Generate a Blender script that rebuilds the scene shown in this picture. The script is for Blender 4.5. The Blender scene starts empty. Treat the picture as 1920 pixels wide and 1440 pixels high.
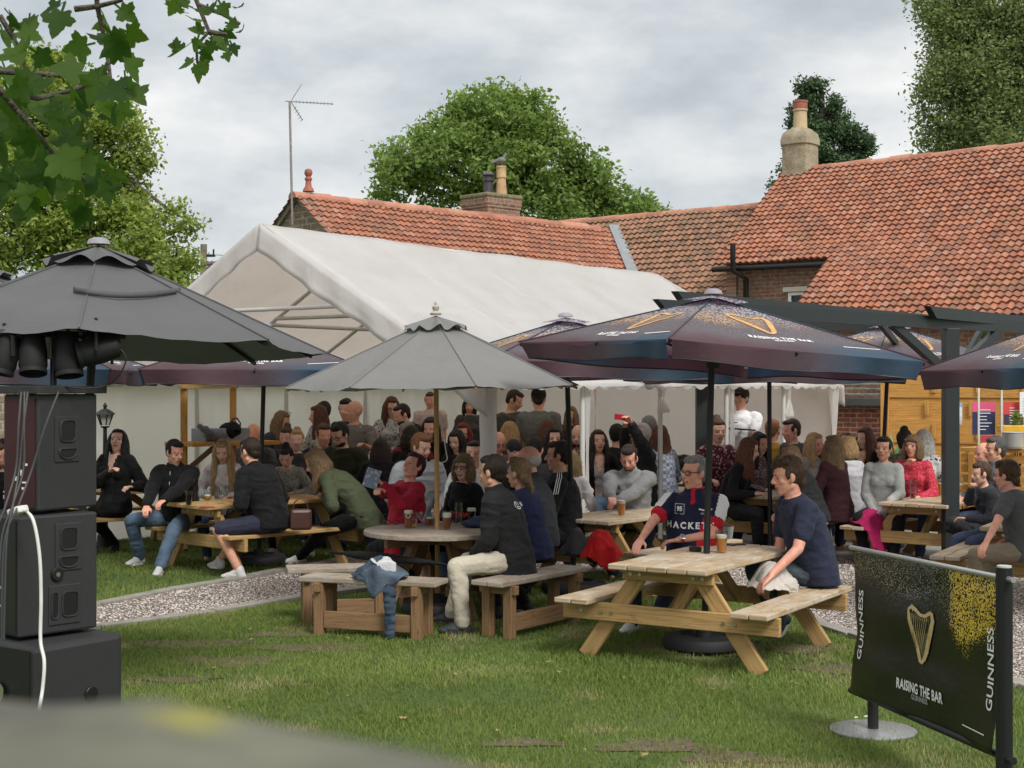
import bpy, bmesh, math, random
import numpy as np
from mathutils import Vector, Matrix
from mathutils.bvhtree import BVHTree
random.seed(7); rng = np.random.default_rng(7)
SC = bpy.context.scene; COL = SC.collection
F = 2700.0; H = 1.9; HY = 725.0      # focal length in photo pixels, eye height, horizon row
V = Vector; R = math.radians
def P(px, py, d): return V(((px-960)/F*d, d, H-(py-HY)/F*d))
def G(px, py):
    d = H*F/(py-HY); return V(((px-960)/F*d, d, 0))
def Z(px, py, z):
    d = (H-z)*F/(py-HY); return V(((px-960)/F*d, d, z))
def XY(px, d, z=0): return V(((px-960)/F*d, d, z))
def UY(o):
    return o
# ---------------------------------------------------------------- materials
MC = {}
def nn(nt, t, **kw):
    n = nt.nodes.new(t)
    for k, v in kw.items():
        if k in n.inputs.keys(): n.inputs[k].default_value = v
        else: setattr(n, k, v)
    return n
def c4(c): return (c[0], c[1], c[2], 1)
def s2l(r, g, b):
    f = lambda x: (x/255/12.92) if x/255 <= .04045 else ((x/255+.055)/1.055)**2.4
    return (f(r), f(g), f(b))
def mk(name):
    m = bpy.data.materials.new(name); m.use_nodes = True; nt = m.node_tree
    return m, nt, nt.nodes['Principled BSDF'], nt.nodes['Material Output']
def ramp(nt, stops, interp='LINEAR'):
    r = nt.nodes.new('ShaderNodeValToRGB'); cr = r.color_ramp; cr.interpolation = interp
    while len(cr.elements) < len(stops): cr.elements.new(.5)
    for e, (p, c) in zip(cr.elements, stops):
        e.position = p; e.color = c4(c) if len(c) == 3 else c
    return r
def mixc(nt, fac, a, b, mode='MIX'):
    n = nt.nodes.new('ShaderNodeMix'); n.data_type = 'RGBA'; n.blend_type = mode
    for s, x in ((0, fac), (6, a), (7, b)):
        if isinstance(x, (int, float)): n.inputs[s].default_value = x
        elif isinstance(x, tuple): n.inputs[s].default_value = c4(x)
        else: nt.links.new(x, n.inputs[s])
    return n.outputs[2]
def mth(nt, op, a, b=None, clamp=False):
    n = nt.nodes.new('ShaderNodeMath'); n.operation = op; n.use_clamp = clamp
    for i, x in enumerate((a, b)):
        if x is None: continue
        if isinstance(x, (int, float)): n.inputs[i].default_value = x
        else: nt.links.new(x, n.inputs[i])
    return n.outputs[0]
def coords(nt, kind='Object', scale=(1, 1, 1)):
    tc = nt.nodes.new('ShaderNodeTexCoord'); mp = nt.nodes.new('ShaderNodeMapping')
    mp.inputs['Scale'].default_value = scale
    nt.links.new(tc.outputs[kind], mp.inputs['Vector']); return mp.outputs[0]
def noi(nt, vec, scale, detail=4, rough=.6, out=0):
    n = nt.nodes.new('ShaderNodeTexNoise'); n.inputs['Scale'].default_value = scale
    n.inputs['Detail'].default_value = detail; n.inputs['Roughness'].default_value = rough
    nt.links.new(vec, n.inputs['Vector']); return n.outputs[out]
def bump(nt, b, h, strength, dist=.01):
    n = nt.nodes.new('ShaderNodeBump'); n.inputs['Strength'].default_value = strength
    n.inputs['Distance'].default_value = dist
    nt.links.new(h, n.inputs['Height']); nt.links.new(n.outputs[0], b.inputs['Normal']); return n
def plain(name, col, rough=.6, var=.18, vs=6, bp=.25, bs=90, metal=0, dist=.004, col2=None, transl=0, spec=None, kind='Object'):
    key = ('p', name, col, rough, var, vs, bp, bs, metal, col2, transl)
    if key in MC: return MC[key]
    m, nt, b, out = mk(name); vec = coords(nt, kind)
    c2 = col2 or tuple(max(0, x*(1-var)) for x in col)
    n1 = noi(nt, vec, vs, 5, .65)
    r = ramp(nt, [(.32, c2), (.68, col)]); nt.links.new(n1, r.inputs[0])
    nt.links.new(r.outputs[0], b.inputs['Base Color'])
    b.inputs['Roughness'].default_value = rough; b.inputs['Metallic'].default_value = metal
    if spec is not None: b.inputs['Specular IOR Level'].default_value = spec
    if bp: bump(nt, b, noi(nt, vec, bs, 3), bp, dist)
    if transl:
        t = nt.nodes.new('ShaderNodeBsdfTranslucent'); nt.links.new(r.outputs[0], t.inputs[0])
        mx = nt.nodes.new('ShaderNodeMixShader'); mx.inputs[0].default_value = transl
        nt.links.new(b.outputs[0], mx.inputs[1]); nt.links.new(t.outputs[0], mx.inputs[2])
        nt.links.new(mx.outputs[0], out.inputs[0])
    MC[key] = m; return m
def cloth(col, kind='plain', col2=(.8, .78, .74), rough=.85):
    key = ('c', tuple(col), kind, tuple(col2))
    if key in MC: return MC[key]
    m, nt, b, out = mk('cloth'); vec = coords(nt)
    base = mixc(nt, noi(nt, vec, 14, 4), tuple(x*.78 for x in col), tuple(min(1, x*1.18) for x in col))
    if kind in ('spots', 'pattern', 'tiedye'):
        v = nt.nodes.new('ShaderNodeTexVoronoi'); v.inputs['Scale'].default_value = {'spots': 26, 'pattern': 42, 'tiedye': 9}[kind]
        wv = nt.nodes.new('ShaderNodeVectorMath'); wv.operation = 'ADD'
        nt.links.new(vec, wv.inputs[0])
        ns = nt.nodes.new('ShaderNodeTexNoise'); ns.inputs['Scale'].default_value = 12; nt.links.new(vec, ns.inputs['Vector'])
        sc = nt.nodes.new('ShaderNodeVectorMath'); sc.operation = 'SCALE'; sc.inputs['Scale'].default_value = .08
        nt.links.new(ns.outputs[1], sc.inputs[0]); nt.links.new(sc.outputs[0], wv.inputs[1]); nt.links.new(wv.outputs[0], v.inputs['Vector'])
        a, c = {'spots': (.30, .36), 'pattern': (.3, .42), 'tiedye': (.2, .6)}[kind]
        rr = ramp(nt, [(a, (1, 1, 1)), (c, (0, 0, 0))]); nt.links.new(v.outputs[0], rr.inputs[0])
        base = mixc(nt, rr.outputs[0], base, tuple(col2))
    if kind == 'check':
        x1 = nt.nodes.new('ShaderNodeTexChecker'); x1.inputs['Scale'].default_value = 22; nt.links.new(vec, x1.inputs[0])
        base = mixc(nt, x1.outputs[1], base, tuple(col2))
    if kind == 'denim':
        n3 = noi(nt, vec, 3.5, 2); rr = ramp(nt, [(.4, (0, 0, 0)), (.65, (.7, .7, .7))]); nt.links.new(n3, rr.inputs[0])
        base = mixc(nt, rr.outputs[0], base, tuple(col2))
    nt.links.new(base, b.inputs['Base Color']); b.inputs['Roughness'].default_value = rough
    b.inputs['Specular IOR Level'].default_value = .25
    b.inputs['Sheen Weight'].default_value = .04
    h = mth(nt, 'ADD', mth(nt, 'MULTIPLY', noi(nt, vec, 17, 3), 1.0), mth(nt, 'MULTIPLY', noi(nt, vec, 160, 2), .12))
    bump(nt, b, h, .6, .02)
    MC[key] = m; return m
def hairm(col):
    key = ('h', tuple(col))
    if key in MC: return MC[key]
    m, nt, b, out = mk('hair'); vec = coords(nt, 'Object', (60, 60, 5))
    n1 = noi(nt, vec, 2.2, 4)
    r = ramp(nt, [(.3, tuple(x*.4 for x in col)), (.55, col), (.75, tuple(min(1, x*1.7+.01) for x in col))]); nt.links.new(n1, r.inputs[0])
    nt.links.new(r.outputs[0], b.inputs['Base Color']); b.inputs['Roughness'].default_value = .55
    b.inputs['Specular IOR Level'].default_value = .35
    bump(nt, b, noi(nt, vec, 2.4, 3), .9, .012); MC[key] = m; return m
def skinm(col):
    key = ('s', tuple(col))
    if key in MC: return MC[key]
    m, nt, b, out = mk('skin'); vec = coords(nt)
    r = ramp(nt, [(.3, (col[0]*.92, col[1]*.72, col[2]*.68)), (.62, col)]); nt.links.new(noi(nt, vec, 22, 4), r.inputs[0])
    nt.links.new(r.outputs[0], b.inputs['Base Color']); b.inputs['Roughness'].default_value = .52
    b.inputs['Subsurface Weight'].default_value = .12; b.inputs['Subsurface Radius'].default_value = (.01, .004, .002)
    bump(nt, b, noi(nt, vec, 120, 3), .25, .003); MC[key] = m; return m
def woodm(name, c1, c2, c3=None, rough=.75, grey=0):
    key = ('w', name)
    if key in MC: return MC[key]
    m, nt, b, out = mk(name); vec = coords(nt, 'UV', (1.6, 26, 1)); v2 = coords(nt, 'UV', (1, 1, 1)); ob = coords(nt)
    g = noi(nt, vec, 2.0, 6, .7)
    r = ramp(nt, [(.28, c1), (.5, c2), (.75, tuple(min(1, x*1.25) for x in c2))]); nt.links.new(g, r.inputs[0])
    base = r.outputs[0]
    if c3:
        rr = ramp(nt, [(.42, (0, 0, 0)), (.62, (1, 1, 1))]); nt.links.new(noi(nt, v2, 3.2, 5, .7), rr.inputs[0])
        base = mixc(nt, mth(nt, 'MULTIPLY', rr.outputs[0], .75), base, c3)
    st_ = ramp(nt, [(.55, (0, 0, 0)), (.72, (.55, .55, .55))]); nt.links.new(noi(nt, coords(nt, 'UV', (2.2, 5, 1)), 2.6, 6, .75), st_.inputs[0]); base = mixc(nt, st_.outputs[0], base, tuple(x*.55 for x in c1))
    vo = nt.nodes.new('ShaderNodeTexVoronoi'); vo.inputs['Scale'].default_value = 1.0
    nt.links.new(coords(nt, 'UV', (3.1, 11, 1)), vo.inputs['Vector'])
    kr = ramp(nt, [(.03, (1, 1, 1)), (.09, (0, 0, 0))]); nt.links.new(vo.outputs[0], kr.inputs[0])
    base = mixc(nt, mth(nt, 'MULTIPLY', kr.outputs[0], .7), base, tuple(x*.35 for x in c1))
    nt.links.new(base, b.inputs['Base Color']); b.inputs['Roughness'].default_value = rough
    b.inputs['Specular IOR Level'].default_value = .3
    bump(nt, b, g, .5, .006); MC[key] = m; return m
def glassm(name='glass', col=(1, 1, 1), rough=.02, a=.22):
    key = ('g', name)
    if key in MC: return MC[key]
    m, nt, b, out = mk(name); nt.nodes.remove(b)
    t = nt.nodes.new('ShaderNodeBsdfTransparent'); t.inputs[0].default_value = c4(col)
    g = nt.nodes.new('ShaderNodeBsdfGlossy'); g.inputs['Roughness'].default_value = rough
    fr = nt.nodes.new('ShaderNodeLayerWeight'); fr.inputs[0].default_value = a
    vec = coords(nt); s = mth(nt, 'ADD', fr.outputs[1], mth(nt, 'MULTIPLY', noi(nt, vec, 30, 2), .05), True)
    mx = nt.nodes.new('ShaderNodeMixShader'); nt.links.new(s, mx.inputs[0])
    nt.links.new(t.outputs[0], mx.inputs[1]); nt.links.new(g.outputs[0], mx.inputs[2]); nt.links.new(mx.outputs[0], out.inputs[0])
    MC[key] = m; return m
def brickm(name, c1, c2, mortar, bw=.225, bh=.075, msz=.010, dirty=.3):
    key = ('b', name)
    if key in MC: return MC[key]
    m, nt, b, out = mk(name); vec = coords(nt, 'UV')
    wv = nt.nodes.new('ShaderNodeVectorMath'); wv.operation = 'ADD'; nt.links.new(vec, wv.inputs[0])
    sc = nt.nodes.new('ShaderNodeVectorMath'); sc.operation = 'SCALE'; sc.inputs['Scale'].default_value = .03
    ns = nt.nodes.new('ShaderNodeTexNoise'); ns.inputs['Scale'].default_value = 9; nt.links.new(vec, ns.inputs['Vector'])
    nt.links.new(ns.outputs[1], sc.inputs[0]); nt.links.new(sc.outputs[0], wv.inputs[1])
    br = nt.nodes.new('ShaderNodeTexBrick'); nt.links.new(wv.outputs[0], br.inputs['Vector'])
    br.inputs['Color1'].default_value = c4(c1); br.inputs['Color2'].default_value = c4(c2); br.inputs['Mortar'].default_value = c4(mortar)
    br.inputs['Scale'].default_value = 1; br.inputs['Brick Width'].default_value = bw; br.inputs['Row Height'].default_value = bh
    br.inputs['Mortar Size'].default_value = msz; br.inputs['Bias'].default_value = 0; br.inputs['Mortar Smooth'].default_value = .3
    rr = ramp(nt, [(.4, (0, 0, 0)), (.7, (dirty, dirty, dirty))]); nt.links.new(noi(nt, vec, 5, 5, .7), rr.inputs[0])
    base = mixc(nt, rr.outputs[0], br.outputs[0], (.42, .34, .25))
    rr2 = ramp(nt, [(.35, (.45, .45, .45)), (.7, (1.1, 1.1, 1.1))]); nt.links.new(noi(nt, vec, 13, 5, .8), rr2.inputs[0])
    base = mixc(nt, 1.0, base, rr2.outputs[0], 'MULTIPLY')
    nt.links.new(base, b.inputs['Base Color']); b.inputs['Roughness'].default_value = .9
    h = mth(nt, 'SUBTRACT', noi(nt, vec, 60, 3), mth(nt, 'MULTIPLY', br.outputs[1], 1.2))
    bump(nt, b, h, .7, .012); MC[key] = m; return m
# ---------------------------------------------------------------- objects
def tag(o, label=None, cat=None, group=None, kind=None):
    if label: o['label'] = label
    if cat: o['category'] = cat
    if group: o['group'] = group
    if kind: o['kind'] = kind
    return o
def empty(name, loc, label, cat, group=None, rz=0):
    o = bpy.data.objects.new(name, None); COL.objects.link(o); o.empty_display_size = .1
    o.location = loc; o.rotation_euler = (0, 0, rz); return tag(o, label, cat, group)
def copy_tree(o, parent=None):
    c = o.copy(); COL.objects.link(c)
    if parent: c.parent = parent
    for ch in [x for x in o.children]: copy_tree(ch, c)
    return c
def link_mesh(name, me, mat, parent=None, loc=(0, 0, 0)):
    o = bpy.data.objects.new(name, me); COL.objects.link(o); o.location = loc
    if mat is not None:
        for m in (mat if isinstance(mat, (list, tuple)) else [mat]): me.materials.append(m)
    if parent: o.parent = parent
    return o
class MB:
    def __init__(s): s.v = []; s.f = []; s.uv = []; s.mi = []; s.cm = 0
    def face(s, idx, uv=None): s.f.append(tuple(idx)); s.uv.append(uv); s.mi.append(s.cm)
    def beam(s, a, b, w, h, up=(0, 0, 1), taper=1.0):
        a, b = V(a), V(b); ax = (b-a); L = ax.length; ax = ax/L; up = V(up)
        sd = ax.cross(up)
        if sd.length < 1e-4: sd = ax.cross(V((1, 0, 0)))
        sd.normalize(); up = sd.cross(ax).normalized()
        o = random.random()*9; n = len(s.v)
        for p, t in ((a, 1), (b, taper)):
            for i, j in ((-1, -1), (1, -1), (1, 1), (-1, 1)): s.v.append(p+sd*(w/2*i*t)+up*(h/2*j*t))
        def q(i, j, k, l, u0, u1, wd): s.face((n+i, n+j, n+k, n+l), [(o, o+u0), (o, o+u0+wd), (o+u1, o+u0+wd), (o+u1, o+u0)])
        q(0, 1, 5, 4, 0, L, w); q(1, 2, 6, 5, w, L, h); q(2, 3, 7, 6, w+h, L, w); q(3, 0, 4, 7, 2*w+h, L, h)
        s.face((n+3, n+2, n+1, n), [(o, o), (o+w*.1, o), (o+w*.1, o+h), (o, o+h)]); s.face((n+4, n+5, n+6, n+7), [(o, o), (o+w*.1, o), (o+w*.1, o+h), (o, o+h)])
        return s
    def box(s, c, sx, sy, sz, rz=0):
        c = V(c); d = V((math.cos(rz), math.sin(rz), 0))
        return s.beam(c-d*sx/2, c+d*sx/2, sy, sz)
    def tube(s, pts, rad, n=8, cap=True):
        pts = [V(p) for p in pts]
        if isinstance(rad, (int, float)): rad = [rad]*len(pts)
        base = len(s.v); prev = None; m = len(pts)
        for i, p in enumerate(pts):
            t = (pts[min(i+1, m-1)]-pts[max(i-1, 0)])
            t = t.normalized() if t.length > 1e-9 else V((0, 0, 1))
            if prev is None:
                a = t.orthogonal().normalized()
            else:
                a = prev-t*prev.dot(t); a = a.normalized() if a.length > 1e-6 else t.orthogonal().normalized()
            prev = a; b = t.cross(a)
            for k in range(n):
                th = 2*math.pi*k/n; s.v.append(p+(a*math.cos(th)+b*math.sin(th))*rad[i])
        L = 0
        for i in range(m-1):
            L2 = L+(pts[i+1]-pts[i]).length
            for k in range(n):
                k2 = (k+1) % n; s.face((base+i*n+k, base+i*n+k2, base+(i+1)*n+k2, base+(i+1)*n+k), [(L, k*.02), (L, k*.02+.02), (L2, k*.02+.02), (L2, k*.02)])
            L = L2
        if cap:
            s.face(tuple(base+k for k in range(n-1, -1, -1))); s.face(tuple(base+(m-1)*n+k for k in range(n)))
        return s
    def lathe(s, prof, c=(0, 0, 0), n=24, axis=None, close=True):
        c = V(c); base = len(s.v)
        q = V((0, 0, 1)).rotation_difference(V(axis)) if axis else None
        for r, z in prof:
            for k in range(n):
                th = 2*math.pi*k/n; p = V((r*math.cos(th), r*math.sin(th), z))
                if q: p.rotate(q)
                s.v.append(c+p)
        for i in range(len(prof)-1):
            for k in range(n):
                k2 = (k+1) % n; s.face((base+i*n+k, base+i*n+k2, base+(i+1)*n+k2, base+(i+1)*n+k))
        if close:
            s.face(tuple(base+k for k in range(n-1, -1, -1))); s.face(tuple(base+(len(prof)-1)*n+k for k in range(n)))
        return s
    def ell(s, c, r, ax=None, seg=12, rg=8):
        c = V(c); base = len(s.v)
        if isinstance(r, (int, float)): r = (r, r, r)
        a, b, d = ax if ax else (V((1, 0, 0)), V((0, 1, 0)), V((0, 0, 1)))
        s.v.append(c-d*r[2])
        for i in range(1, rg):
            ph = -math.pi/2+math.pi*i/rg
            for k in range(seg):
                th = 2*math.pi*k/seg
                s.v.append(c+a*(r[0]*math.cos(ph)*math.cos(th))+b*(r[1]*math.cos(ph)*math.sin(th))+d*(r[2]*math.sin(ph)))
        s.v.append(c+d*r[2]); top = len(s.v)-1
        for k in range(seg): s.face((base, base+1+(k+1) % seg, base+1+k))
        for i in range(rg-2):
            for k in range(seg):
                k2 = (k+1) % seg; s.face((base+1+i*seg+k, base+1+i*seg+k2, base+1+(i+1)*seg+k2, base+1+(i+1)*seg+k))
        for k in range(seg): s.face((base+1+(rg-2)*seg+k, base+1+(rg-2)*seg+(k+1) % seg, top))
        return s
    def limb(s, a, b, r0, r1, n=12):
        a, b = V(a), V(b); s.tube([a, a.lerp(b, .5), b], [r0, (r0+r1)/2*1.03, r1], n); s.ell(a, r0*.99, None, n, 6); s.ell(b, r1*.99, None, n, 6); return s
    def loft(s, rings, n=20):
        base = len(s.v)
        for c, rv, fv, w, d in rings:
            for k in range(n):
                th = 2*math.pi*k/n; cc, ss = math.cos(th), math.sin(th)
                s.v.append(V(c)+rv*(w*cc)+fv*(d*ss))
        m = len(rings)
        for i in range(m-1):
            for k in range(n):
                k2 = (k+1) % n; s.face((base+i*n+k, base+i*n+k2, base+(i+1)*n+k2, base+(i+1)*n+k))
        s.face(tuple(base+k for k in range(n-1, -1, -1))); s.face(tuple(base+(m-1)*n+k for k in range(n)))
        return s
    def grid(s, fn, nu, nv, uvs=(1, 1)):
        base = len(s.v)
        for j in range(nv+1):
            for i in range(nu+1): s.v.append(V(fn(i/nu, j/nv)))
        for j in range(nv):
            for i in range(nu):
                a = base+j*(nu+1)+i
                s.face((a, a+1, a+nu+2, a+nu+1), [(i/nu*uvs[0], j/nv*uvs[1]), ((i+1)/nu*uvs[0], j/nv*uvs[1]), ((i+1)/nu*uvs[0], (j+1)/nv*uvs[1]), (i/nu*uvs[0], (j+1)/nv*uvs[1])])
        return s
    def mesh(s, name, origin=None, smooth=False):
        me = bpy.data.meshes.new(name)
        vs = [tuple(v-origin) for v in s.v] if origin is not None else [tuple(v) for v in s.v]
        me.from_pydata(vs, [], s.f)
        if any(u is not None for u in s.uv):
            ul = me.uv_layers.new(name='UVMap'); k = 0; arr = np.zeros(len(me.loops)*2, dtype=np.float32)
            for f, u in zip(s.f, s.uv):
                for i in range(len(f)):
                    if u is not None and i < len(u): arr[2*k] = u[i][0]; arr[2*k+1] = u[i][1]
                    k += 1
            ul.data.foreach_set('uv', arr)
        if any(s.mi): me.polygons.foreach_set('material_index', s.mi)
        if smooth is not False:
            me.shade_smooth()
            if smooth is not True: me.set_sharp_from_angle(angle=R(smooth))
        me.update(); return me
    def build(s, name, mat, parent=None, origin=None, smooth=False, bevel=0, loc=None, solid=0):
        if parent is None and origin is not None and loc is None: loc = origin
        o = link_mesh(name, s.mesh(name, V(origin) if origin is not None else None, smooth), mat, parent, loc or (0, 0, 0))
        if solid:
            md = o.modifiers.new('solid', 'SOLIDIFY'); md.thickness = solid; md.offset = 0
        if bevel:
            md = o.modifiers.new('bevel', 'BEVEL'); md.width = bevel; md.segments = 2; md.limit_method = 'ANGLE'; md.angle_limit = R(40)
        return o
def boxuv(o):
    me = o.data; ul = me.uv_layers.get('UVMap') or me.uv_layers.new(name='UVMap')
    for p in me.polygons:
        n = p.normal
        t = V((0, 0, 1)).cross(n)
        if t.length < .3: t = V((1, 0, 0))
        t.normalize(); b = n.cross(t)
        for li in p.loop_indices:
            co = me.vertices[me.loops[li].vertex_index].co; ul.data[li].uv = (co.dot(t), co.dot(b))
    return o
def npmesh(name, verts, faces_n, nv, mat, uv=None, col=None, smooth=False, parent=None, loc=(0, 0, 0)):
    """verts (n,3); equal-size faces laid out consecutively, nv verts each"""
    me = bpy.data.meshes.new(name); n = len(verts); me.vertices.add(n)
    me.vertices.foreach_set('co', np.asarray(verts, np.float32).ravel())
    me.loops.add(faces_n*nv); me.loops.foreach_set('vertex_index', np.arange(faces_n*nv, dtype=np.int32))
    me.polygons.add(faces_n); me.polygons.foreach_set('loop_start', np.arange(0, faces_n*nv, nv, dtype=np.int32))
    if uv is not None:
        ul = me.uv_layers.new(name='UVMap'); ul.data.foreach_set('uv', np.asarray(uv, np.float32).ravel())
    if col is not None:
        ca = me.color_attributes.new('tint', 'FLOAT_COLOR', 'POINT'); ca.data.foreach_set('color', np.asarray(col, np.float32).ravel())
    me.update(calc_edges=True); me.validate()
    if smooth: me.shade_smooth()
    return link_mesh(name, me, mat, parent, loc)
def vn(Pn, scale, seed=0):
    q = np.asarray(Pn)*scale+seed*17.3; i = np.floor(q).astype(np.int64); f = q-i; f = f*f*(3-2*f)
    def h(a, b, c):
        x = (a*374761393+b*668265263+c*2147483647+seed*97) & 0xffffffff
        x = ((x ^ (x >> 13))*1274126177) & 0xffffffff
        return ((x ^ (x >> 16)) & 0xffff)/65535.0
    r = 0
    for dx in (0, 1):
        for dy in (0, 1):
            for dz in (0, 1):
                w = (f[:, 0] if dx else 1-f[:, 0])*(f[:, 1] if dy else 1-f[:, 1])*(f[:, 2] if dz else 1-f[:, 2])
                r = r+w*h(i[:, 0]+dx, i[:, 1]+dy, i[:, 2]+dz)
    return r*2-1
# ---- soft shapes: overlapping volumes fused into one continuous surface, all evaluated in one batch
JOBS = []
def soft(mb, name, mat, voxel, parent=None, origin=None, sm=2, disp=None, post=None):
    o = mb.build(name, mat, parent, origin)
    md = o.modifiers.new('r', 'REMESH'); md.mode = 'VOXEL'; md.voxel_size = voxel; md.use_smooth_shade = True
    if sm: s = o.modifiers.new('s', 'SMOOTH'); s.factor = .5; s.iterations = sm
    JOBS.append((o, disp, post)); return o
AFTER = []
def run_jobs():
    dg = bpy.context.evaluated_depsgraph_get(); dg.update()
    res = [(o, bpy.data.meshes.new_from_object(o.evaluated_get(dg)), dp, po) for o, dp, po in JOBS]
    for o, me, dp, po in res:
        o.modifiers.clear(); old = o.data; o.data = me; me.name = old.name
        n = len(me.vertices)
        if n and dp:
            co = np.zeros(n*3, np.float32); me.vertices.foreach_get('co', co); co = co.reshape(-1, 3)
            no = np.zeros(n*3, np.float32); me.vertices.foreach_get('normal', no); no = no.reshape(-1, 3)
            co = co+no*dp(co)[:, None]; me.vertices.foreach_set('co', co.ravel().astype(np.float32)); me.update()
        me.shade_smooth()
        if po: po(o)
    JOBS.clear()
    for f in AFTER: f()
    AFTER.clear()
def folds(a=.006, s=9, seed=0, st=(1, 1, 1)):
    def f(co):
        q = co*np.array(st)
        w = q+np.stack([vn(q, 4, seed+1), vn(q, 4, seed+2), vn(q, 4, seed+3)], 1)*.06
        x = vn(w, s, seed); r = 1-np.abs(x)*2
        return a*(r*.7+.5*vn(w, s*2.3, seed+5))
    return f
# ---- flat shapes (lettering, emblems) laid onto a surface
def text2d(txt, size=.1, spacing=1.0, bold=0.0, xs=1.0):
    cu = bpy.data.curves.new('t', 'FONT'); cu.body = txt; cu.size = size; cu.align_x = 'CENTER'; cu.align_y = 'CENTER'
    cu.space_character = spacing; cu.offset = bold; cu.resolution_u = 3
    o = bpy.data.objects.new('t', cu); COL.objects.link(o)
    dg = bpy.context.evaluated_depsgraph_get(); me = bpy.data.meshes.new_from_object(o.evaluated_get(dg))
    vs = [(v.co.x*xs, v.co.y) for v in me.vertices]; fs = [tuple(p.vertices) for p in me.polygons]
    bpy.data.objects.remove(o); bpy.data.meshes.remove(me); return vs, fs
def strip2d(pts, w, closed=False):
    vs = []; fs = []; n = len(pts)
    for i, p in enumerate(pts):
        a = pts[(i-1) % n] if (closed or i > 0) else p; b = pts[(i+1) % n] if (closed or i < n-1) else p
        tx, ty = b[0]-a[0], b[1]-a[1]; l = math.hypot(tx, ty) or 1; ww = w[i] if isinstance(w, list) else w
        nx, ny = -ty/l*ww/2, tx/l*ww/2; vs += [(p[0]+nx, p[1]+ny), (p[0]-nx, p[1]-ny)]
    for i in range(n if closed else n-1):
        j = (i+1) % n; fs.append((2*i, 2*i+1, 2*j+1, 2*j))
    return vs, fs
def join2d(*a):
    vs = []; fs = []
    for v, f in a:
        o = len(vs); vs += v; fs += [tuple(i+o for i in q) for q in f]
    return vs, fs
def xf2d(s, sx=1, sy=None, dx=0, dy=0, rot=0):
    sy = sx if sy is None else sy; c, n = math.cos(rot), math.sin(rot)
    return [((x*sx)*c-(y*sy)*n+dx, (x*sx)*n+(y*sy)*c+dy) for x, y in s[0]], s[1]
def harp2d():   # unit high, facing right
    top = [(-.30+.0, .30)]
    spiral = [(-.24+.06*math.cos(t), .40+.06*math.sin(t)) for t in [i*.6 for i in range(0, 9)]]
    neck = [(-.30, .42), (-.22, .48), (-.10, .43), (.02, .36), (.14, .36), (.24, .42), (.30, .44)]
    pillar = [(.30, .44), (.34, .30), (.28, .10), (.20, -.10), (.14, -.28), (.08, -.42), (.02, -.50)]
    board = [(-.30, .42), (-.26, .25), (-.18, 0), (-.10, -.25), (-.02, -.48), (.04, -.50)]
    parts = [strip2d(spiral, .03), strip2d(neck, [.05, .07, .07, .06, .06, .07, .06]), strip2d(pillar, [.07, .09, .10, .10, .09, .08, .05]), strip2d(board, [.05, .09, .10, .09, .08, .05])]
    for i in range(8):
        t = (i+1)/9; x0 = -.25+t*.5; parts.append(strip2d([(x0, .40-.1*math.sin(t*3)), (-.22+.24*t, .12-.48*t)], .010))
    return join2d(*parts)
def bvh_of(o):
    me = o.data; M = o.matrix_basis
    return BVHTree.FromPolygons([M @ v.co for v in me.vertices], [tuple(p.vertices) for p in me.polygons])
def decal(shape, O, ex, ey, dirv, bvh, mat, name, parent=None, origin=V((0, 0, 0)), off=.004, sub=0):
    """lay 2D shape (world frame O, ex, ey) onto a surface by casting along dirv"""
    O, ex, ey, dirv = V(O), V(ex), V(ey), V(dirv).normalized(); vs = []; ok = []
    for x, y in shape[0]:
        p = O+ex*x+ey*y
        if bvh is None: vs.append(p-dirv*off); ok.append(True); continue
        h = bvh.ray_cast(p-dirv*.5, dirv)
        if h[0] is None: vs.append(p); ok.append(False)
        else: vs.append(h[0]-dirv*off); ok.append(True)
    fs = [f for f in shape[1] if all(ok[i] for i in f)]
    if not fs: return None
    me = bpy.data.meshes.new(name); me.from_pydata([tuple(v-origin) for v in vs], [], fs); me.update()
    return link_mesh(name, me, mat, parent)
# ================================================================ camera, light, sky
cam = bpy.data.cameras.new('camera'); co = bpy.data.objects.new('camera', cam); COL.objects.link(co); SC.camera = co
co.location = (0, 0, H); co.rotation_euler = (R(90), 0, 0); cam.sensor_width = 36; cam.lens = F/1920*36; cam.shift_y = 5/1920
cam.clip_start = .03; cam.clip_end = 2000; cam.dof.use_dof = True; cam.dof.focus_distance = 12.5; cam.dof.aperture_fstop = 16
SC.view_settings.view_transform = 'Standard'; SC.view_settings.look = 'None'; SC.view_settings.exposure = .52; SC.view_settings.gamma = 1
w = bpy.data.worlds.new('World'); SC.world = w; w.use_nodes = True; nt = w.node_tree; bg = nt.nodes['Background']
SUN_EL, SUN_AZ = R(48), R(150)    # azimuth measured from +Y towards +X
sky = nt.nodes.new('ShaderNodeTexSky'); sky.sky_type = 'NISHITA'; sky.sun_disc = False; sky.sun_elevation = SUN_EL; sky.sun_rotation = SUN_AZ
sky.air_density = 1; sky.dust_density = 2
tc = nt.nodes.new('ShaderNodeTexCoord'); mp = nt.nodes.new('ShaderNodeMapping'); mp.inputs['Scale'].default_value = (1, 1, 2.2); mp.inputs['Location'].default_value = (.62, 0, .25)
nt.links.new(tc.outputs['Generated'], mp.inputs['Vector'])
n1 = noi(nt, mp.outputs[0], 3.6, 8, .56); n2 = noi(nt, mp.outputs[0], 7, 5, .6)
cl = ramp(nt, [(.36, (3.4, 3.75, 4.0)), (.45, (4.4, 4.7, 4.9)), (.52, (5.5, 5.65, 5.7)), (.58, (6.5, 6.5, 6.4)), (.68, (8.2, 8.1, 7.9))])
fac = mth(nt, 'ADD', mth(nt, 'MULTIPLY', n1, .82), mth(nt, 'MULTIPLY', n2, .18)); 
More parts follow.
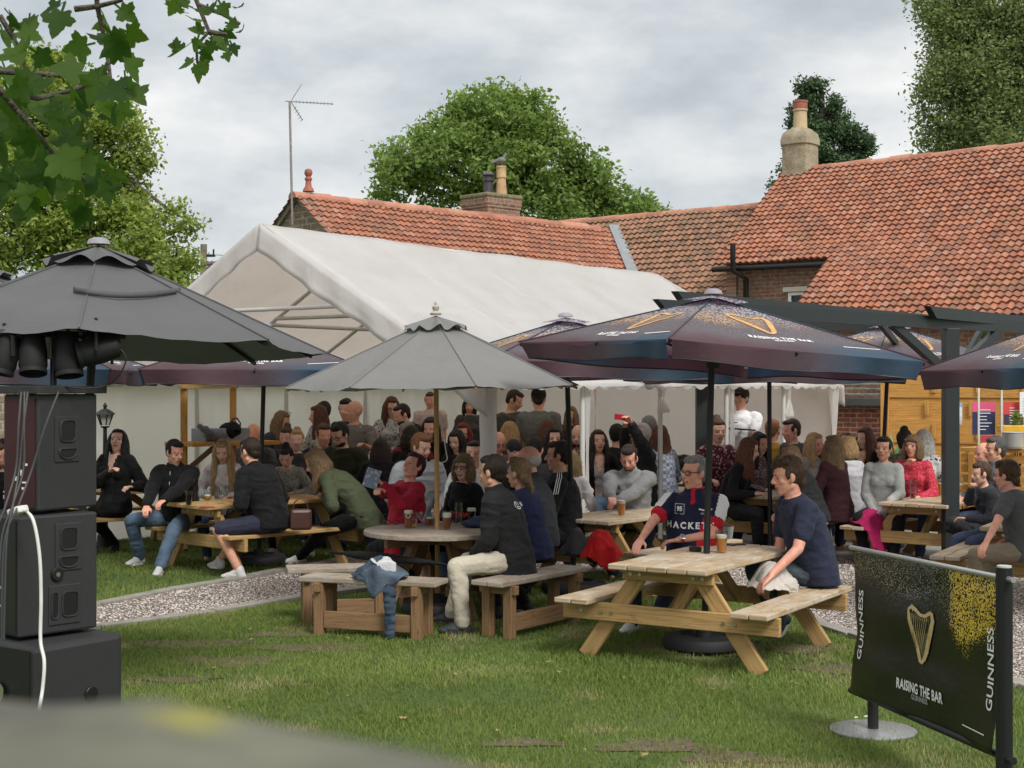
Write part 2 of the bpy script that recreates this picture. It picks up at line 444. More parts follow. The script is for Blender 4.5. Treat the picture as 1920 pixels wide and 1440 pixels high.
sx = nt.nodes.new('ShaderNodeSeparateXYZ'); nt.links.new(tc.outputs['Generated'], sx.inputs[0])
fac = mth(nt, 'ADD', fac, mth(nt, 'MULTIPLY', mth(nt, 'SUBTRACT', sx.outputs[2], .17), .45))
nt.links.new(fac, cl.inputs[0])
skyc = mixc(nt, .93, sky.outputs[0], cl.outputs[0])
nt.links.new(skyc, bg.inputs['Color']); bg.inputs['Strength'].default_value = .1
sun = bpy.data.lights.new('sun', 'SUN'); so = bpy.data.objects.new('sun', sun); COL.objects.link(so)
sun.energy = 2.0; sun.angle = R(18); sun.color = (1, .975, .94)
sd = V((math.sin(SUN_AZ)*math.cos(SUN_EL), math.cos(SUN_AZ)*math.cos(SUN_EL), math.sin(SUN_EL)))
so.rotation_euler = sd.to_track_quat('Z', 'Y').to_euler(); so.location = sd*40
SC.cycles.max_bounces = 8; SC.cycles.transparent_max_bounces = 12
# ================================================================ colours
M_GREY = plain('dark_steel', s2l(40, 46, 47), .45, .1, 3, .1)
M_BLACK = plain('black_metal', (.007, .007, .008), .5, .2, 8, .1)
M_WHITE = plain('white_paint', (.78, .78, .76), .45, .08, 5, .05)
M_PINE = woodm('pine_wood', (.22, .125, .045), (.44, .28, .115))
M_PINEG = woodm('worn_pine_top', (.17, .11, .055), (.44, .32, .19), (.56, .51, .43))
M_OLDW = woodm('weathered_wood', (.11, .065, .032), (.245, .145, .072))
M_OLDT = woodm('weathered_top', (.13, .10, .075), (.30, .24, .18), (.44, .40, .35))
M_ORW = woodm('orange_fence_wood', (.33, .15, .035), (.56, .29, .075))
M_TYRE = plain('tyre_rubber', (.012, .012, .013), .7, .3, 20, .4, 60)
M_CHROME = plain('bolt_metal', (.7, .7, .7), .25, .1, 9, 0, 9, 1)
# ================================================================ ground
def polyxy(name, pts, z, mat, kind='structure'):
    mb = MB(); mb.v = [V((p[0], p[1], z)) for p in pts]; mb.face(range(len(pts)))
    o = mb.build(name, mat); o['kind'] = kind; boxuv(o); return o
def grassmat():
    m, nt, b, out = mk('lawn'); vec = coords(nt)
    r = ramp(nt, [(.3, (.045, .080, .014)), (.5, (.085, .14, .026)), (.68, (.15, .18, .05)), (.8, (.20, .18, .08))])
    nt.links.new(mth(nt, 'ADD', mth(nt, 'MULTIPLY', noi(nt, vec, 1.3, 5, .7), .6), mth(nt, 'MULTIPLY', noi(nt, vec, 45, 3, .7), .4)), r.inputs[0])
    nt.links.new(r.outputs[0], b.inputs['Base Color']); b.inputs['Roughness'].default_value = .95
    bump(nt, b, noi(nt, vec, 90, 3), .8, .03); return m
bpy_ground = polyxy('ground', [(-200, -60), (200, -60), (200, 400), (-200, 400)], 0, grassmat())
def gravelmat():
    m, nt, b, out = mk('gravel'); vec = coords(nt)
    v = nt.nodes.new('ShaderNodeTexVoronoi'); v.inputs['Scale'].default_value = 42; nt.links.new(vec, v.inputs['Vector'])
    r = ramp(nt, [(0, (.30, .25, .21)), (.3, (.48, .41, .36)), (.6, (.60, .53, .47)), (.85, (.70, .66, .61)), (1, (.36, .32, .30))])
    sp = nt.nodes.new('ShaderNodeSeparateColor'); nt.links.new(v.outputs[1], sp.inputs[0]); nt.links.new(sp.outputs[0], r.inputs[0])
    rr = ramp(nt, [(.25, (1, 1, 1)), (.62, (.18, .15, .13))]); nt.links.new(v.outputs[0], rr.inputs[0])
    nt.links.new(mixc(nt, 1.0, r.outputs[0], rr.outputs[0], 'MULTIPLY'), b.inputs['Base Color']); b.inputs['Roughness'].default_value = .9
    bump(nt, b, mth(nt, 'MULTIPLY', v.outputs[0], -1), 1, .02); return m
def g2(px, py): p = G(px, py); return (p.x, p.y)
NEAR = [g2(*q) for q in [(-150, 1232), (183, 1178), (400, 1150), (600, 1118), (760, 1098), (900, 1085), (1135, 1074), (1290, 1088), (1400, 1108), (1540, 1174), (1600, 1194), (1750, 1238), (1920, 1290), (2200, 1380)]]
FAR = [g2(*q) for q in [(-150, 1192), (183, 1136), (320, 1108), (470, 1084), (600, 1058), (700, 1040), (800, 1026), (900, 1014), (1000, 1002), (1300, 996), (1500, 1030), (1640, 1062), (1920, 1085), (2200, 1110)]]
GRAV = NEAR+FAR[::-1]
polyxy('gravel_path', GRAV, .006, gravelmat())
def slabmat(name='stone_slab', c=(.33, .31, .28)):
    m, nt, b, out = mk(name); vec = coords(nt, 'UV')
    br = nt.nodes.new('ShaderNodeTexBrick'); nt.links.new(vec, br.inputs['Vector']); br.inputs['Scale'].default_value = 1
    br.inputs['Brick Width'].default_value = .6; br.inputs['Row Height'].default_value = .45; br.inputs['Mortar Size'].default_value = .012
    br.inputs['Color1'].default_value = c4(c); br.inputs['Color2'].default_value = c4(tuple(x*.82 for x in c)); br.inputs['Mortar'].default_value = c4((.10, .10, .08))
    r = ramp(nt, [(.3, (.6, .6, .55)), (.7, (1.1, 1.1, 1.1))]); nt.links.new(noi(nt, vec, 6, 5, .7), r.inputs[0])
    nt.links.new(mixc(nt, 1, br.outputs[0], r.outputs[0], 'MULTIPLY'), b.inputs['Base Color']); b.inputs['Roughness'].default_value = .85
    bump(nt, b, noi(nt, vec, 50, 3), .3, .01); return m
M_SLAB = slabmat()
PATIO = [FAR[9], FAR[10], FAR[11], FAR[12], FAR[13], (14, 34), (2.2, 34), (2.2, 22)]
polyxy('patio', PATIO, .010, M_SLAB)
# stone edging strips along both sides of the path
def edging(name, pts, w=.12):
    mb = MB()
    for a, b in zip(pts[:-1], pts[1:]):
        a, b = V((*a, .012)), V((*b, .012)); L = (b-a).length; n = max(1, int(L/.6)); 
        for i in range(n):
            p, q = a.lerp(b, (i+.01)/n), a.lerp(b, (i+.99)/n); dz = random.uniform(-.006, .006)
            mb.beam(p+V((0, 0, dz)), q+V((0, 0, dz+random.uniform(-.004, .004))), w*random.uniform(.9, 1.1), .05)
    o = mb.build(name, plain('edging_stone', (.34, .32, .28), .9, .35, 5, .5, 40), bevel=.008); o['kind'] = 'structure'; return o
edging('path_edging', NEAR); edging('path_edging', FAR[:9])
def inpoly(x, y, poly):
    c = np.zeros(len(x), bool); n = len(poly); j = n-1
    for i in range(n):
        xi, yi = poly[i]; xj, yj = poly[j]
        with np.errstate(divide='ignore', invalid='ignore'):
            k = ((yi > y) != (yj > y)) & (x < (xj-xi)*(y-yi)/(yj-yi+1e-12)+xi)
        c ^= k; j = i
    return c
# bare earth patches
DIRT = [(350, 1208, .50, .13), (430, 1240, .42, .12), (590, 1215, .38, .12), (540, 1190, .35, .08), (560, 1285, .16, .03), (1240, 1400, .34, .09), (1370, 1422, .26, .07), (1560, 1255, .30, .10), (1500, 1218, .3, .1), (330, 1275, .28, .06), (980, 1395, .22, .05), (860, 1160, .5, .2), (1320, 1215, .5, .22)]
M_DIRT = plain('bare_soil', (.16, .12, .075), .95, .5, 14, .8, 60, dist=.02, col2=(.09, .065, .045))
dirtg = []
for px, py, rx, ry in DIRT:
    c = G(px, py); k = 26; pts = []
    ph = random.random()*6
    for i in range(k):
        t = 2*math.pi*i/k; rr = 1+.22*math.sin(3*t+ph)+.14*math.sin(7*t+2*ph)+random.uniform(-.1, .1)
        pts.append((c.x+rx*rr*math.cos(t), c.y+ry*1.6*rr*math.sin(t)))
    dirtg.append((c.x, c.y, rx, ry*1.6))
    polyxy('bare_earth', pts, .004+.0003*len(dirtg), M_DIRT)
def blade_mat():
    m, nt, b, out = mk('grass_blade'); at = nt.nodes.new('ShaderNodeAttribute'); at.attribute_name = 'tint'
    nt.links.new(at.outputs[0], b.inputs['Base Color']); b.inputs['Roughness'].default_value = .65; b.inputs['Specular IOR Level'].default_value = .25
    t = nt.nodes.new('ShaderNodeBsdfTranslucent'); nt.links.new(at.outputs[0], t.inputs[0])
    mx = nt.nodes.new('ShaderNodeMixShader'); mx.inputs[0].default_value = .3
    nt.links.new(b.outputs[0], mx.inputs[1]); nt.links.new(t.outputs[0], mx.inputs[2]); nt.links.new(mx.outputs[0], out.inputs[0]); return m
def blades(n, dmin, dmax, hmin, hmax, wd):
    d = np.sqrt(rng.uniform(dmin**2, dmax**2, n)); x = rng.uniform(-.42, .42, n)*d
    k = ~inpoly(x, d, GRAV) & ~inpoly(x, d, PATIO)
    p3 = np.stack([x, d, x*0], 1)
    keep = rng.uniform(0, 1, n) < .80+.5*vn(p3, 1.6, 3)+.35*vn(p3, 6, 5)
    for cx, cy, rx, ry in dirtg:
        q = ((x-cx)/rx)**2+((d-cy)/ry)**2; keep &= ~(rng.uniform(0, 1, n) > .5+.5*np.clip(q-.25+.5*vn(p3, 9, 7), 0, 1))
    # blades stay outside the marquee floor
    k &= keep; x, d = x[k], d[k]; n = len(x); p3 = np.stack([x, d, x*0], 1)
    a = rng.uniform(0, 2*np.pi, n); h = .8*rng.uniform(hmin, hmax, n)*(1+.35*vn(p3, 2.2, 9)); ln = rng.uniform(0, .9, n)*h; la = rng.uniform(0, 2*np.pi, n)
    wx, wy = np.cos(a)*wd/2, np.sin(a)*wd/2
    v = np.zeros((n, 3, 3)); v[:, 0] = np.stack([x-wx, d-wy, 0*x], 1); v[:, 1] = np.stack([x+wx, d+wy, 0*x], 1)
    v[:, 2] = np.stack([x+np.cos(la)*ln, d+np.sin(la)*ln, h], 1)
    t = .5+.5*vn(p3, 1.1, 21)*.9+rng.uniform(-.25, .25, n); t = np.clip(t, 0, 1)[:, None]
    dry = np.clip(vn(p3, 2.4, 33)*1.4-.55+rng.uniform(-.25, .35, n), 0, 1)[:, None]
    c = (1-t)*np.array([.145, .210, .042])+t*np.array([.30, .375, .10]); c = c*(1-dry)+dry*np.array([.50, .43, .22])
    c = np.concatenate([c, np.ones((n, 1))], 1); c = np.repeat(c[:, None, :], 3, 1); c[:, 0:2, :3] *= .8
    return v.reshape(-1, 3), c.reshape(-1, 4)
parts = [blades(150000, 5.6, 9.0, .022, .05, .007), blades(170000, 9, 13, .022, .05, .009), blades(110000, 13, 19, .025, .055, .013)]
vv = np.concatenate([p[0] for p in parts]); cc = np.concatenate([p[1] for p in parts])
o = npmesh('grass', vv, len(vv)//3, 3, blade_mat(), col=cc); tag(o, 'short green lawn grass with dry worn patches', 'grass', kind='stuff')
# loose stones on the gravel
def stones(n):
    x = rng.uniform(-4.6, 6, n); y = rng.uniform(9, 20, n); k = inpoly(x, y, GRAV); x, y = x[k], y[k]; n = len(x)
    s = rng.uniform(.006, .014, n); base = np.array([[1, 0, 0], [0, 1, 0], [-1, 0, 0], [0, -1, 0], [0, 0, 1]])
    fc = [(0, 1, 4), (1, 2, 4), (2, 3, 4), (3, 0, 4)]; a = rng.uniform(0, 6.28, n)
    ca, sa = np.cos(a), np.sin(a); v = np.zeros((n, 12, 3))
    jit = rng.uniform(.6, 1.3, (n, 5))
    for k, f in enumerate(fc):
        for j, i in enumerate(f):
            b = base[i]; X = b[0]*s*jit[:, i]; Y = b[1]*s*.7*jit[:, i]
            v[:, k*3+j] = np.stack([x+X*ca-Y*sa, y+X*sa+Y*ca, .005+b[2]*s*.8*jit[:, i]], 1)
    t = rng.uniform(0, 1, (n, 1)); c = (1-t)*np.array([.50, .42, .36])+t*np.array([.74, .70, .65]); c[rng.uniform(0, 1, n) < .15] *= .5
    c = np.concatenate([c, np.ones((n, 1))], 1); return v.reshape(-1, 3), np.repeat(c, 12, 0)
sv, scol = stones(90000)
m, nt_, b, out = mk('pebble'); at = nt_.nodes.new('ShaderNodeAttribute'); at.attribute_name = 'tint'; nt_.links.new(at.outputs[0], b.inputs['Base Color']); b.inputs['Roughness'].default_value = .85
o = npmesh('gravel', sv, len(sv)//3, 3, m, col=scol); tag(o, 'loose pale pinkish gravel on the path', 'gravel', kind='stuff')
# ================================================================ marquee
M_PVC = None
def pvcmat():
    m, nt, b, out = mk('white_marquee_fabric'); vec = coords(nt)
    r = ramp(nt, [(.3, (.70, .71, .71)), (.6, (.80, .815, .83))]); nt.links.new(noi(nt, vec, 1.2, 5, .7), r.inputs[0])
    nt.links.new(r.outputs[0], b.inputs['Base Color']); b.inputs['Roughness'].default_value = .5
    v2 = coords(nt, 'Object', (1, 1, .35)); h = noi(nt, v2, 5, 6, .6); bump(nt, b, h, .55, .05)
    t = nt.nodes.new('ShaderNodeBsdfTranslucent'); t.inputs[0].default_value = (.86, .81, .76, 1)
    mx = nt.nodes.new('ShaderNodeMixShader'); mx.inputs[0].default_value = .62
    nt.links.new(b.outputs[0], mx.inputs[1]); nt.links.new(t.outputs[0], mx.inputs[2]); nt.links.new(mx.outputs[0], out.inputs[0]); return m
M_PVC = pvcmat(); M_POLE = plain('marquee_pole', (.62, .62, .58), .4, .1)
TO = V((-2.645, 15.7, 0)); TU = V((.5862, .8102, 0)); TV = V((.8102, -.5862, 0)); TW, TL, TR, TE = 3.0, 8.2, 3.66, 1.96
def T(s, t, z): return TO+TV*s+TU*t+V((0, 0, z))
mq = empty('marquee', T(0, TL/2, 0), 'large white ridged marquee with open front gable and beige inner walls', 'marquee'); MO = mq.location.copy()
def nz(x, y, sd, s=1): return float(vn(np.array([[x, y, sd*3.1]]), s, sd)[0])
def roofside(sg):
    def fn(u, v):
        t = -.12+u*(TL+.24); s = v*(TW+.10); bay = t/TL*5; fr = abs(bay-round(bay)); sag = -.045*min(1, fr*3)*math.sin(math.pi*min(1, v))
        z = TR-(TR-TE)*(s/TW)+sag+.018*nz(t, s, 4, 1.1)+.012*nz(t, s*2, 5, 3)
        return T(sg*s, t, z)
    return fn
mb = MB(); mb.grid(roofside(1), 90, 30); mb.grid(roofside(-1), 90, 30)
mb.build('roof_canvas', M_PVC, mq, MO, smooth=50, solid=.006)
# gable trims
def trim(t0, sgn):
    mb = MB()
    for sg in (-1, 1):
        def fn(u, v):
            s = u*(TW+.1); z = TR-(TR-TE)*(s/TW)+.01; wv = .018*math.sin(u*47+sg)*v+.03*nz(u*9, v, 8, 2)*v
            return T(sg*s, t0+sgn*(.02+wv+.05*v), z-.30*v*(1-.04*math.sin(u*16)))
        mb.grid(fn, 60, 5)
    return mb
trim(-.13, -1).build('gable_trim', M_PVC, mq, MO, smooth=60, solid=.006)
trim(TL+.13, 1).build('gable_trim', M_PVC, mq, MO, smooth=60, solid=.006)
# scalloped valance right and left
for sg in (1, -1):
    mb = MB()
    def fn(u, v):
        t = u*TL; dr = .025+.05*abs(math.sin(u*TL*math.pi/.30))
        return T(sg*(TW+.10+.012*math.sin(u*40)*v), t, TE-.02-dr*v)
    mb.grid(fn, 400, 2); mb.build('scalloped_valance', M_PVC, mq, MO, smooth=60)
# frame
mb = MB()
for i in range(6):
    t = TL*i/5
    for sg in (-1, 1):
        mb.tube([T(sg*TW, t, 0), T(sg*TW, t, TE-.03)], .028)
        mb.tube([T(sg*TW, t, TE-.04), T(0, t, TR-.05)], .024)
    mb.tube([T(-TW*.52, t, TE+.48*(TR-TE)-.03), T(TW*.52, t, TE+.48*(TR-TE)-.03)], .024)
    if i < 5:
        for sg in (-1, 1):
            pass
for sg in (-1, 0, 1): mb.tube([T(sg*TW, 0, (TE if sg else TR)-.04), T(sg*TW, TL, (TE if sg else TR)-.04)], .024)
for sg in (-1, 1):
    mb.tube([T(sg*TW*.52, 0, TE+.48*(TR-TE)-.11), T(sg*TW*.52, TL, TE+.48*(TR-TE)-.11)], .024)
mb.build('frame', M_POLE, mq, MO, smooth=60)
# wrapped front corner leg
mb = MB()
def fn(u, v):
    th = 2*math.pi*u; r = .082+.012*nz(u*6, v*9, 3, 2)
    return T(TW-.02+r*math.cos(th), r*math.sin(th), .03+v*(TE-.06))
mb.grid(fn, 20, 40); mb.build('leg_cover', M_PVC, mq, MO, smooth=True)
# walls (left side and far end)
def wallm(a, b, z1, n, sd, name):
    mb = MB(); L = (b-a).length; nrm = V((b-a)).cross(V((0, 0, 1))).normalized()
    def fn(u, v):
        x = u*L; off = .05*nz(x*1.3, v*.6, sd, 1.5)+.045*abs(math.sin(x*2.1+.4*v))**6+.045*nz(x+v*1.5, v-x*.8, sd+1, 2.2)+.012*nz(x*5, v*1.2, sd+2, 2)
        p = a.lerp(b, u)+nrm*off; p.z = .01+v*(z1+.0); return p
    mb.grid(fn, n, 24); return mb.build(name, M_PVC, mq, MO, smooth=True)
for k in range(5):
    wallm(T(-TW, TL*k/5+.01, 0), T(-TW, TL*(k+1)/5-.01, 0), TE-.05, 40, 11+k, 'wall_panel')
for k in range(3): wallm(T(-TW+2*k+.01, TL, 0), T(-TW+2*k+1.99, TL, 0), TE+.1, 40, 17+k, 'wall_panel')
mb = MB(); mb.v = [T(-TW, TL+.01, TE+.1), T(TW, TL+.01, TE+.1), T(0, TL+.01, TR-.02)]; mb.face((0, 1, 2)); mb.build('end_gable', M_PVC, mq, MO)
# tied back curtains on right side posts
def curtain(t, z0, z1, wid, sd):
    mb = MB()
    def fn(u, v):
        th = 2*math.pi*u; z = z1+(z0-z1)*v; pinch = .35+.65*abs(v-.42)*2 if v < .9 else 1
        r = wid*pinch*(1+.3*math.sin(3*th+v*5+sd)); return T(TW+.03+r*.5*math.cos(th), t+r*math.sin(th), z)
    mb.grid(fn, 24, 20); return mb.build('tied_curtain', M_PVC, mq, MO, smooth=True)
curtain(TL*2/5, 1.60, 1.90, .10, 1); curtain(TL*4/5+.1, 1.5, 1.9, .09, 2); curtain(TL*3/5+.1, 1.15, 1.9, .05, 3); curtain(TL-.05, .2, 1.9, .12, 4)
curtain(TL*1/5+.05, .15, 1.9, .05, 5)
# ================================================================ pantile roofs and the brick range behind
def tilemat(name, cols, moss, mossc=(.09, .095, .035)):
    m, nt, b, out = mk(name); vec = coords(nt)
    at = nt.nodes.new('ShaderNodeAttribute'); at.attribute_name = 'tint'
    r = ramp(nt, cols); nt.links.new(at.outputs['Fac'], r.inputs[0])
    rr = ramp(nt, [(.3, (.80, .77, .75)), (.65, (1.08, 1.07, 1.06))]); nt.links.new(noi(nt, vec, 9, 5, .75), rr.inputs[0])
    base = mixc(nt, 1, r.outputs[0], rr.outputs[0], 'MULTIPLY')
    gr = ramp(nt, [(.45, (0, 0, 0)), (.70, (.55, .55, .55))]); nt.links.new(noi(nt, vec, 1.7, 7, .8), gr.inputs[0]); base = mixc(nt, gr.outputs[0], base, (.17, .115, .08))
    ms = ramp(nt, [(.60-moss, (0, 0, 0)), (.70-moss*.7, (.85, .85, .85))])
    nt.links.new(mth(nt, 'ADD', mth(nt, 'MULTIPLY', noi(nt, vec, .9, 4, .7), .55), mth(nt, 'MULTIPLY', noi(nt, vec, 7, 5, .8), .45)), ms.inputs[0])
    base = mixc(nt, ms.outputs[0], base, mossc)
    wl = ramp(nt, [(.70, (0, 0, 0)), (.76, (.6, .6, .6))]); nt.links.new(noi(nt, vec, 16, 3, .7), wl.inputs[0])
    base = mixc(nt, wl.outputs[0], base, (.55, .50, .44))
    nt.links.new(base, b.inputs['Base Color']); b.inputs['Roughness'].default_value = .8
    bump(nt, b, noi(nt, vec, 55, 3), .5, .01); return m
RED = [(0, (.22, .10, .07)), (.15, (.29, .115, .068)), (.45, (.345, .134, .075)), (.75, (.385, .152, .085)), (.93, (.40, .185, .115)), (1, (.34, .19, .145))]
BRN = [(0, (.15, .09, .06)), (.25, (.23, .13, .08)), (.55, (.28, .15, .09)), (.85, (.34, .17, .10)), (1, (.26, .16, .11))]
M_TA = tilemat('pantile_orange', RED, .05); M_TB = tilemat('pantile_brown', BRN, .08); M_TC = tilemat('pantile_red', RED, .04)
def pantiles(name, O, al, dn, L, S, mat, parent, org, skip=None, cw=.15, ch=.188, flip=False, segs=7):
    O, al, dn = V(O), V(al).normalized(), V(dn).normalized(); nr = al.cross(dn)
    if nr.z < 0: nr = -nr
    nc = int(L/cw); nrw = int(S/ch); vs = []; fs = []; tint = []
    prof = [.0, .008, .023, .034, .030, .015, .001, .0] if not flip else [0, .002, .02, .04, .045, .032, .012, 0]
    for r in range(nrw):
        for c in range(nc):
            x0 = c*cw; y0 = r*ch
            if skip and skip(x0+cw/2, y0+ch/2): continue
            t = random.random(); t = t if random.random() > .12 else t*.3; j = random.uniform(-.009, .009)-(.03 if random.random() < .02 else 0); k = random.uniform(-.012, .012); b = len(vs)
            und = .03*nz(x0, y0, 6, .5)
            for i in range(segs+1):
                x = x0+cw*1.02*i/segs; h = prof[i]
                for (yy, hh) in ((y0-.02, h+.0), (y0+ch+.028+j, h+.040+k*i/segs), (y0+ch+.020+j, h-.004)):
                    vs.append(O+al*x+dn*yy+nr*(hh+und)); tint.append(t)
            for i in range(segs):
                q = b+3*i; fs.append((q, q+3, q+4, q+1)); fs.append((q+1, q+4, q+5, q+2))
    me = bpy.data.meshes.new(name); me.from_pydata([tuple(v-org) for v in vs], [], fs)
    ca = me.color_attributes.new('tint', 'FLOAT_COLOR', 'POINT'); a = np.ones((len(vs), 4), np.float32); a[:, 0] = a[:, 1] = a[:, 2] = tint; ca.data.foreach_set('color', a.ravel())
    me.shade_smooth(); me.set_sharp_from_angle(angle=R(50))
    return link_mesh(name, me, mat, parent)
def ridge(name, a, b, mat, parent, org, r=.13):
    a, b = V(a), V(b); n = max(1, round((b-a).length/.42)); vs = []; fs = []; tint = []; ax = (b-a).normalized(); sd = ax.cross(V((0, 0, 1))).normalized(); up = sd.cross(ax)
    for i in range(n):
        p, q = a.lerp(b, i/n-.0), a.lerp(b, (i+1)/n+.012/((b-a).length)); t = random.random(); rj = r*random.uniform(.95, 1.05); base = len(vs); dz = random.uniform(-.012, .012)
        for pt, rr in ((p, rj*.97), (q, rj*1.05)):
            for k in range(9):
                th = math.pi*k/8; vs.append(pt+sd*(rr*math.cos(th))+up*(rr*math.sin(th)-.03+dz)); tint.append(t)
        for k in range(8): fs.append((base+k, base+k+1, base+10+k, base+9+k))
        fs.append(tuple(base+9+k for k in range(9))); fs.append(tuple(base+k for k in range(9)))
    me = bpy.data.meshes.new(name); me.from_pydata([tuple(v-org) for v in vs], [], fs)
    ca = me.color_attributes.new('tint', 'FLOAT_COLOR', 'POINT'); a_ = np.ones((len(vs), 4), np.float32); a_[:, 0] = a_[:, 1] = a_[:, 2] = tint; ca.data.foreach_set('color', a_.ravel())
    return link_mesh(name, me, mat, parent)
M_BRICK = brickm('old_brick', (.36, .155, .085), (.24, .12, .075), (.40, .34, .27), dirty=.75)
M_BRICKR = brickm('red_brick', (.42, .125, .065), (.34, .10, .055), (.48, .40, .33), .225, .075, .012, .12)
M_STONE = brickm('rubble_gable', (.36, .27, .19), (.28, .20, .14), (.46, .40, .32), .26, .12, .02, .4)
M_RIDGE = tilemat('ridge_tile', [(0, (.33, .14, .09)), (.5, (.45, .19, .12)), (1, (.52, .26, .17))], .03)
M_LEAD = plain('lead_flashing', (.26, .28, .29), .5, .3, 6, .3, 30)
def quadwall(name, pts, mat, parent, org, thick=.22):
    mb = MB(); mb.v = [V(p) for p in pts]; mb.face(range(len(pts)))
    o = mb.build(name, mat, parent, org); boxuv(o)
    md = o.modifiers.new('s', 'SOLIDIFY'); md.thickness = thick; md.offset = -1 if True else 0; return o
# ---- range A (left gable)
A0 = V((-3.97, 26.8, 5.5)); AD = V((.7248, .689, 0)); AN = V((.689, -.7248, 0)); AL = 10.2; AW = 3.0; AE = 3.2
bA = empty('brick_outbuilding', (A0.x, A0.y, 0), 'orange pantiled range with rubble stone gable behind the marquee', 'building'); oA = bA.location.copy()
dnA = (AN*AW+V((0, 0, AE-5.5))); SA = dnA.length
pantiles('roof', A0-AD*.12+V((0, 0, -.05)), AD, dnA, AL, SA+.25, M_TA, bA, oA)
dnA2 = (-AN*AW+V((0, 0, AE-5.5)))
pantiles('roof', A0-AD*.12+V((0, 0, -.05)), AD, dnA2, AL, SA+.25, M_TA, bA, oA, segs=3)
ridge('ridge_tiles', A0-AD*.15+V((0, 0, -.07)), A0+AD*8.15+V((0, 0, -.07)), M_RIDGE, bA, oA)
quadwall('gable_wall', [A0+AN*AW+V((0, 0, AE-5.5)), A0+V((0, 0, -.03)), A0-AN*AW+V((0, 0, AE-5.5)), V((A0.x-AN.x*AW, A0.y-AN.y*AW, 0)), V((A0.x+AN.x*AW, A0.y+AN.y*AW, 0))], M_STONE, bA, oA)
for sg in (1,): 
    a = V((A0.x, A0.y, 0))+AN*AW*sg*.96; b = a+AD*AL; quadwall('wall', [a, b, b+V((0, 0, AE)), a+V((0, 0, AE))], M_BRICK, bA, oA)
mb = MB()
for sg in (1, -1): mb.beam(A0-AD*.04+V((0, 0, -.04)), A0-AD*.04+AN*sg*(AW+.15)+V((0, 0, (AE-5.5)*1.05-.06)), .05, .13, (0, 0, 1))
mb.build('barge_board', plain('grey_board', (.25, .22, .19), .8, .3, 6, .4), bA, oA, bevel=.005)
# finial
mb = MB(); mb.lathe([(.11, -.05), (.095, .0), (.06, .05), (.052, .15), (.07, .17), (.07, .20), (.05, .22), (.045, .23), (.07, .27), (.078, .31), (.06, .36), (.02, .38)], A0+AD*.22+V((0, 0, .10)), 16)
mb.build('finial', plain('terracotta', (.36, .12, .08), .7, .3, 12, .3), bA, oA, smooth=40)
# ---- range B
BD = V((.788, -.616, 0)); BN = V((-.616, -.788, 0)); B0 = V((.55, 34.55, 5.8)); BL = 8.2; BW = 3.4; BE = 2.75
bB = empty('tiled_range', (3, 32, 0), 'brown mossy pantiled range running back between the two red roofs', 'building'); oB = bB.location.copy()
B0 = V((1.26, 34.0, 5.8))-BD*1.4; BL = 7.2
dnB = BN*BW+V((0, 0, BE-5.8)); pantiles('roof', B0, BD, dnB, BL, dnB.length+.2, M_TB, bB, oB)
mb = MB(); bk = -BN*BW+V((0, 0, BE-5.8)); mb.v = [B0, B0+BD*BL, B0+BD*BL+bk, B0+bk]; mb.face((0, 1, 2, 3)); mb.build('rear_roof', M_TB, bB, oB)
ridge('ridge_tiles', B0+V((0, 0, -.06)), B0+BD*(BL-.2)+V((0, 0, -.06)), M_RIDGE, bB, oB)
a = B0+BN*(BW-.15); a.z = 0; b = a+BD*BL; quadwall('wall', [a, b, b+V((0, 0, BE)), a+V((0, 0, BE))], M_BRICK, bB, oB)
# valley flashing: the line where roof A runs into roof B
def planeB(p): return 5.8-(5.8-BE)/BW*((V((p.x, p.y, 0))-V((B0.x, B0.y, 0))).dot(BN))
def hitAB(s):   # point on roof A at distance s down from its ridge, where B's plane has the same height
    z = 5.5-(5.5-AE)/AW*s; lo, hi = 0, 14
    f = lambda t: planeB(A0+AN*s+AD*t)-z
    for _ in range(40):
        mid = (lo+hi)/2
        if f(mid) > 0: hi = mid
        else: lo = mid
    p = A0+AN*s+AD*lo; p.z = z; return p
va, vb = hitAB(.05), hitAB(2.9)
mb = MB(); mb.beam(va+V((0, 0, .10)), vb+V((0, 0, .10)), .24, .05); mb.build('valley_flashing', M_LEAD, bB, oB, bevel=.005)
# ---- range C (large, right)
C0 = V((5.76, 29.9, 6.4)); CD = V((.7724, -.6352, 0)); CN = V((-.6352, -.7724, 0)); CP = (6.4-4.26)/2.78
bC = empty('red_roofed_house', (7, 27, 0), 'large red pantiled brick house with long catslide roof on the right', 'building'); oC = bC.location.copy()
CLn = 8.6; CH = 4.38; dnC = CN*CH+V((0, 0, -CP*CH)); sC = dnC.length; sU = sC*2.78/CH
pantiles('roof', C0-CD*.1, CD, dnC, CLn, sC+.05, M_TC, bC, oC, cw=.135, ch=.168, skip=lambda x, y: y > sU and x < 2.45)
mb = MB(); bk = -CN*CH+V((0, 0, -CP*CH)); mb.v = [C0, C0+CD*CLn, C0+CD*CLn+bk, C0+bk]; mb.face((0, 1, 2, 3)); mb.build('rear_roof', M_TC, bC, oC)
ridge('ridge_tiles', C0+CD*.55+V((0, 0, -.05)), C0+CD*CLn+V((0, 0, -.05)), M_RIDGE, bC, oC)
def Cp(x, k, z): return V((C0.x, C0.y, 0))+CD*x+CN*k+V((0, 0, z))
quadwall('wall', [Cp(.05, 2.55, 0), Cp(2.5, 2.55, 0), Cp(2.5, 2.55, 4.36), Cp(.05, 2.55, 4.36)], M_BRICK, bC, oC)
quadwall('wall', [Cp(2.5, 4.15, 0), Cp(CLn, 4.15, 0), Cp(CLn, 4.15, 3.1), Cp(2.5, 4.15, 3.1)], M_BRICK, bC, oC)
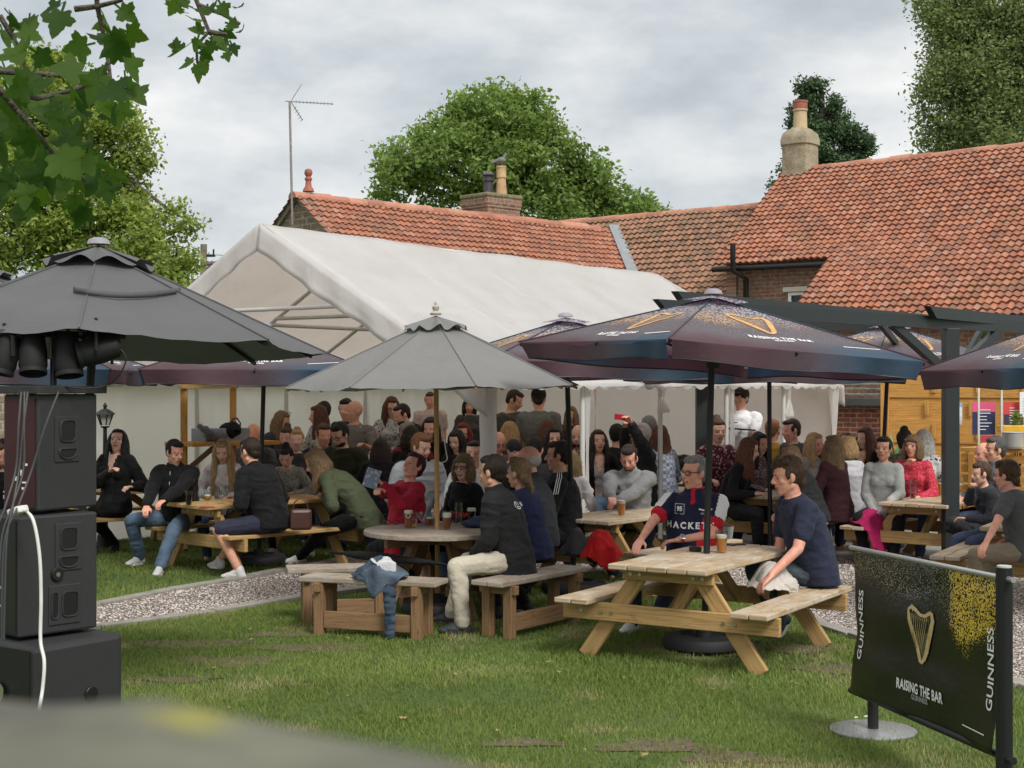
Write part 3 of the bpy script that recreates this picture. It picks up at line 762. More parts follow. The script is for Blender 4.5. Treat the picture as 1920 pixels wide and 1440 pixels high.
quadwall('wall', [Cp(2.5, 2.4, 0), Cp(2.5, 4.2, 0), Cp(2.5, 4.2, 3.1), Cp(2.5, 2.4, 4.4)], M_BRICK, bC, oC)
quadwall('gable_wall', [Cp(.05, 2.6, 4.35), Cp(.05, 0, 6.32), Cp(.05, -4.2, 3.2), Cp(.05, -4.2, 0), Cp(.05, 2.6, 0)], M_BRICK, bC, oC)
mb = MB(); mb.tube([Cp(-.12, 2.83, 4.16), Cp(2.5, 2.83, 4.13)], .055); mb.tube([Cp(2.4, 4.45, 2.98), Cp(CLn, 4.45, 2.96)], .055)
mb.build('gutter', M_BLACK, bC, oC, smooth=60)
mb = MB(); mb.tube([Cp(.42, 2.98, 4.62), Cp(.42, 2.98, 4.1), Cp(.55, 2.72, 3.95), Cp(.55, 2.68, 0)], .055, 10)
mb.build('soil_pipe', M_BLACK, bC, oC, smooth=60)
mb = MB(); mb.beam(Cp(1.3, 2.60, 3.72), Cp(2.6, 2.60, 3.72), .10, .09); wn = mb.build('window_lintel', plain('cream_lintel', (.62, .58, .5), .7), bC, oC, bevel=.005)
mb = MB()
for x in (1.42, 1.98, 2.02, 2.56): mb.beam(Cp(x, 2.58, 3.0), Cp(x, 2.58, 3.665), .06, .06, CN)
mb.beam(Cp(1.4, 2.575, 3.64), Cp(2.56, 2.575, 3.64), .06, .06); mb.beam(Cp(1.4, 2.575, 2.98), Cp(2.56, 2.575, 2.98), .06, .06)
wf = mb.build('window', M_WHITE, bC, oC)
mb = MB(); mb.v = [Cp(1.4, 2.565, 3), Cp(2.56, 2.565, 3), Cp(2.56, 2.565, 3.64), Cp(1.4, 2.565, 3.64)]; mb.face((0, 1, 2, 3)); mb.build('pane', plain('window_glass', (.02, .025, .03), .05, .1, 3, 0), wf, oC)
# low lean-to of red brick in front of house C, right of the marquee
ln = empty('brick_lean_to', Cp(3.2, 5.4, 0), 'low red brick lean-to with stone slate eave beside the marquee end', 'building'); oL = ln.location.copy()
La, Lb = XY(1480, 23.2), XY(1760, 21.9); ld = (Lb-La).normalized(); lnr = V((ld.y, -ld.x, 0)); 
if lnr.y > 0: lnr = -lnr
quadwall('wall', [La, Lb, Lb+V((0, 0, 1.62)), La+V((0, 0, 1.62))], M_BRICKR, ln, oL)
mb = MB(); mb.beam(La+lnr*.12+V((0, 0, 1.66)), Lb+lnr*.12+V((0, 0, 1.66)), .13, .14); mb.build('gutter', plain('dark_gutter', (.07, .075, .075), .5), ln, oL, bevel=.02)
mb = MB()
for i in range(14):
    a = La.lerp(Lb, i/14); b = La.lerp(Lb, (i+.97)/14)
    for j in range(4):
        c = (a+b)/2-lnr*(.0+.3*j)+V((0, 0, 1.80+.10*j)); mb.beam(a-lnr*(.3*j)+V((0, 0, 1.78+.08*j+random.uniform(-.01, .01))), b-lnr*(.3*j)+V((0, 0, 1.78+.08*j)), .36, .035)
mb.build('roof', plain('stone_slate', (.27, .25, .21), .9, .4, 5, .6, 30), ln, oL, bevel=.006)
# ---- chimneys
def chim_base(name, c, w, dpt, z0, z1, mat, label, ax, cat='chimney'):
    e = empty(name, (c.x, c.y, z0), label, cat, None); return e
ca = A0+AD*5.2-AN*.35; ea = V((ca.x, ca.y, 4.7))
mb = MB()
ang = math.atan2(AD.y, AD.x)
for z0, z1, w in ((4.4, 5.32, .92), (5.32, 5.38, .97), (5.38, 5.66, .93), (5.66, 5.72, .97), (5.72, 5.88, .99)):
    mb.box((ca.x, ca.y, (z0+z1)/2), w, w*.85, z1-z0, ang)
ch = mb.build('chimney', M_BRICK, bA, oA); boxuv(ch)
mb = MB(); mb.box((ca.x, ca.y, 5.92), 1.03, .88, .08, ang); mb.build('capping', plain('mossy_cap', (.25, .24, .14), .9, .5, 12, .6), ch, V((0, 0, 0))+oA, bevel=.02)
pc = XY(940, ca.y); pc = V((pc.x, ca.y-.05, 5.94)); mb = MB(); mb.lathe([(.125, 0), (.12, .05), (.095, .38), (.11, .39), (.11, .42), (.105, .43), (.105, .60), (.115, .62), (.10, .64), (.06, .64)], pc, 16)
mb.build('chimney_pot', plain('buff_pot', (.52, .38, .20), .8, .25, 6, .3, col2=(.40, .22, .12)), ch, oA, smooth=40)
pc2 = V((XY(916, ca.y).x, ca.y, 5.94)); mb = MB(); mb.lathe([(.10, 0), (.10, .32), (.13, .33), (.13, .36), (.10, .37), (.10, .44), (.14, .45), (.14, .47), (.03, .54)], pc2, 14)
mb.build('flue_cowl', plain('dark_flue', (.06, .05, .06), .5), ch, oA, smooth=40)
# pigeon on the pot
pg = MB(); pb = pc+V((0, 0, .64)); pg.ell(pb+V((0, 0, .13)), (.10, .055, .065)); pg.limb(pb+V((.05, 0, .17)), pb+V((.085, 0, .25)), .035, .025); pg.ell(pb+V((.09, 0, .265)), (.03, .024, .026)); pg.limb(pb+V((.115, 0, .262)), pb+V((.14, 0, .255)), .009, .003)
pg.tube([pb+V((-.06, 0, .13)), pb+V((-.15, 0, .09)), pb+V((-.2, 0, .06))], [.045, .03, .018]); pg.limb(pb+V((0, .015, .08)), pb+V((.01, .015, 0)), .008, .006); pg.limb(pb+V((0, -.015, .08)), pb+V((.01, -.015, 0)), .008, .006)
o = soft(pg, 'pigeon', plain('pigeon_feathers', (.20, .19, .21), .7, .4, 30), .008, None, pb); tag(o, 'grey pigeon perched on top of the buff chimney pot', 'bird')
# chimney C (rendered, with shoulder)
cc_ = C0+CD*.25; oc = V((cc_.x, cc_.y, 0)); an2 = math.atan2(CD.y, CD.x); mb = MB()
prof = [(5.6, .33), (6.25, .32), (6.35, .31), (6.86, .31), (6.88, .34), (7.0, .34), (7.12, .30), (7.20, .21), (7.23, .15)]
n4 = 8
base = 0
for z, r in prof:
    for k in range(16):
        th = 2*math.pi*k/16; cx, sx_ = math.cos(th), math.sin(th); q = (abs(cx)**5+abs(sx_)**5)**(-1/5)
        p = CD*(r*q*cx)+CN*(r*q*sx_); mb.v.append(V((cc_.x, cc_.y, z))+p)
for i in range(len(prof)-1):
    for k in range(16):
        k2 = (k+1) % 16; mb.face((i*16+k, i*16+k2, (i+1)*16+k2, (i+1)*16+k))
mb.face(tuple((len(prof)-1)*16+k for k in range(16)))
chc = mb.build('chimney', plain('lichened_render', (.40, .34, .25), .95, .5, 5, .7, 25, col2=(.22, .19, .12), dist=.02), bC, oC, smooth=45)
mb = MB(); mb.lathe([(.15, 0), (.145, .06), (.135, .36), (.155, .37), (.155, .40), (.14, .41)], (cc_.x, cc_.y, 7.22), 18)
pt = mb.build('chimney_pot', plain('buff_pot2', (.55, .42, .25), .8, .2, 6, .2), chc, oC, smooth=40)
mb = MB(); mb.lathe([(.15, 0), (.15, .12), (.16, .13), (.16, .17), (.12, .17)], (cc_.x, cc_.y, 7.63), 18); mb.build('pot_rim', plain('terracotta', (.36, .12, .08), .7, .3, 12, .3), chc, oC, smooth=40)
# ---- TV aerial on its mast
am = A0-AD*.02-AN*.10; am = V((XY(551, am.y).x, am.y-.18, 4.9)); mt = V((am.x-.05, am.y, 1.9+535/F*am.y))
ae = empty('tv_aerial', am, 'tall thin aerial mast with yagi antenna on the stone gable', 'aerial'); oE = am.copy()
mb = MB(); mb.tube([am, mt], .022, 8); mb.build('mast', plain('galvanised', (.30, .26, .24), .5, .4, 12), ae, oE, smooth=60)
mb = MB(); bx = V((.95, .3, 0)).normalized(); mb.tube([mt-bx*.08, mt+bx*.82], .011, 6)
for i in range(11): q = mt+bx*(.12+.066*i); mb.tube([q-V((-.3, .95, 0))*.09+V((0, 0, -.012)), q+V((-.3, .95, 0))*.09+V((0, 0, .012))], .005, 5); mb.tube([q+V((0, 0, -.03)), q+V((0, 0, .03))], .005, 5)
mb.tube([mt+bx*.02, mt+bx*.22+V((0, 0, .33))], .01, 5); mb.tube([mt+bx*.02, mt+bx*.24+V((0, 0, -.34))], .012, 5)
for i in range(5): q = mt+bx*(.10+.03*i)+V((0, 0, -.12-.055*i)); mb.tube([q-V((-.3, .95, 0))*.15, q+V((-.3, .95, 0))*.15], .005, 5)
mb.build('yagi_antenna', plain('grey_alloy', (.33, .33, .34), .4), ae, oE)
# ---- far small roof and utility pole at the left
fr = empty('distant_house', XY(420, 46), 'small dark roofed house far off left of the marquee peak', 'building'); oF = fr.location.copy()
q = XY(425, 46); mb = MB(); mb.beam(q+V((-1.0, 0, 2.6)), q+V((3.5, 1, 2.6)), 4, 5.2); boxuv(mb.build('wall', M_BRICK, fr, oF))
pantiles('roof', q+V((-1.0, 1.5, 6.0)), (1, 0, 0), (0, -.8, -.6), 4.5, 2.2, plain('dark_slate', (.10, .085, .08), .8, .4, 4), fr, oF, segs=7)
up = XY(382, 44); mb = MB(); mb.tube([up, up+V((0, 0, 6.25))], [.13, .10], 10); pole = mb.build('utility_pole', plain('pole_timber', (.20, .17, .14), .9, .3, 4), None, up, smooth=60); tag(pole, 'wooden utility pole with wires beyond the left trees', 'utility pole')
mb = MB(); mb.beam(up+V((-.35, 0, 5.9)), up+V((.35, 0, 5.9)), .07, .07)
for k in (-.3, 0, .3): mb.tube([up+V((k, 0, 5.9)), up+V((k, 0, 6.1))], .03, 6)
for z in (5.95, 5.6): mb.tube([up+V((0, 0, z)), up+V((2.4, .4, z-.12)), up+V((5, 1, z-.05))], .012, 4); mb.tube([up+V((0, 0, z)), up+V((-3, -.4, z+.25))], .012, 4)
mb.build('wires', M_BLACK, pole, up)
# ---- stone garden wall at far left
mb = MB(); a, b = XY(-60, 19.5), XY(170, 21.5); quadL = quadwall('stone_wall', [a, b, b+V((0, 0, 1.95)), a+V((0, 0, 1.95))], M_STONE, None, None, .3)
tag(quadL, 'old rubble and brick garden wall behind the loudspeakers', 'wall')
# ================================================================ trees
def leafmat(name, c1, c2, tr=.35):
    m, nt, b, out = mk(name); at = nt.nodes.new('ShaderNodeAttribute'); at.attribute_name = 'tint'
    r = ramp(nt, [(0, c1), (1, c2)]); nt.links.new(at.outputs['Fac'], r.inputs[0])
    nt.links.new(r.outputs[0], b.inputs['Base Color']); b.inputs['Roughness'].default_value = .6; b.inputs['Specular IOR Level'].default_value = .18
    t = nt.nodes.new('ShaderNodeBsdfTranslucent'); hs = nt.nodes.new('ShaderNodeHueSaturation'); hs.inputs['Value'].default_value = 1.6; hs.inputs['Saturation'].default_value = 1.15
    nt.links.new(r.outputs[0], hs.inputs['Color']); nt.links.new(hs.outputs[0], t.inputs[0])
    mx = nt.nodes.new('ShaderNodeMixShader'); mx.inputs[0].default_value = tr
    nt.links.new(b.outputs[0], mx.inputs[1]); nt.links.new(t.outputs[0], mx.inputs[2]); nt.links.new(mx.outputs[0], out.inputs[0]); return m
M_BARK = plain('bark', (.10, .08, .06), .9, .4, 9, .8, 30, dist=.03)
def leaves(centres, rads, ncl, per, clr, size, droop=0, seed=0, shell=.55, flat=.75):
    cs = np.array([tuple(c) for c in centres]); rd = np.array(rads); w = rd**2; w = w/w.sum()
    sc_, sr_ = [], []
    for c_, r0 in zip(cs, rd):
        m_ = int(9+16*min(1, r0/1.2)); d_ = rng.normal(size=(m_, 3)); d_ /= np.linalg.norm(d_, axis=1)[:, None]
        sc_.append(c_+d_*(r0*rng.uniform(.35, .95, m_))[:, None]); sr_.append(r0*rng.uniform(.18, .38, m_))
    cs = np.concatenate(sc_); rd = np.concatenate(sr_); w = rd**2*rng.uniform(.5, 1.5, len(rd)); w = w/w.sum()
    k = rng.choice(len(cs), ncl, p=w); dv = rng.normal(size=(ncl, 3)); dv /= np.linalg.norm(dv, axis=1)[:, None]; dv[:, 2] *= flat
    rr = rng.uniform(shell**3, 1, ncl)**(1/3); cl = cs[k]+dv*(rd[k]*rr)[:, None]
    ct = rng.uniform(0, 1, ncl); n = ncl*per; c = np.repeat(cl, per, 0)
    off = rng.normal(size=(n, 3))*clr*np.array([1, 1, .7]); 
    if droop: off[:, 2] -= np.abs(rng.normal(size=n))*droop
    c = c+off
    nrm = rng.normal(size=(n, 3))+np.array([0, 0, .9]); nrm /= np.linalg.norm(nrm, axis=1)[:, None]
    a = np.cross(nrm, rng.normal(size=(n, 3))); a /= np.linalg.norm(a, axis=1)[:, None]; b = np.cross(nrm, a)
    s = size*rng.uniform(.6, 1.25, n)[:, None]
    v = np.stack([c-a*s*.5, c-b*s*.28+nrm*s*.05, c+a*s*.55, c+b*s*.28+nrm*s*.05], 1)
    t = np.clip(np.repeat(ct, per)*.45+rng.uniform(0, .55, n), 0, 1)
    return v.reshape(-1, 3), np.repeat(t, 4), cl
def tree(label, base, top, trunk_r, blobs, ncl, per, clr, size, mat, name='tree', droop=0, shell=.55, flat=.8, branch=26, topr=.3, group=None):
    base = V(base); e = empty(name, base, label, 'tree', group); cs = [b[0] for b in blobs]; rs = [b[1] for b in blobs]
    v, t, cl = leaves(cs, rs, ncl, per, clr, size, droop, 0, shell, flat); n = len(v)//4
    col = np.ones((len(v), 4)); col[:, :3] = t[:, None]
    npmesh('crown', v-np.array(base), n, 4, mat, col=col, parent=e)
    mb = MB(); top = V(top); mb.tube([base, base.lerp(top, .5)+V((.1, 0, 0)), top], [trunk_r, trunk_r*.75, trunk_r*topr], 10)
    tr = mb.build('trunk', M_BARK, e, base, smooth=60)
    mb = MB()
    for c in cs:
        s = base.lerp(top, random.uniform(.45, .95)); m = s.lerp(c, .5)+V((random.uniform(-.3, .3), random.uniform(-.3, .3), .3)); mb.tube([s, m, c], [trunk_r*.35, trunk_r*.2, trunk_r*.08], 6)
    for i in rng.choice(len(cl), min(len(cl), branch*6), replace=False):
        q = V(cl[i]); c = min(cs, key=lambda x: (x-q).length); mb.tube([c, c.lerp(q, .5)+V((0, 0, .1)), q], [trunk_r*.08, trunk_r*.05, .008], 4)
    mb.build('limbs', M_BARK, e, base, smooth=60); return e
def B(px, py, d, rpx): return (P(px, py, d), rpx/F*d)
# centre tree behind the roofs (d about 42)
M_L2 = leafmat('leaf_mid', (.095, .155, .04), (.25, .34, .10))
tree('broad mid green deciduous tree rising behind the centre roof ridge', XY(950, 43), P(950, 300, 43), .35,
     [B(925, 255, 43, 95), B(800, 320, 42.5, 90), B(745, 345, 43.5, 50), B(1010, 280, 42.5, 90), B(1075, 345, 43, 85), B(900, 350, 42, 95), B(1010, 370, 42, 80), B(1150, 385, 43, 50), B(870, 215, 43.5, 55), B(950, 200, 43.5, 48), B(740, 290, 44, 38), B(830, 240, 44, 42), B(1120, 360, 43, 45), B(985, 220, 43.5, 50), B(1195, 392, 43.5, 36)],
     2500, 14, .17, .18, M_L2, shell=.75)
tree('small leafy tree top showing at the right foot of the centre tree', XY(1215, 47), P(1215, 385, 47), .2, [B(1205, 400, 47, 30), B(1235, 412, 47, 20)], 260, 14, .2, .2, M_L2, branch=6)
# left tree (d about 26)
M_L1 = leafmat('leaf_light', (.11, .17, .035), (.35, .42, .11))
tree('bright yellow green tree filling the left side behind the parasol', XY(80, 27), P(110, 200, 27), .32,
     [B(60, 210, 27, 110), B(170, 190, 26.5, 80), B(210, 270, 26, 75), B(90, 330, 26, 120), B(215, 350, 26, 70), B(280, 420, 25.5, 55), B(330, 480, 25.5, 45), B(180, 440, 25.5, 100), B(40, 440, 25.5, 110), B(250, 500, 25, 80), B(0, 300, 27, 90), B(345, 425, 25.5, 24), B(275, 300, 26, 26), B(320, 395, 25.6, 22), B(120, 140, 27, 45), B(330, 525, 25.2, 42), B(270, 555, 25, 60), B(150, 540, 25, 90)],
     4600, 14, .12, .10, M_L1, shell=.6)
# conifer behind the house (d about 45)
M_L3 = leafmat('needle_dark', (.04, .08, .04), (.12, .18, .085), .15)
tree('dark blue green conifer behind the rendered chimney', XY(1545, 46), P(1540, 170, 46), .3,
     [B(1530, 175, 46, 36), B(1555, 225, 46, 46), B(1520, 235, 46, 36), B(1600, 270, 46, 42), B(1540, 285, 46, 55), B(1590, 320, 46, 36), B(1500, 215, 46.2, 24), B(1625, 265, 46, 20), B(1455, 345, 46, 14), B(1490, 300, 46, 30), B(1560, 335, 46, 50), B(1510, 160, 46, 22)],
     1300, 24, .10, .12, M_L3, name='conifer_tree', droop=.10, shell=.7)
# weeping tree top right (d about 36)
M_L4 = leafmat('leaf_olive', (.095, .145, .05), (.26, .31, .13))
tree('tall drooping olive green tree at the top right corner', XY(1860, 37), P(1870, 60, 37), .4,
     [B(1860, 40, 37, 100), B(1780, 60, 37, 65), B(1760, 140, 36.5, 55), B(1830, 150, 36.5, 85), B(1900, 160, 36.5, 90), B(1745, 215, 36.5, 32), B(1800, 235, 36.5, 60), B(1880, 240, 36, 80), B(1780, -30, 37, 70), B(1960, 60, 37, 110), B(1730, 160, 36.5, 24), B(1760, 250, 36.3, 34)],
     3600, 15, .15, .12, M_L4, droop=.45, shell=.6)
# hedge greenery low at far left and beyond, plants by the fence
def shrub(label, c, r, n, size, mat, name='shrub', cat='shrub'):
    c = V(c); e = empty(name, (c.x, c.y, 0), label, cat)
    v, t, cl = leaves([c], [r], n, 12, r*.16, size, 0, 0, .3, .9); col = np.ones((len(v), 4)); col[:, :3] = t[:, None]
    npmesh('foliage', v-np.array((c.x, c.y, 0)), len(v)//4, 4, mat, col=col, parent=e)
    mb = MB()
    for i in range(7): mb.tube([V((c.x, c.y, 0)), c+V((random.uniform(-r, r)*.6, random.uniform(-r, r)*.6, random.uniform(-.2, r*.7)))], [.015, .005], 5)
    mb.build('stems', M_BARK, e, V((c.x, c.y, 0))); return e
shrub('green bush beyond the wall seen behind the stage lamps', P(60, 700, 23), .75, 220, .1, M_L1)
shrub('green bush behind the wall beside the marquee left edge', P(152, 742, 22.5), .5, 160, .1, M_L1)
def fern(label, c, n, L, name='spiky_plant'):
    c = V(c); mb = MB()
    for i in range(n):
        a = random.uniform(0, 6.28); t = random.uniform(.2, .8); d = V((math.cos(a), math.sin(a), 0)); ll = L*random.uniform(.7, 1); sd = V((-d.y, d.x, 0))*.02
        pts = [c+d*(ll*t*u)+V((0, 0, ll*(1.0*u-.75*u*u*t*1.2))) for u in (0, .35, .7, 1)]
        b = len(mb.v)
        for p, w_ in zip(pts, (.8, 1, .7, .05)): mb.v += [p-sd*w_, p+sd*w_]
        for k in range(3): mb.face((b+2*k, b+2*k+1, b+2*k+3, b+2*k+2))
    o = mb.build(name, plain('frond_green', (.12, .22, .06), .5, .3, 12), None, c); return tag(o, label, 'plant')
# ---- overhanging sycamore branch close above the camera, upper left
def sycleaf():
    pts = [(0, -.02), (.09, -.09), (.22, -.14), (.33, -.10), (.31, .0), (.34, .06), (.46, .10), (.60, .22), (.50, .28), (.47, .38), (.36, .38), (.27, .36), (.27, .47), (.20, .53), (.14, .66), (0, .82)]
    full = pts+[(-x, y) for x, y in pts[::-1][1:-1]]
    return full
SL = sycleaf()
M_LF = leafmat('sycamore_leaf', (.022, .055, .010), (.07, .125, .022), .5)
def branch(label, leafs, twigs, seed):
    random.seed(seed); org = V(twigs[0][0]); e = empty('overhanging_branch', org, label, 'branch'); vs = []; fs = []; tint = []
    for p, s, ang in leafs:
        t = random.random(); tilt = V((random.uniform(-.7, .7), random.uniform(-1, -.2), random.uniform(-.5, .8))).normalized()
        ax = V((math.cos(ang), .2*random.uniform(-1, 1), math.sin(ang))); ax = (ax-tilt*ax.dot(tilt)).normalized(); bx = tilt.cross(ax)
        b = len(vs); sx = random.uniform(.75, 1.05); cv = random.uniform(.2, 1.1)
        vs.append(p+ax*(.25*s)); tint.append(t)
        for x, y in SL:
            vs.append(p+bx*(x*s*sx)+ax*(y*s)-tilt*(-cv*s*(x*x*1.2+.35*max(0, y-.2)**2))+tilt*0); tint.append(min(1, max(0, t+random.uniform(-.05, .05))))
        n = len(SL)
        for i in range(n): fs.append((b, b+1+i, b+1+(i+1) % n))
        # stalk
        q = p-ax*(.35*s); w_ = bx*.004
        b = len(vs); vs += [p-w_, p+w_, q+w_, q-w_]; tint += [t]*4; fs.append((b, b+1, b+2, b+3))
    me = bpy.data.meshes.new('leaves'); me.from_pydata([tuple(v-org) for v in vs], [], fs)
    ca = me.color_attributes.new('tint', 'FLOAT_COLOR', 'POINT'); a = np.ones((len(vs), 4), np.float32); a[:, 0] = a[:, 1] = a[:, 2] = tint; ca.data.foreach_set('color', a.ravel())
    me.shade_smooth(); link_mesh('foliage', me, M_LF, e)
    mb = MB()
    for tw in twigs: mb.tube([V(p) for p in tw], [.010*(1-.6*i/len(tw)) for i in range(len(tw))], 6)
    mb.build('twig', M_BARK, e, org, smooth=60)
lf = []
def L_(px, py, s, ang, d=None): lf.append((P(px, py, d or random.uniform(4.0, 5.2)), s/F*4.6*1.0, R(ang)))
for px, py, s, a in [(115, 25, 66, -100), (110, 10, 50, 200), (195, 30, 60, -80), (228, 18, 55, -40), (215, 90, 55, -60), (240, 110, 55, -50), (160, 85, 60, 190), (205, 120, 60, -90), (150, 135, 70, 190), (185, 145, 70, -110), (235, 150, 58, -70), (230, 195, 55, -110), (245, 170, 50, -60), (60, 140, 55, -120), (30, 90, 60, -60), (40, 60, 55, -30), (20, 30, 55, -50), (55, 35, 50, -70), (10, 130, 60, -90), (70, 100, 50, -40), (15, 175, 70, -80), (60, 180, 75, -100), (20, 215, 85, -100), (70, 205, 60, -40), (110, 215, 80, -80), (135, 240, 70, -60), (50, 160, 60, 200), (85, 150, 50, -90), (45, 285, 60, -100), (90, 300, 85, -80), (110, 290, 70, -50), (75, 330, 75, -120), (140, 320, 60, -70), (160, 300, 55, -60), (175, 330, 65, -70), (205, 335, 60, -60), (215, 320, 50, -90), (20, 320, 70, -90), (50, 350, 60, -90), (10, 365, 60, -100), (40, 385, 55, -80), (140, 370, 55, -90), (150, 395, 45, -80), (60, 385, 50, -100), (120, 345, 60, -90), (175, 255, 50, -70), (100, 260, 60, -110), (0, 260, 70, -90), (150, 205, 50, -100), (190, 190, 45, -60), (5, 60, 50, -90), (130, 155, 55, -70), (30, 245, 60, -60), (95, 180, 60, -90), (165, 170, 60, -120), (25, 405, 40, -90), (55, 375, 40, -70), (240, 60, 45, -20)]:
    L_(px, py, s, a)
tw = [[P(-120, 150, 4.3), P(0, 170, 4.4), P(70, 185, 4.5), P(130, 170, 4.5), P(190, 150, 4.6)], [P(180, -60, 4.5), P(182, 10, 4.5), P(195, 70, 4.6), P(205, 130, 4.6), P(210, 170, 4.6)],
      [P(-60, 130, 4.4), P(60, 138, 4.5), P(180, 145, 4.6), P(240, 165, 4.7)], [P(0, 170, 4.4), P(60, 240, 4.5), P(110, 300, 4.5), P(160, 340, 4.5)], [P(-60, 330, 4.6), P(20, 335, 4.6), P(90, 345, 4.6), P(150, 380, 4.6)], [P(0, 30, 4.5), P(30, 80, 4.5), P(60, 160, 4.5)], [P(140, 17, 4.5), P(182, 12, 4.5), P(230, 0, 4.5)]]
for i in range(42):
    u_ = random.random(); qx, qy = random.choice([(30+random.gauss(0, 30), 190+random.gauss(0, 50)), (60+random.gauss(0, 50), 240+random.gauss(0, 60)), (90+random.gauss(0, 55), 330+random.gauss(0, 35)), (200+random.gauss(0, 22), 130+random.gauss(0, 45)), (20, 330)]); L_(qx, min(qy, 400), random.uniform(38, 66), random.uniform(-130, -40))
branch('overhanging sycamore branch with large leaves at the upper left', lf, tw, 3)
lf = []
for px, py, s, a in [(340, 20, 50, 200), (360, 35, 45, -90), (390, 15, 50, -70), (350, 10, 40, 180), (380, 60, 42, 190), (400, 70, 46, -40), (420, 60, 40, -30), (410, 85, 42, -60), (395, 80, 40, -100), (345, 90, 50, 190), (335, 85, 36, 170), (360, 115, 46, 200), (370, 125, 50, -90), (380, 115, 40, -60), (435, 85, 34, -60), (430, 45, 38, -30), (445, 15, 30, -60), (415, 10, 40, -60), (380, 95, 36, -50), (330, 5, 40, -120), (425, 100, 32, -70), (455, 55, 26, -50), (370, 75, 34, -110)]:
    L_(px, py, s, a, random.uniform(4.9, 5.5))
branch('smaller hanging sycamore spray left of the aerial', lf, [[P(345, -60, 5.2), P(372, 10, 5.2), P(392, 60, 5.2), P(368, 85, 5.2), P(370, 118, 5.2)], [P(372, 10, 5.2), P(415, 25, 5.2), P(450, 45, 5.2)], [P(392, 60, 5.2), P(425, 65, 5.2)]], 5)
random.seed(11)
# ================================================================ parasols
def guinmat():
    m, nt, b, out = mk('printed_parasol_cloth'); uv = coords(nt, 'UV'); ob = coords(nt)
    s = nt.nodes.new('ShaderNodeSeparateXYZ'); nt.links.new(uv, s.inputs[0]); u, v = s.outputs[0], s.outputs[1]
    n1 = noi(nt, ob, 3, 4); wob = mth(nt, 'MULTIPLY', mth(nt, 'SUBTRACT', n1, .5), .25)
    vw = mth(nt, 'ADD', v, wob); base = (.12, .105, .12)
    ru = ramp(nt, [(.35, (.090, .046, .058)), (.55, (.082, .058, .072)), (.76, (.045, .085, .13)), (1, (.035, .068, .11))]); nt.links.new(u, ru.inputs[0])
    rv = ramp(nt, [(.12, (1, 1, 1)), (.30, (0, 0, 0))]); nt.links.new(mth(nt, 'ADD', vw, .04), rv.inputs[0])
    col = mixc(nt, rv.outputs[0], base, ru.outputs[0])
    def speck(scale, thr, fv, c, col):
        vo = nt.nodes.new('ShaderNodeTexVoronoi'); vo.inputs['Scale'].default_value = scale; nt.links.new(ob, vo.inputs['Vector'])
        rr = ramp(nt, [(thr, (1, 1, 1)), (thr+.08, (0, 0, 0))]); nt.links.new(vo.outputs[0], rr.inputs[0])
        return mixc(nt, mth(nt, 'MULTIPLY', rr.outputs[0], fv), col, c)
    f1 = ramp(nt, [(.50, (0, 0, 0)), (.68, (1, 1, 1))]); nt.links.new(vw, f1.inputs[0])
    f2 = ramp(nt, [(.42, (0, 0, 0)), (.54, (1, 1, 1)), (.76, (0, 0, 0))]); nt.links.new(vw, f2.inputs[0])
    f3 = ramp(nt, [(.2, (0, 0, 0)), (.36, (.35, .35, .35)), (.5, (0, 0, 0))]); nt.links.new(vw, f3.inputs[0])
    col = speck(48, .42, f1.outputs[0], (.42, .39, .43), col)
    gl = ramp(nt, [(.1, (1, 1, 1)), (.62, (0, 0, 0))]); nt.links.new(u, gl.inputs[0])
    col = speck(55, .40, mth(nt, 'MULTIPLY', f2.outputs[0], mth(nt, 'ADD', gl.outputs[0], .25)), (.62, .38, .16), col)
    col = speck(34, .16, f3.outputs[0], (.55, .52, .56), col)
    nt.links.new(col, b.inputs['Base Color']); b.inputs['Roughness'].default_value = .7
    bump(nt, b, noi(nt, coords(nt, 'Object', (1, 1, 1)), 9, 4), .4, .02)
    t = nt.nodes.new('ShaderNodeBsdfTranslucent'); nt.links.new(mixc(nt, 1, col, (2.2, 1.9, 2.3), 'MULTIPLY'), t.inputs[0])
    mx = nt.nodes.new('ShaderNodeMixShader'); mx.inputs[0].default_value = .3
    nt.links.new(b.outputs[0], mx.inputs[1]); nt.links.new(t.outputs[0], mx.inputs[2]); nt.links.new(mx.outputs[0], out.inputs[0]); return m
M_GUI = guinmat()
M_GCAN = plain('grey_parasol_cloth', (.19, .19, .185), .8, .10, 3, .35, 14, dist=.02, transl=.12)
M_DCAN = plain('charcoal_parasol_cloth', (.098, .10, .103), .8, .12, 3, .35, 12, dist=.02, transl=.08)
M_INKW = plain('white_print', (.78, .78, .78), .6, .03, 9, 0)
M_GOLD = plain('gold_print', (.62, .36, .10), .5, .3, 18, 0, col2=(.45, .22, .06))
M_UPOLE = plain('oiled_pole_wood', (.48, .26, .09), .5, .25, 8, .2)
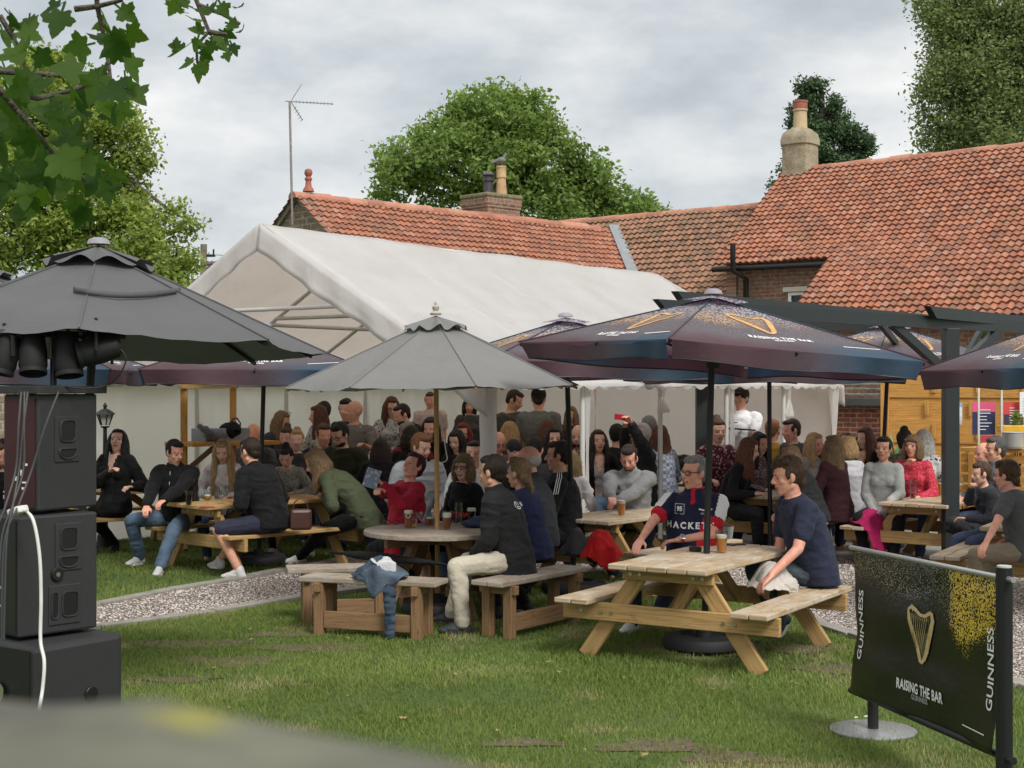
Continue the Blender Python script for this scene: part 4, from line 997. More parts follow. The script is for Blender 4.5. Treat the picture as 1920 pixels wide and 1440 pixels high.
def parasol(label, c, base, R_, n, ph, rim, apex, tilt, mat, pole, val=.14, prints=True, fin=None, polew=.024, group=None, ventr=.17, baseon=True, sag=.03, name='parasol'):
    """c: hub position on plan; tilt: (gx, gy) slope of the whole canopy"""
    c = V((c[0], c[1], 0)); bs = V((base[0], base[1], 0)); e = empty(name, bs, label, 'parasol', group); org = bs.copy()
    def tz(p, z): return V((p.x, p.y, z+(p.x-c.x)*tilt[0]+(p.y-c.y)*tilt[1]))
    vt = [tz(c+V((R_*math.cos(R(ph+360/n*k)), R_*math.sin(R(ph+360/n*k)), 0)), rim) for k in range(n)]; ap = V((c.x, c.y, apex))
    nu, nv = (22, 16) if n == 4 else (12, 14)
    mb = MB()
    for k in range(n):
        a, b = vt[k], vt[(k+1) % n]
        def fn(u, v, a=a, b=b, k=k):
            v2 = v*.97; p = a.lerp(b, u).lerp(ap, v2); w = 4*u*(1-u)*(1-v2); inward = (c-a.lerp(b, .5)); inward.z = 0; inward.normalize()
            p.z -= sag*w*(.4+v2); p += inward*(.055*R_*4*u*(1-u)*max(0, 1-v2*4)**2)
            p.z += .018*nz(p.x*2, p.y*2, k, 2)*w-.012*abs(nz(p.x*5, p.y*2.5, 3+k, 2))*w+.006*nz(u*14, v*2.5, 7+k, 1)*(1-v)*min(1, w*3); return p
        mb.grid(fn, nu, nv)
    for k in range(n):
        ms = MB(); ms.tube([vt[k].lerp(ap, i/6)+V((0, 0, .004)) for i in range(7)], .006, 5); ms.build('seam', mat, e, org, smooth=60)
    can = mb.build('canopy', mat, e, org, smooth=35)
    bv = BVHTree.FromPolygons(mb.v, mb.f)
    if val:
        for k in range(n):
            a, b = vt[k], vt[(k+1) % n]; m2 = MB(); out_ = (a.lerp(b, .5)-c); out_.z = 0; out_.normalize(); seed = random.random()*9
            def fn(u, v, a=a, b=b):
                uu = .012+u*.976-.018*v*(1 if u > .5 else -1)*(abs(u-.5)*2)**6; p = a.lerp(b, uu); inward = -out_
                p += inward*(.055*R_*4*u*(1-u)); wv = .022*v*math.sin(u*17+seed)+.02*v*nz(u*5, seed, 2, 2)
                p += out_*wv-out_*(.045*v*(1-4*u*(1-u)))+V((0, 0, -val*v*(1+.08*math.sin(u*9+seed)))); return p
            m2.grid(fn, 40, 4, (1, .12)); 
            m2.uv = [[(q[0], -q[1]) for q in f] for f in m2.uv]
            vo = m2.build('valance', mat, e, org, smooth=40)
            m3 = MB(); m3.tube([fn(i/40, 1) for i in range(41)], .005, 5); m3.build('trim', M_BLACK, vo, org)
    # vent cap on top
    if ventr:
        m2 = MB()
        for k in range(n):
            a = ap.lerp(vt[k], ventr); b = ap.lerp(vt[(k+1) % n], ventr)
            def fn(u, v, a=a, b=b, k=k):
                p = a.lerp(b, u).lerp(ap, v); p.z += .045+.016*math.sin(u*6.3+k*1.7)*(1-v)*(1.6 if n > 4 else .3)+.012*nz(u*3, k, 2, 1)*(1-v)-.02*v; return p
            m2.grid(fn, 10, 5, (1, 1)); 
        m2.uv = [[(q[0], .8+.2*q[1]) for q in f] for f in m2.uv]
        m2.build('vent', mat, e, org, smooth=50)
    m2 = MB()
    if fin == 'wood': m2.lathe([(.045, 0), (.05, .015), (.02, .035), (.028, .05), (.03, .07), (.012, .085), (.014, .10), (.004, .115)], ap+V((0, 0, .03)), 14)
    else: m2.lathe([(.07, 0), (.06, .025), (.03, .04)], ap+V((0, 0, .03)), 14)
    m2.build('finial', plain('finial_finish', (.42, .38, .33) if fin == 'wood' else (.28, .27, .30), .6), e, org, smooth=50)
    m2 = MB(); m2.tube([bs, V((c.x, c.y, apex-.02))], polew, 12); m2.build('pole', pole, e, org, smooth=60)
    hub = V((c.x, c.y, apex-.10-.28*(apex-rim))); m2 = MB(); m2.lathe([(polew+.004, -.05), (.05, -.05), (.05, .05), (polew+.004, .05)], hub-V((0, 0, .25)), 12); m2.build('hub', M_BLACK if pole is not M_UPOLE else M_UPOLE, e, org)
    for k in range(n if n > 4 else 8):
        if n > 4: q = vt[k]
        else: q = vt[k//2] if k % 2 == 0 else vt[k//2].lerp(vt[(k//2+1) % 4], .5)-V((0, 0, 0))
        q2 = q.lerp(c+V((0, 0, q.z)), .07 if k % 2 else .01)
        m2 = MB(); m2.beam(q2+V((0, 0, -.02)), ap+V((0, 0, -.035)), .018, .022); md = (q2+ap)/2+V((0, 0, -.02)); m2.beam(md, hub-V((0, 0, .25)), .014, .018); m2.build('rib', M_BLACK if pole is not M_UPOLE else M_UPOLE, e, org)
    if baseon:
        m2 = MB(); r = .30; m2.lathe([(r*.35, .005), (r*.9, .005), (r, .03), (r*1.0, .07), (r*.93, .10), (r*.6, .115), (r*.55, .09), (r*.2, .09), (r*.18, .16), (polew+.01, .17)], bs, 36); m2.build('base', M_TYRE, e, org, smooth=40)
    if prints:
        for k in range(n):
            a, b = vt[k], vt[(k+1) % n]; ex = (b-a).normalized(); nrm = ex.cross(ap-a).normalized()
            if nrm.z < 0: nrm = -nrm
            mid = a.lerp(b, .5).lerp(ap, .4)
            if nrm.dot(V((0, 0, H))-mid) < 0.02: continue
            ey = nrm.cross(ex).normalized(); L = (b-a).length; 
            if ey.z < 0: ey = -ey
            def at(u, v): return a.lerp(b, .5).lerp(ap, v)+ex*((u-.5)*L)
            org0 = V(org)
            if True:
                decal(xf2d(HARP, .40), at(.5, .50), ex, ey, -nrm, bv, M_GOLD, 'harp_emblem', e, org0)
                decal(T_RAISE, at(.5, .235), ex, ey, -nrm, bv, M_INKW, 'lettering', e, org0)
                decal(T_GUI, at(.5, .195), ex, ey, -nrm, bv, M_INKW, 'lettering', e, org0)
                decal(strip2d([(-.16, 0), (.16, 0)], .010), at(.80, .17), ex, ey, -nrm, bv, M_INKW, 'small_print', e, org0)
    return e
HARP = xf2d(harp2d(), 1.25, 1); T_RAISE = text2d('RAISING THE BAR', .060, 1.12, .002); T_GUI = text2d('GUINNESS', .034, 1.0, .001)
GP = 'printed parasols over the beer garden tables'
parasol('dark printed parasol with harp over the front right picnic table', (1.467, 10.5), (1.39, 10.42), 1.50, 4, 251.3, 2.155, 2.545, (-.062, -.012), M_GUI, M_BLACK, .125, group=GP)
parasol('dark printed parasol behind the grey one, just right of the marquee corner post', XY(1060, 13.0), XY(1077, 13.3), 1.47, 4, 243, 2.11, 2.50, (-.01, .0), M_GUI, M_BLACK, .14, group=GP)
parasol('dark printed parasol over the table in front of the waiter, blue valance showing', XY(1442, 15.6), XY(1444, 15.6), 1.5, 4, 246, 2.08, 2.5, (0, 0), M_GUI, M_BLACK, .14, group=GP)
parasol('dark printed parasol partly behind the pergola brace, pole beside the brick lean-to', XY(1668, 17.0), XY(1648, 17.0), 1.5, 4, 250, 2.2, 2.62, (-.03, 0), M_GUI, M_BLACK, .14, group=GP)
parasol('dark printed parasol cut off by the right edge with plum valance', XY(2060, 11.5), XY(2080, 11.5), 1.5, 4, 232, 2.05, 2.52, (.01, 0), M_GUI, M_BLACK, .15, group=GP)
parasol('dark printed parasol over the left picnic table with harp facing front', XY(497, 15.4), XY(485, 15.4), 1.6, 4, 229, 2.07, 2.52, (.0, 0), M_GUI, M_BLACK, .15, group=GP)
parasol('dark printed parasol at far left behind the stage lamps, blue corner', XY(60, 15.2), XY(60, 15.2), 1.6, 4, 226, 2.07, 2.5, (0, 0), M_GUI, M_BLACK, .15, group=GP)
parasol('plain grey round parasol with turned finial over the round table', XY(817, 12.07), XY(821, 12.07), 1.27, 8, 17, 1.895, 2.47, (.012, -.004), M_GCAN, M_UPOLE, 0, False, 'wood', .021, ventr=.22)
c1 = XY(185, 8.5)
parasol('large charcoal parasol above the loudspeaker stack', c1, XY(128, 8.15), 1.345, 8, -33, 2.135, 2.71, (-.016, -.045), M_DCAN, M_BLACK, 0, False, None, .025, ventr=.24, baseon=False)
c2 = XY(-40, 11.8)
parasol('second charcoal parasol mostly hidden behind the large one at far left', c2, c2, 1.4, 8, 10, 2.3, 2.88, (0, 0), M_DCAN, M_BLACK, 0, False, None, .025, ventr=.2)
# ================================================================ pergola
pe = empty('pergola', XY(1782, 14.65), 'dark grey steel pergola with long beams and braced posts', 'pergola'); oP = pe.location.copy()
def stl(name, a, b, w, h, up=(0, 0, 1)): mb = MB(); mb.beam(a, b, w, h, up); return mb.build(name, M_GREY, pe, oP, bevel=.004)
Ad = V((.734, .679, 0)); A_s = XY(1228, 11.6, 2.545)
mb = MB(); a0 = A_s; a1 = A_s+Ad*6.6
mb.v = [a0+V((0, 0, .06)), a0+Ad*.16+V((0, 0, -.06)), a1+V((0, 0, -.06)), a1+V((0, 0, .06))]; mb.face((0, 1, 2, 3)); o = mb.build('beam', M_GREY, pe, oP)
md = o.modifiers.new('s', 'SOLIDIFY'); md.thickness = .06; md.offset = 0
def slantbeam(p, q, h):
    mb = MB(); d = (q-p).normalized(); mb.v = [p, p+d*.14-V((0, 0, h)), q-V((0, 0, h)), q]; mb.face((0, 1, 2, 3)); o = mb.build('beam', M_GREY, pe, oP); md = o.modifiers.new('s', 'SOLIDIFY'); md.thickness = .07; md.offset = 0
slantbeam(P(1264, 546, 12.4), P(1735, 590, 16.4), .105); slantbeam(P(1738, 574, 14.2), P(2050, 608, 17.2), .115)
stl('post', XY(1782, 14.65, 0), XY(1782, 14.65, 2.49), .145, .145, (0, 1, 0)); stl('post', XY(1316, 17.6, 0), XY(1316, 17.6, 2.62), .145, .145, (0, 1, 0)); stl('post', XY(1690, 22, 0), XY(1690, 22, 2.8), .13, .13, (0, 1, 0))
stl('beam', XY(1316, 17.6, 2.66), XY(1700, 22, 2.8), .07, .12)
stl('brace', P(1672, 606, 14.0), P(1768, 692, 14.6), .07, .09); stl('brace', P(1872, 622, 15.3), P(1798, 690, 14.8), .07, .09); stl('brace', P(1838, 620, 15.6), P(1800, 690, 14.9), .05, .06); stl('brace', P(1650, 606, 15.0), P(1700, 668, 17.5), .05, .07)
fern('small bright green plant tuft poking above the pergola beam', P(1722, 612, 16.6), 16, .26); fern('small bright green tuft below the pergola beam near the post', P(1845, 640, 16.8), 16, .24)
fern('fern frond plant standing in front of the brick lean-to', XY(1655, 19.5, .6), 26, .75); fern('fern plant beside the dark rear pergola post', XY(1678, 19.8, .7), 22, .8)
# ================================================================ furniture
def picnic(label, c, ang, L=1.75, topm=None, ow=None, tz=.70, group='wooden picnic tables on the lawn', topw=.74, seatz=.43, sy=.66, name='picnic_table', bolts=True):
    topm = topm or M_PINEG; ow = ow or M_PINE; e = empty(name, (c[0], c[1], 0), label, 'picnic table', group, R(ang)); 
    def part(nm, mb, mt=ow, bv=.006): return mb.build(nm, mt, e, None, bevel=bv)
    n = 5; bw = topw/n; mb = MB()
    for i in range(n): 
        y = -topw/2+bw*(i+.5); mb.beam((-L/2, y, tz-.019), (L/2, y, tz-.019+random.uniform(-.002, .002)), bw-.008, .038)
    part('tabletop', mb, topm, .008)
    for s in (-1, 1):
        mb = MB()
        for i in (-1, 1): mb.beam((-L/2, s*sy+i*.068, seatz-.019), (L/2, s*sy+i*.068, seatz-.019), .128, .038)
        part('seat', mb, topm, .008)
    for x in (-L/2+.18, L/2-.18):
        sg = -1 if x < 0 else 1
        mb = MB(); mb.beam((x, -sy-.15, seatz-.10), (x, sy+.15, seatz-.10), .042, .125); part('crossbar', mb)
        mb = MB(); mb.beam((x, -topw/2+.03, tz-.08), (x, topw/2-.03, tz-.08), .042, .08); part('top_bearer', mb)
        for s in (-1, 1):
            mb = MB(); mb.beam((x-sg*.045, s*.22, tz-.05), (x-sg*.045, s*.64, .0), .045, .12, (1, 0, 0)) if False else mb.beam((x-sg*.046, s*.20, tz-.045), (x-sg*.046, s*.66, .0), .115, .044, (1, 0, 0)); part('leg', mb)
        mb = MB(); mb.beam((x-sg*.10, 0, seatz-.10), (x-sg*.52, 0, tz-.06), .085, .04, (0, 1, 0)); part('brace', mb)
        if bolts and sg < 0:
            for y, z in [(-.50, seatz-.10), (-.42, seatz-.10), (.42, seatz-.10), (.50, seatz-.10), (sy, seatz-.10), (-.27, tz-.08), (-.20, tz-.08), (.20, tz-.08), (.27, tz-.08)]: mb = MB(); mb.lathe([(.013, 0), (.013, .008)], (x+sg*.022, y, z), 10, axis=(sg, 0, 0)); part('bolt', mb, M_CHROME, 0)
    return e
TA = (1.404, 10.35); TAA = 58
picnic('picnic table at the front right with worn pale top and black base beneath', TA, TAA, 1.66, tz=.69)
picnic('new pale picnic table at the left edge of the lawn by the gravel path', (-2.70, 15.26), 45, 1.75, M_PINE, tz=.70)
picnic('picnic table with a single pint in front of the man in grey hoodie', (1.10, 13.75), 50, 1.6, tz=.69)
picnic('picnic table below the auburn haired girl and the white marquee pole', (3.15, 16.6), 50, 1.75, M_PINEG)
picnic('picnic table with pink coat on its bench beside the thick grey post', (4.62, 15.45), 53, 1.75, M_PINEG)
picnic('picnic table deep in the marquee with a white bowl on it', (1.35, 17.9), 50, 1.7, M_PINEG)
picnic('picnic table mostly hidden in the marquee behind the puffer jacket man', (-2.0, 18.6), 40, 1.8, M_PINEG)
picnic('picnic table hidden among the crowd behind the round table', (-.9, 17.2), 40, 1.8, M_PINEG)
picnic('wooden picnic table far left behind the dark haired smoking woman', (-4.6, 16.9), 30, 1.6, M_PINE)
picnic('picnic table in the marquee with dark coats heaped on it', (2.6, 19.6), 50, 1.7, M_PINEG)
picnic('picnic table at the right edge behind the printed banner', (4.75, 12.9), 60, 1.7, M_PINEG)
# round table with loose benches
RC = V((-.626, 12.07, 0))
e = empty('round_table', RC, 'weathered round wooden table with parasol through its middle', 'round table'); mb = MB(); r_ = .615
for i in range(9):
    y = -r_+2*r_/9*(i+.5); h = math.sqrt(max(.02, r_*r_-y*y)); bw = 2*r_/9
    yl = [y-bw/2+.003, y+bw/2-.003]; b = len(mb.v)
    xs = [math.sqrt(max(.0005, r_*r_-q*q)) for q in yl]
    for z in (.667, .705): mb.v += [V((-xs[0], yl[0], z)), V((xs[0], yl[0], z)), V((xs[1], yl[1], z)), V((-xs[1], yl[1], z))]
    o9 = random.random()*9
    for f in ((3, 2, 1, 0), (4, 5, 6, 7), (0, 1, 5, 4), (1, 2, 6, 5), (2, 3, 7, 6), (3, 0, 4, 7)): mb.face(tuple(b+q for q in f), [(o9, o9), (o9+2*h, o9), (o9+2*h, o9+bw), (o9, o9+bw)])
t = mb.build('tabletop', M_OLDT, e, bevel=.004); t.rotation_euler = (0, 0, R(12))
mb = MB()
for a in (35, 125): d = V((math.cos(R(a)), math.sin(R(a)), 0)); mb.beam(-d*.5+V((0, 0, .62+.0*(a > 90))), d*.5+V((0, 0, .62)), .05, .085 if a < 90 else .08)
mb.build('bearer', M_OLDW, e, bevel=.005)
for a in (35, 125, 215, 305):
    d = V((math.cos(R(a)), math.sin(R(a)), 0)); mb = MB(); mb.beam(d*.22+V((0, 0, .62)), d*.52, .11, .05, (0, 0, 1)); mb.build('leg', M_OLDW, e, bevel=.006)
    mb = MB(); mb.beam(d*.16+V((0, 0, .20)), d*.5+V((0, 0, .20)), .05, .08); mb.build('stretcher', M_OLDW, e, bevel=.006)
def bench(label, c, ang, L, w=.30):
    e = empty('bench', (c[0], c[1], 0), label, 'bench', 'loose benches round the round table', R(ang))
    mb = MB()
    for i in range(2): mb.beam((-L/2, (i-.5)*w/2, .425), (L/2, (i-.5)*w/2, .425), w/2-.008, .04)
    mb.build('seat', M_OLDT, e, bevel=.008)
    for x in (-L/2+.16, L/2-.16):
        for y in (-w/2+.05, w/2-.05): mb = MB(); mb.beam((x, y, 0), (x, y, .405), .075, .075, (0, 1, 0)); mb.build('leg', M_OLDW, e, bevel=.006)
        mb = MB(); mb.beam((x, -w/2-.02, .37), (x, w/2+.02, .37), .05, .07); mb.build('bearer', M_OLDW, e, bevel=.005)
    mb = MB(); mb.beam((-L/2+.2, -w/2+.05, .12), (L/2-.2, -w/2+.05, .12), .04, .13); mb.build('rail', M_OLDW, e, bevel=.006)
bench('empty weathered bench in front of the round table with jackets on it', (-1.06, 11.0), -18, 1.12)
bench('weathered bench under the man in black softshell jacket', (.16, 11.25), 54, 1.2)
bench('weathered bench at the left behind the jacket bench, furled umbrella across it', (-1.38, 11.72), 12, .9)
bench('bench hidden behind the round table under the bobbed woman', (-.35, 13.15), 8, 1.1)
# wood frame, shelf in the marquee at left
e = empty('timber_shelf', XY(390, 16.9), 'orange timber post frame with shelf holding a bag and box', 'shelf'); ow = e.location.copy()
for px, d in ((345, 16.7), (437, 17.4)): mb = MB(); mb.beam(XY(px, d, 0), XY(px, d, 2.0), .07, .07, (0, 1, 0)); mb.build('post', M_ORW, e, ow, bevel=.004)
mb = MB(); mb.beam(P(338, 723, 16.6), P(444, 722, 17.35), .05, .075); mb.build('crossbar', M_PINE, e, ow, bevel=.004)
mb = MB(); mb.beam(P(335, 833, 16.6), P(500, 829, 17.9), .45, .05); mb.build('shelf_board', M_ORW, e, ow, bevel=.004)
mb = MB(); mb.beam(P(352, 880, 16.9), P(402, 838, 17.0), .05, .06); mb.build('brace', M_OLDW, e, ow, bevel=.004)
mb = MB(); mb.beam(P(372, 817, 16.9), P(455, 815, 17.5), .25, .17); tag(mb.build('storage_box', plain('grey_plastic', (.27, .30, .34), .5, .2, 6), None, P(410, 826, 17.1), bevel=.01), 'blue grey plastic box lying on the timber shelf', 'box')
# ================================================================ bar area at the right
e = empty('fence_panels', XY(1800, 21), 'orange stained horizontal board fence behind the bar', 'fence'); of = e.location.copy()
fa, fb = XY(1668, 21.2), XY(2010, 20.0); fd = (fb-fa).normalized(); FLn = (fb-fa).length; fn_ = V((fd.y, -fd.x, 0))
for r_ in range(6):
    z = .1+.33*r_; mb = MB(); lap = .02*(r_ % 2); mb.beam(fa+fn_*lap+V((0, 0, z+.165)), fb+fn_*lap+V((0, 0, z+.165)), .022, .35); mb.build('board', M_ORW, e, of, bevel=.003)
for i in range(5):
    for r_ in range(6): mb = MB(); p = fa+fd*(.55+.62*i+.1*(r_ % 2))+fn_*.05; mb.beam(p+V((0, 0, .16+.33*r_)), p+V((0, 0, .38+.33*r_)), .06, .02, fn_); mb.build('batten', M_ORW, e, of, bevel=.003)
mb = MB(); mb.beam(fa-fd*.06, fa-fd*.06+V((0, 0, 2.2)), .12, .12, fn_); mb.build('post', M_ORW, e, of, bevel=.004)
e = empty('bar_counter', XY(1880, 18.4), 'slatted orange timber bar counter beside the fence', 'bar counter'); ob_ = e.location.copy()
ba, bb = XY(1815, 18.6), XY(2050, 17.6); bd = (bb-ba).normalized(); bn = V((bd.y, -bd.x, 0))
mb = MB(); mb.beam(ba+V((0, 0, 1.10)), bb+V((0, 0, 1.10)), .5, .05); mb.build('worktop', M_ORW, e, ob_, bevel=.005)
for i in range(8): mb = MB(); mb.beam(ba+bn*.22+V((0, 0, .08+.13*i)), bb+bn*.22+V((0, 0, .08+.13*i)), .02, .10); mb.build('slat', M_ORW, e, ob_, bevel=.003)
for px in (1822, 1880): mb = MB(); q = XY(px, 18.32 if px < 1850 else 18.1); mb.beam(q, q+V((0, 0, 1.05)), .07, .07, bn); mb.build('post', M_ORW, e, ob_, bevel=.003)
e = empty('hygiene_screen', XY(1865, 18.3, 1.13), 'clear acrylic screen standing on the bar counter', 'screen'); oh = e.location.copy()
mb = MB(); s0, s1 = P(1835, 832, 18.3), P(1878, 832, 18.2); s0.z = s1.z = 1.13; mb.v = [s0, s1, s1+V((0, 0, .75)), s0+V((0, 0, .75))]; mb.face((0, 1, 2, 3)); mb.build('panel', glassm('acrylic', (.93, .94, .95), .05, .15), e, oh)
for q in (s0, s1): mb = MB(); mb.beam(q, q+V((0, 0, .76)), .022, .022, (0, 1, 0)); mb.build('upright', plain('pale_edge', (.72, .70, .66), .3), e, oh)
mb = MB(); pb = P(1900, 832, 18.0); pb.z = 1.13; mb.lathe([(.12, 0), (.14, .2), (.15, .2), (.14, .21), (.13, .02)], pb, 20); tag(mb.build('steel_bucket', plain('brushed_steel', (.62, .61, .60), .35, .15, 10, 0, 9, .6), None, pb, smooth=40), 'silver bucket on the bar counter near the right edge', 'bucket')
pt = P(1905, 820, 18.5); mb = MB(); mb.box(pt+V((0, 0, .11)), .42, .25, .09); tag(mb.build('yellow_tray', plain('yellow_plastic', (.75, .45, .03), .4), None, pt, bevel=.008), 'yellow tray of greenery behind the silver bucket', 'tray')
shrub('cut green garnish leaves heaped in the yellow tray', pt+V((.02, 0, .24)), .12, 16, .05, M_L2, 'garnish', 'garnish')
def poster(label, x0, y0, x1, y1, d, bands):
    a, b = P(x0, y1, d), P(x1, y0, d); e = empty('poster', a, label, 'poster'); W_, Hh = b.x-a.x, b.z-a.z
    for i, (v0, v1, c) in enumerate(bands):
        mb = MB(); mb.beam(a+V((W_*.0, -.002*i, Hh*(v0+v1)/2)), a+V((W_, -.002*i, Hh*(v0+v1)/2)), .006, Hh*(v1-v0)); mb.build('sheet' if i == 0 else 'panel', plain('poster_ink%d' % (int(c[0]*99)+int(c[2]*50)), c, .5, .1, 9, 0), e, a)
    mb = MB()
    for i in range(7): zz = Hh*(.16+.1*i); mb.beam(a+V((W_*.3, -.012, zz)), a+V((W_*(.5+.4*random.random()), -.012, zz)), .002, Hh*.025)
    mb.build('print_lines', M_INKW, e, a)
poster('pink and navy menu poster on the fence behind the acrylic screen', 1823, 754, 1866, 815, 20.0, [(0, 1, (.02, .03, .09)), (.70, 1, (.72, .10, .22))])
poster('red poster with white heading at the right of the bar', 1882, 754, 1916, 800, 19.8, [(0, 1, (.62, .06, .06)), (0, .5, (.05, .03, .06))])
poster('narrow pale blue and white notice pinned beside the grey post', 1793, 755, 1804, 796, 20.2, [(0, 1, (.70, .75, .78)), (.8, 1, (.25, .45, .70))])
poster('small white notice at the right edge above the bucket', 1912, 735, 1930, 782, 19.7, [(0, 1, (.78, .8, .82))])
poster('low red sign board standing on the bar behind the screen', 1840, 817, 1890, 829, 18.6, [(0, 1, (.50, .05, .08))])
# lantern post at left
lp = XY(197, 17.0); e = empty('lantern_post', lp, 'black victorian style lantern post behind the smoking woman', 'lamp post'); mb = MB(); hz = lambda y: H-(y-HY)/F*17.0
mb.lathe([(.10, 0), (.09, .15), (.035, .2), (.03, .9), (.022, hz(803)), (.05, hz(801)), (.055, hz(799))], lp, 14); mb.build('post', M_BLACK, e, lp, smooth=40)
z0, z1 = hz(797), hz(777); mb = MB(); nS = 6
for k in range(nS): a = 2*math.pi*k/nS; mb.tube([lp+V((.05*math.cos(a), .05*math.sin(a), z0)), lp+V((.095*math.cos(a), .095*math.sin(a), z1))], .008, 5)
mb.lathe([(.125, z1), (.10, z1+.025), (.045, z1+.06), (.02, z1+.065), (.02, z1+.09), (.03, z1+.10), (.005, z1+.14)], lp, 6); mb.build('lantern_frame', M_BLACK, e, lp)
mb = MB(); mb.lathe([(.045, z0), (.088, z1)], lp, 6); mb.build('lantern_glass', plain('frosted', (.55, .55, .52), .3, .1, 4, 0), e, lp)
# ================================================================ banner
bL, bR = V((1.905, 8.03, 0)), V((2.205, 6.42, 0)); bd = (bR-bL).normalized(); bo = empty('cafe_barrier', bL, 'black printed barrier banner with gold harp between two posts, front right corner', 'banner'); oB2 = bL.copy()
def banmat():
    m, nt, b, out = mk('banner_print'); uv = coords(nt, 'UV'); s = nt.nodes.new('ShaderNodeSeparateXYZ'); nt.links.new(uv, s.inputs[0]); u, v = s.outputs[0], s.outputs[1]
    n1 = noi(nt, uv, 4.5, 5); vw = mth(nt, 'ADD', v, mth(nt, 'MULTIPLY', mth(nt, 'SUBTRACT', n1, .5), .22))
    base = mixc(nt, noi(nt, uv, 3, 3), (.003, .0035, .002), (.010, .011, .003))
    ur = ramp(nt, [(0, (.40, .33, .18)), (.35, (.42, .36, .24)), (.55, (.30, .31, .36)), (.68, (.30, .27, .17)), (.74, (.72, .50, .06)), (1, (.60, .42, .05))]); nt.links.new(u, ur.inputs[0])
    vo = nt.nodes.new('ShaderNodeTexVoronoi'); vo.inputs['Scale'].default_value = 95; 
    cm = nt.nodes.new('ShaderNodeMapping'); cm.inputs['Scale'].default_value = (1.9, 1, 1); nt.links.new(uv, cm.inputs[0]); nt.links.new(cm.outputs[0], vo.inputs['Vector'])
    # depth of the speckled band: shallow at left, deepest at the yellow block
    lim = ramp(nt, [(0, (.70,)*3), (.30, (.66,)*3), (.5, (.60,)*3), (.62, (.66,)*3), (.80, (.42,)*3), (1, (.60,)*3)]); nt.links.new(u, lim.inputs[0])
    f = mth(nt, 'MULTIPLY', mth(nt, 'SUBTRACT', vw, lim.outputs[0]), 6.5, True)
    sp = mth(nt, 'LESS_THAN', vo.outputs[0], mth(nt, 'ADD', mth(nt, 'MULTIPLY', f, .34), mth(nt, 'MULTIPLY', mth(nt, 'MULTIPLY', f, mth(nt, 'GREATER_THAN', u, .70)), .20)))
    col = mixc(nt, mth(nt, 'MULTIPLY', sp, mth(nt, 'GREATER_THAN', f, .02)), base, ur.outputs[0])
    nt.links.new(col, b.inputs['Base Color']); b.inputs['Roughness'].default_value = .38
    bump(nt, b, noi(nt, uv, 5, 4), .3, .02); return m
BZ0, BZ1 = .20, 1.0; BLn = (bR-bL).length; nb_ = V((-bd.y, bd.x, 0)); nb_ = nb_ if nb_.y < 0 or nb_.dot(V((0, 0, 0))-bL) > 0 else -nb_
def banp(u, v):
    z = BZ0+(BZ1-BZ0)*v; L = .05*math.sin(math.pi*v)*math.exp(-u*9)   # left edge pulls in
    return bL+bd*(L+u*(BLn-.06-L))+nb_*(.02*math.sin(u*7)*(1-v)+.012*nz(u*5, v*5, 3, 1)+.05*(1-v)*.3)+V((0, 0, z+.045*u))
mb = MB(); mb.grid(banp, 50, 30); ban = mb.build('banner', banmat(), bo, oB2, smooth=True, solid=.002); bvb = BVHTree.FromPolygons(mb.v, mb.f)
for z, r_ in ((BZ1, .013), (BZ0, .018)): mb = MB(); mb.tube([bL-bd*.04+V((0, 0, z)), bR+bd*.06+V((0, 0, z+.045))], r_, 10); mb.build('rail', plain('silver_rail', (.5, .5, .5), .3, .1, 5, 0, 9, .7) if z > .5 else M_BLACK, bo, oB2, smooth=60)
pR = bR-bd*.02; mb = MB(); mb.tube([pR, pR+V((0, 0, 1.09))], .037, 18); mb.build('post', M_BLACK, bo, oB2, smooth=60); mb = MB(); mb.tube([pR+V((0, 0, 1.092)), pR+V((0, 0, 1.10))], .032, 18); mb.build('post_cap', plain('silver_cap', (.55, .55, .55), .35), bo, oB2)
pL = G(1637, 1372); pL.z = 0; mb = MB(); mb.tube([pL, pL+V((0, 0, .24))], .03, 16); mb.tube([pL+V((0, 0, .22)), bL-bd*.02+V((0, 0, .21))], .02, 8); mb.build('post', M_BLACK, bo, oB2, smooth=60)
for q in (pL, pR): mb = MB(); mb.lathe([(.235, .004), (.235, .014), (.22, .018), (.03, .020)], q, 48); mb.build('base_plate', plain('steel_plate', (.42, .43, .44), .35, .25, 3, .1, 9, .6), bo, oB2, smooth=40)
ey = V((0, 0, 1)); Ob = lambda u, v: bL+bd*(u*BLn)+V((0, 0, BZ0+(BZ1-BZ0)*v+.045*u)); ex = (bd+V((0, 0, .028))).normalized()
M_HG = plain('harp_gold', (.42, .30, .12), .5, .45, 30, 0, col2=(.62, .48, .25))
M_HS = plain('harp_olive_print', (.10, .09, .04), .5, .2, 9, 0)  # dull olive print for the panel behind the harp and its lettering
dv = -nb_
decal(([(-.09, .10), (.09, .11), (.08, .0), (.02, -.12), (-.02, -.12)], [(0, 1, 2, 3, 4)]), Ob(.50, .54), ex, ey, dv, bvb, M_HS, 'harp_backing', bo, oB2, .004)
decal(xf2d(harp2d(), .37, .28), Ob(.50, .54), ex, ey, dv, bvb, M_HG, 'harp_emblem', bo, oB2, .007)
decal(text2d('RAISING THE BAR', .072, 1.05, .002, xs=.78), Ob(.50, .19), ex, ey, dv, bvb, M_INKW, 'lettering', bo, oB2, .006)
decal(text2d('GUINNESS', .036, 1.0, .001), Ob(.50, .135), ex, ey, dv, bvb, plain('grey_print', (.35, .35, .34), .6), 'lettering', bo, oB2, .006)
tg = text2d('GUINNESS', .082, 1.0, .001)
decal(xf2d(tg, 1, 1.0, 0, 0, math.pi/2), Ob(.085, .49), ex, ey, dv, bvb, M_INKW, 'lettering', bo, oB2, .006)
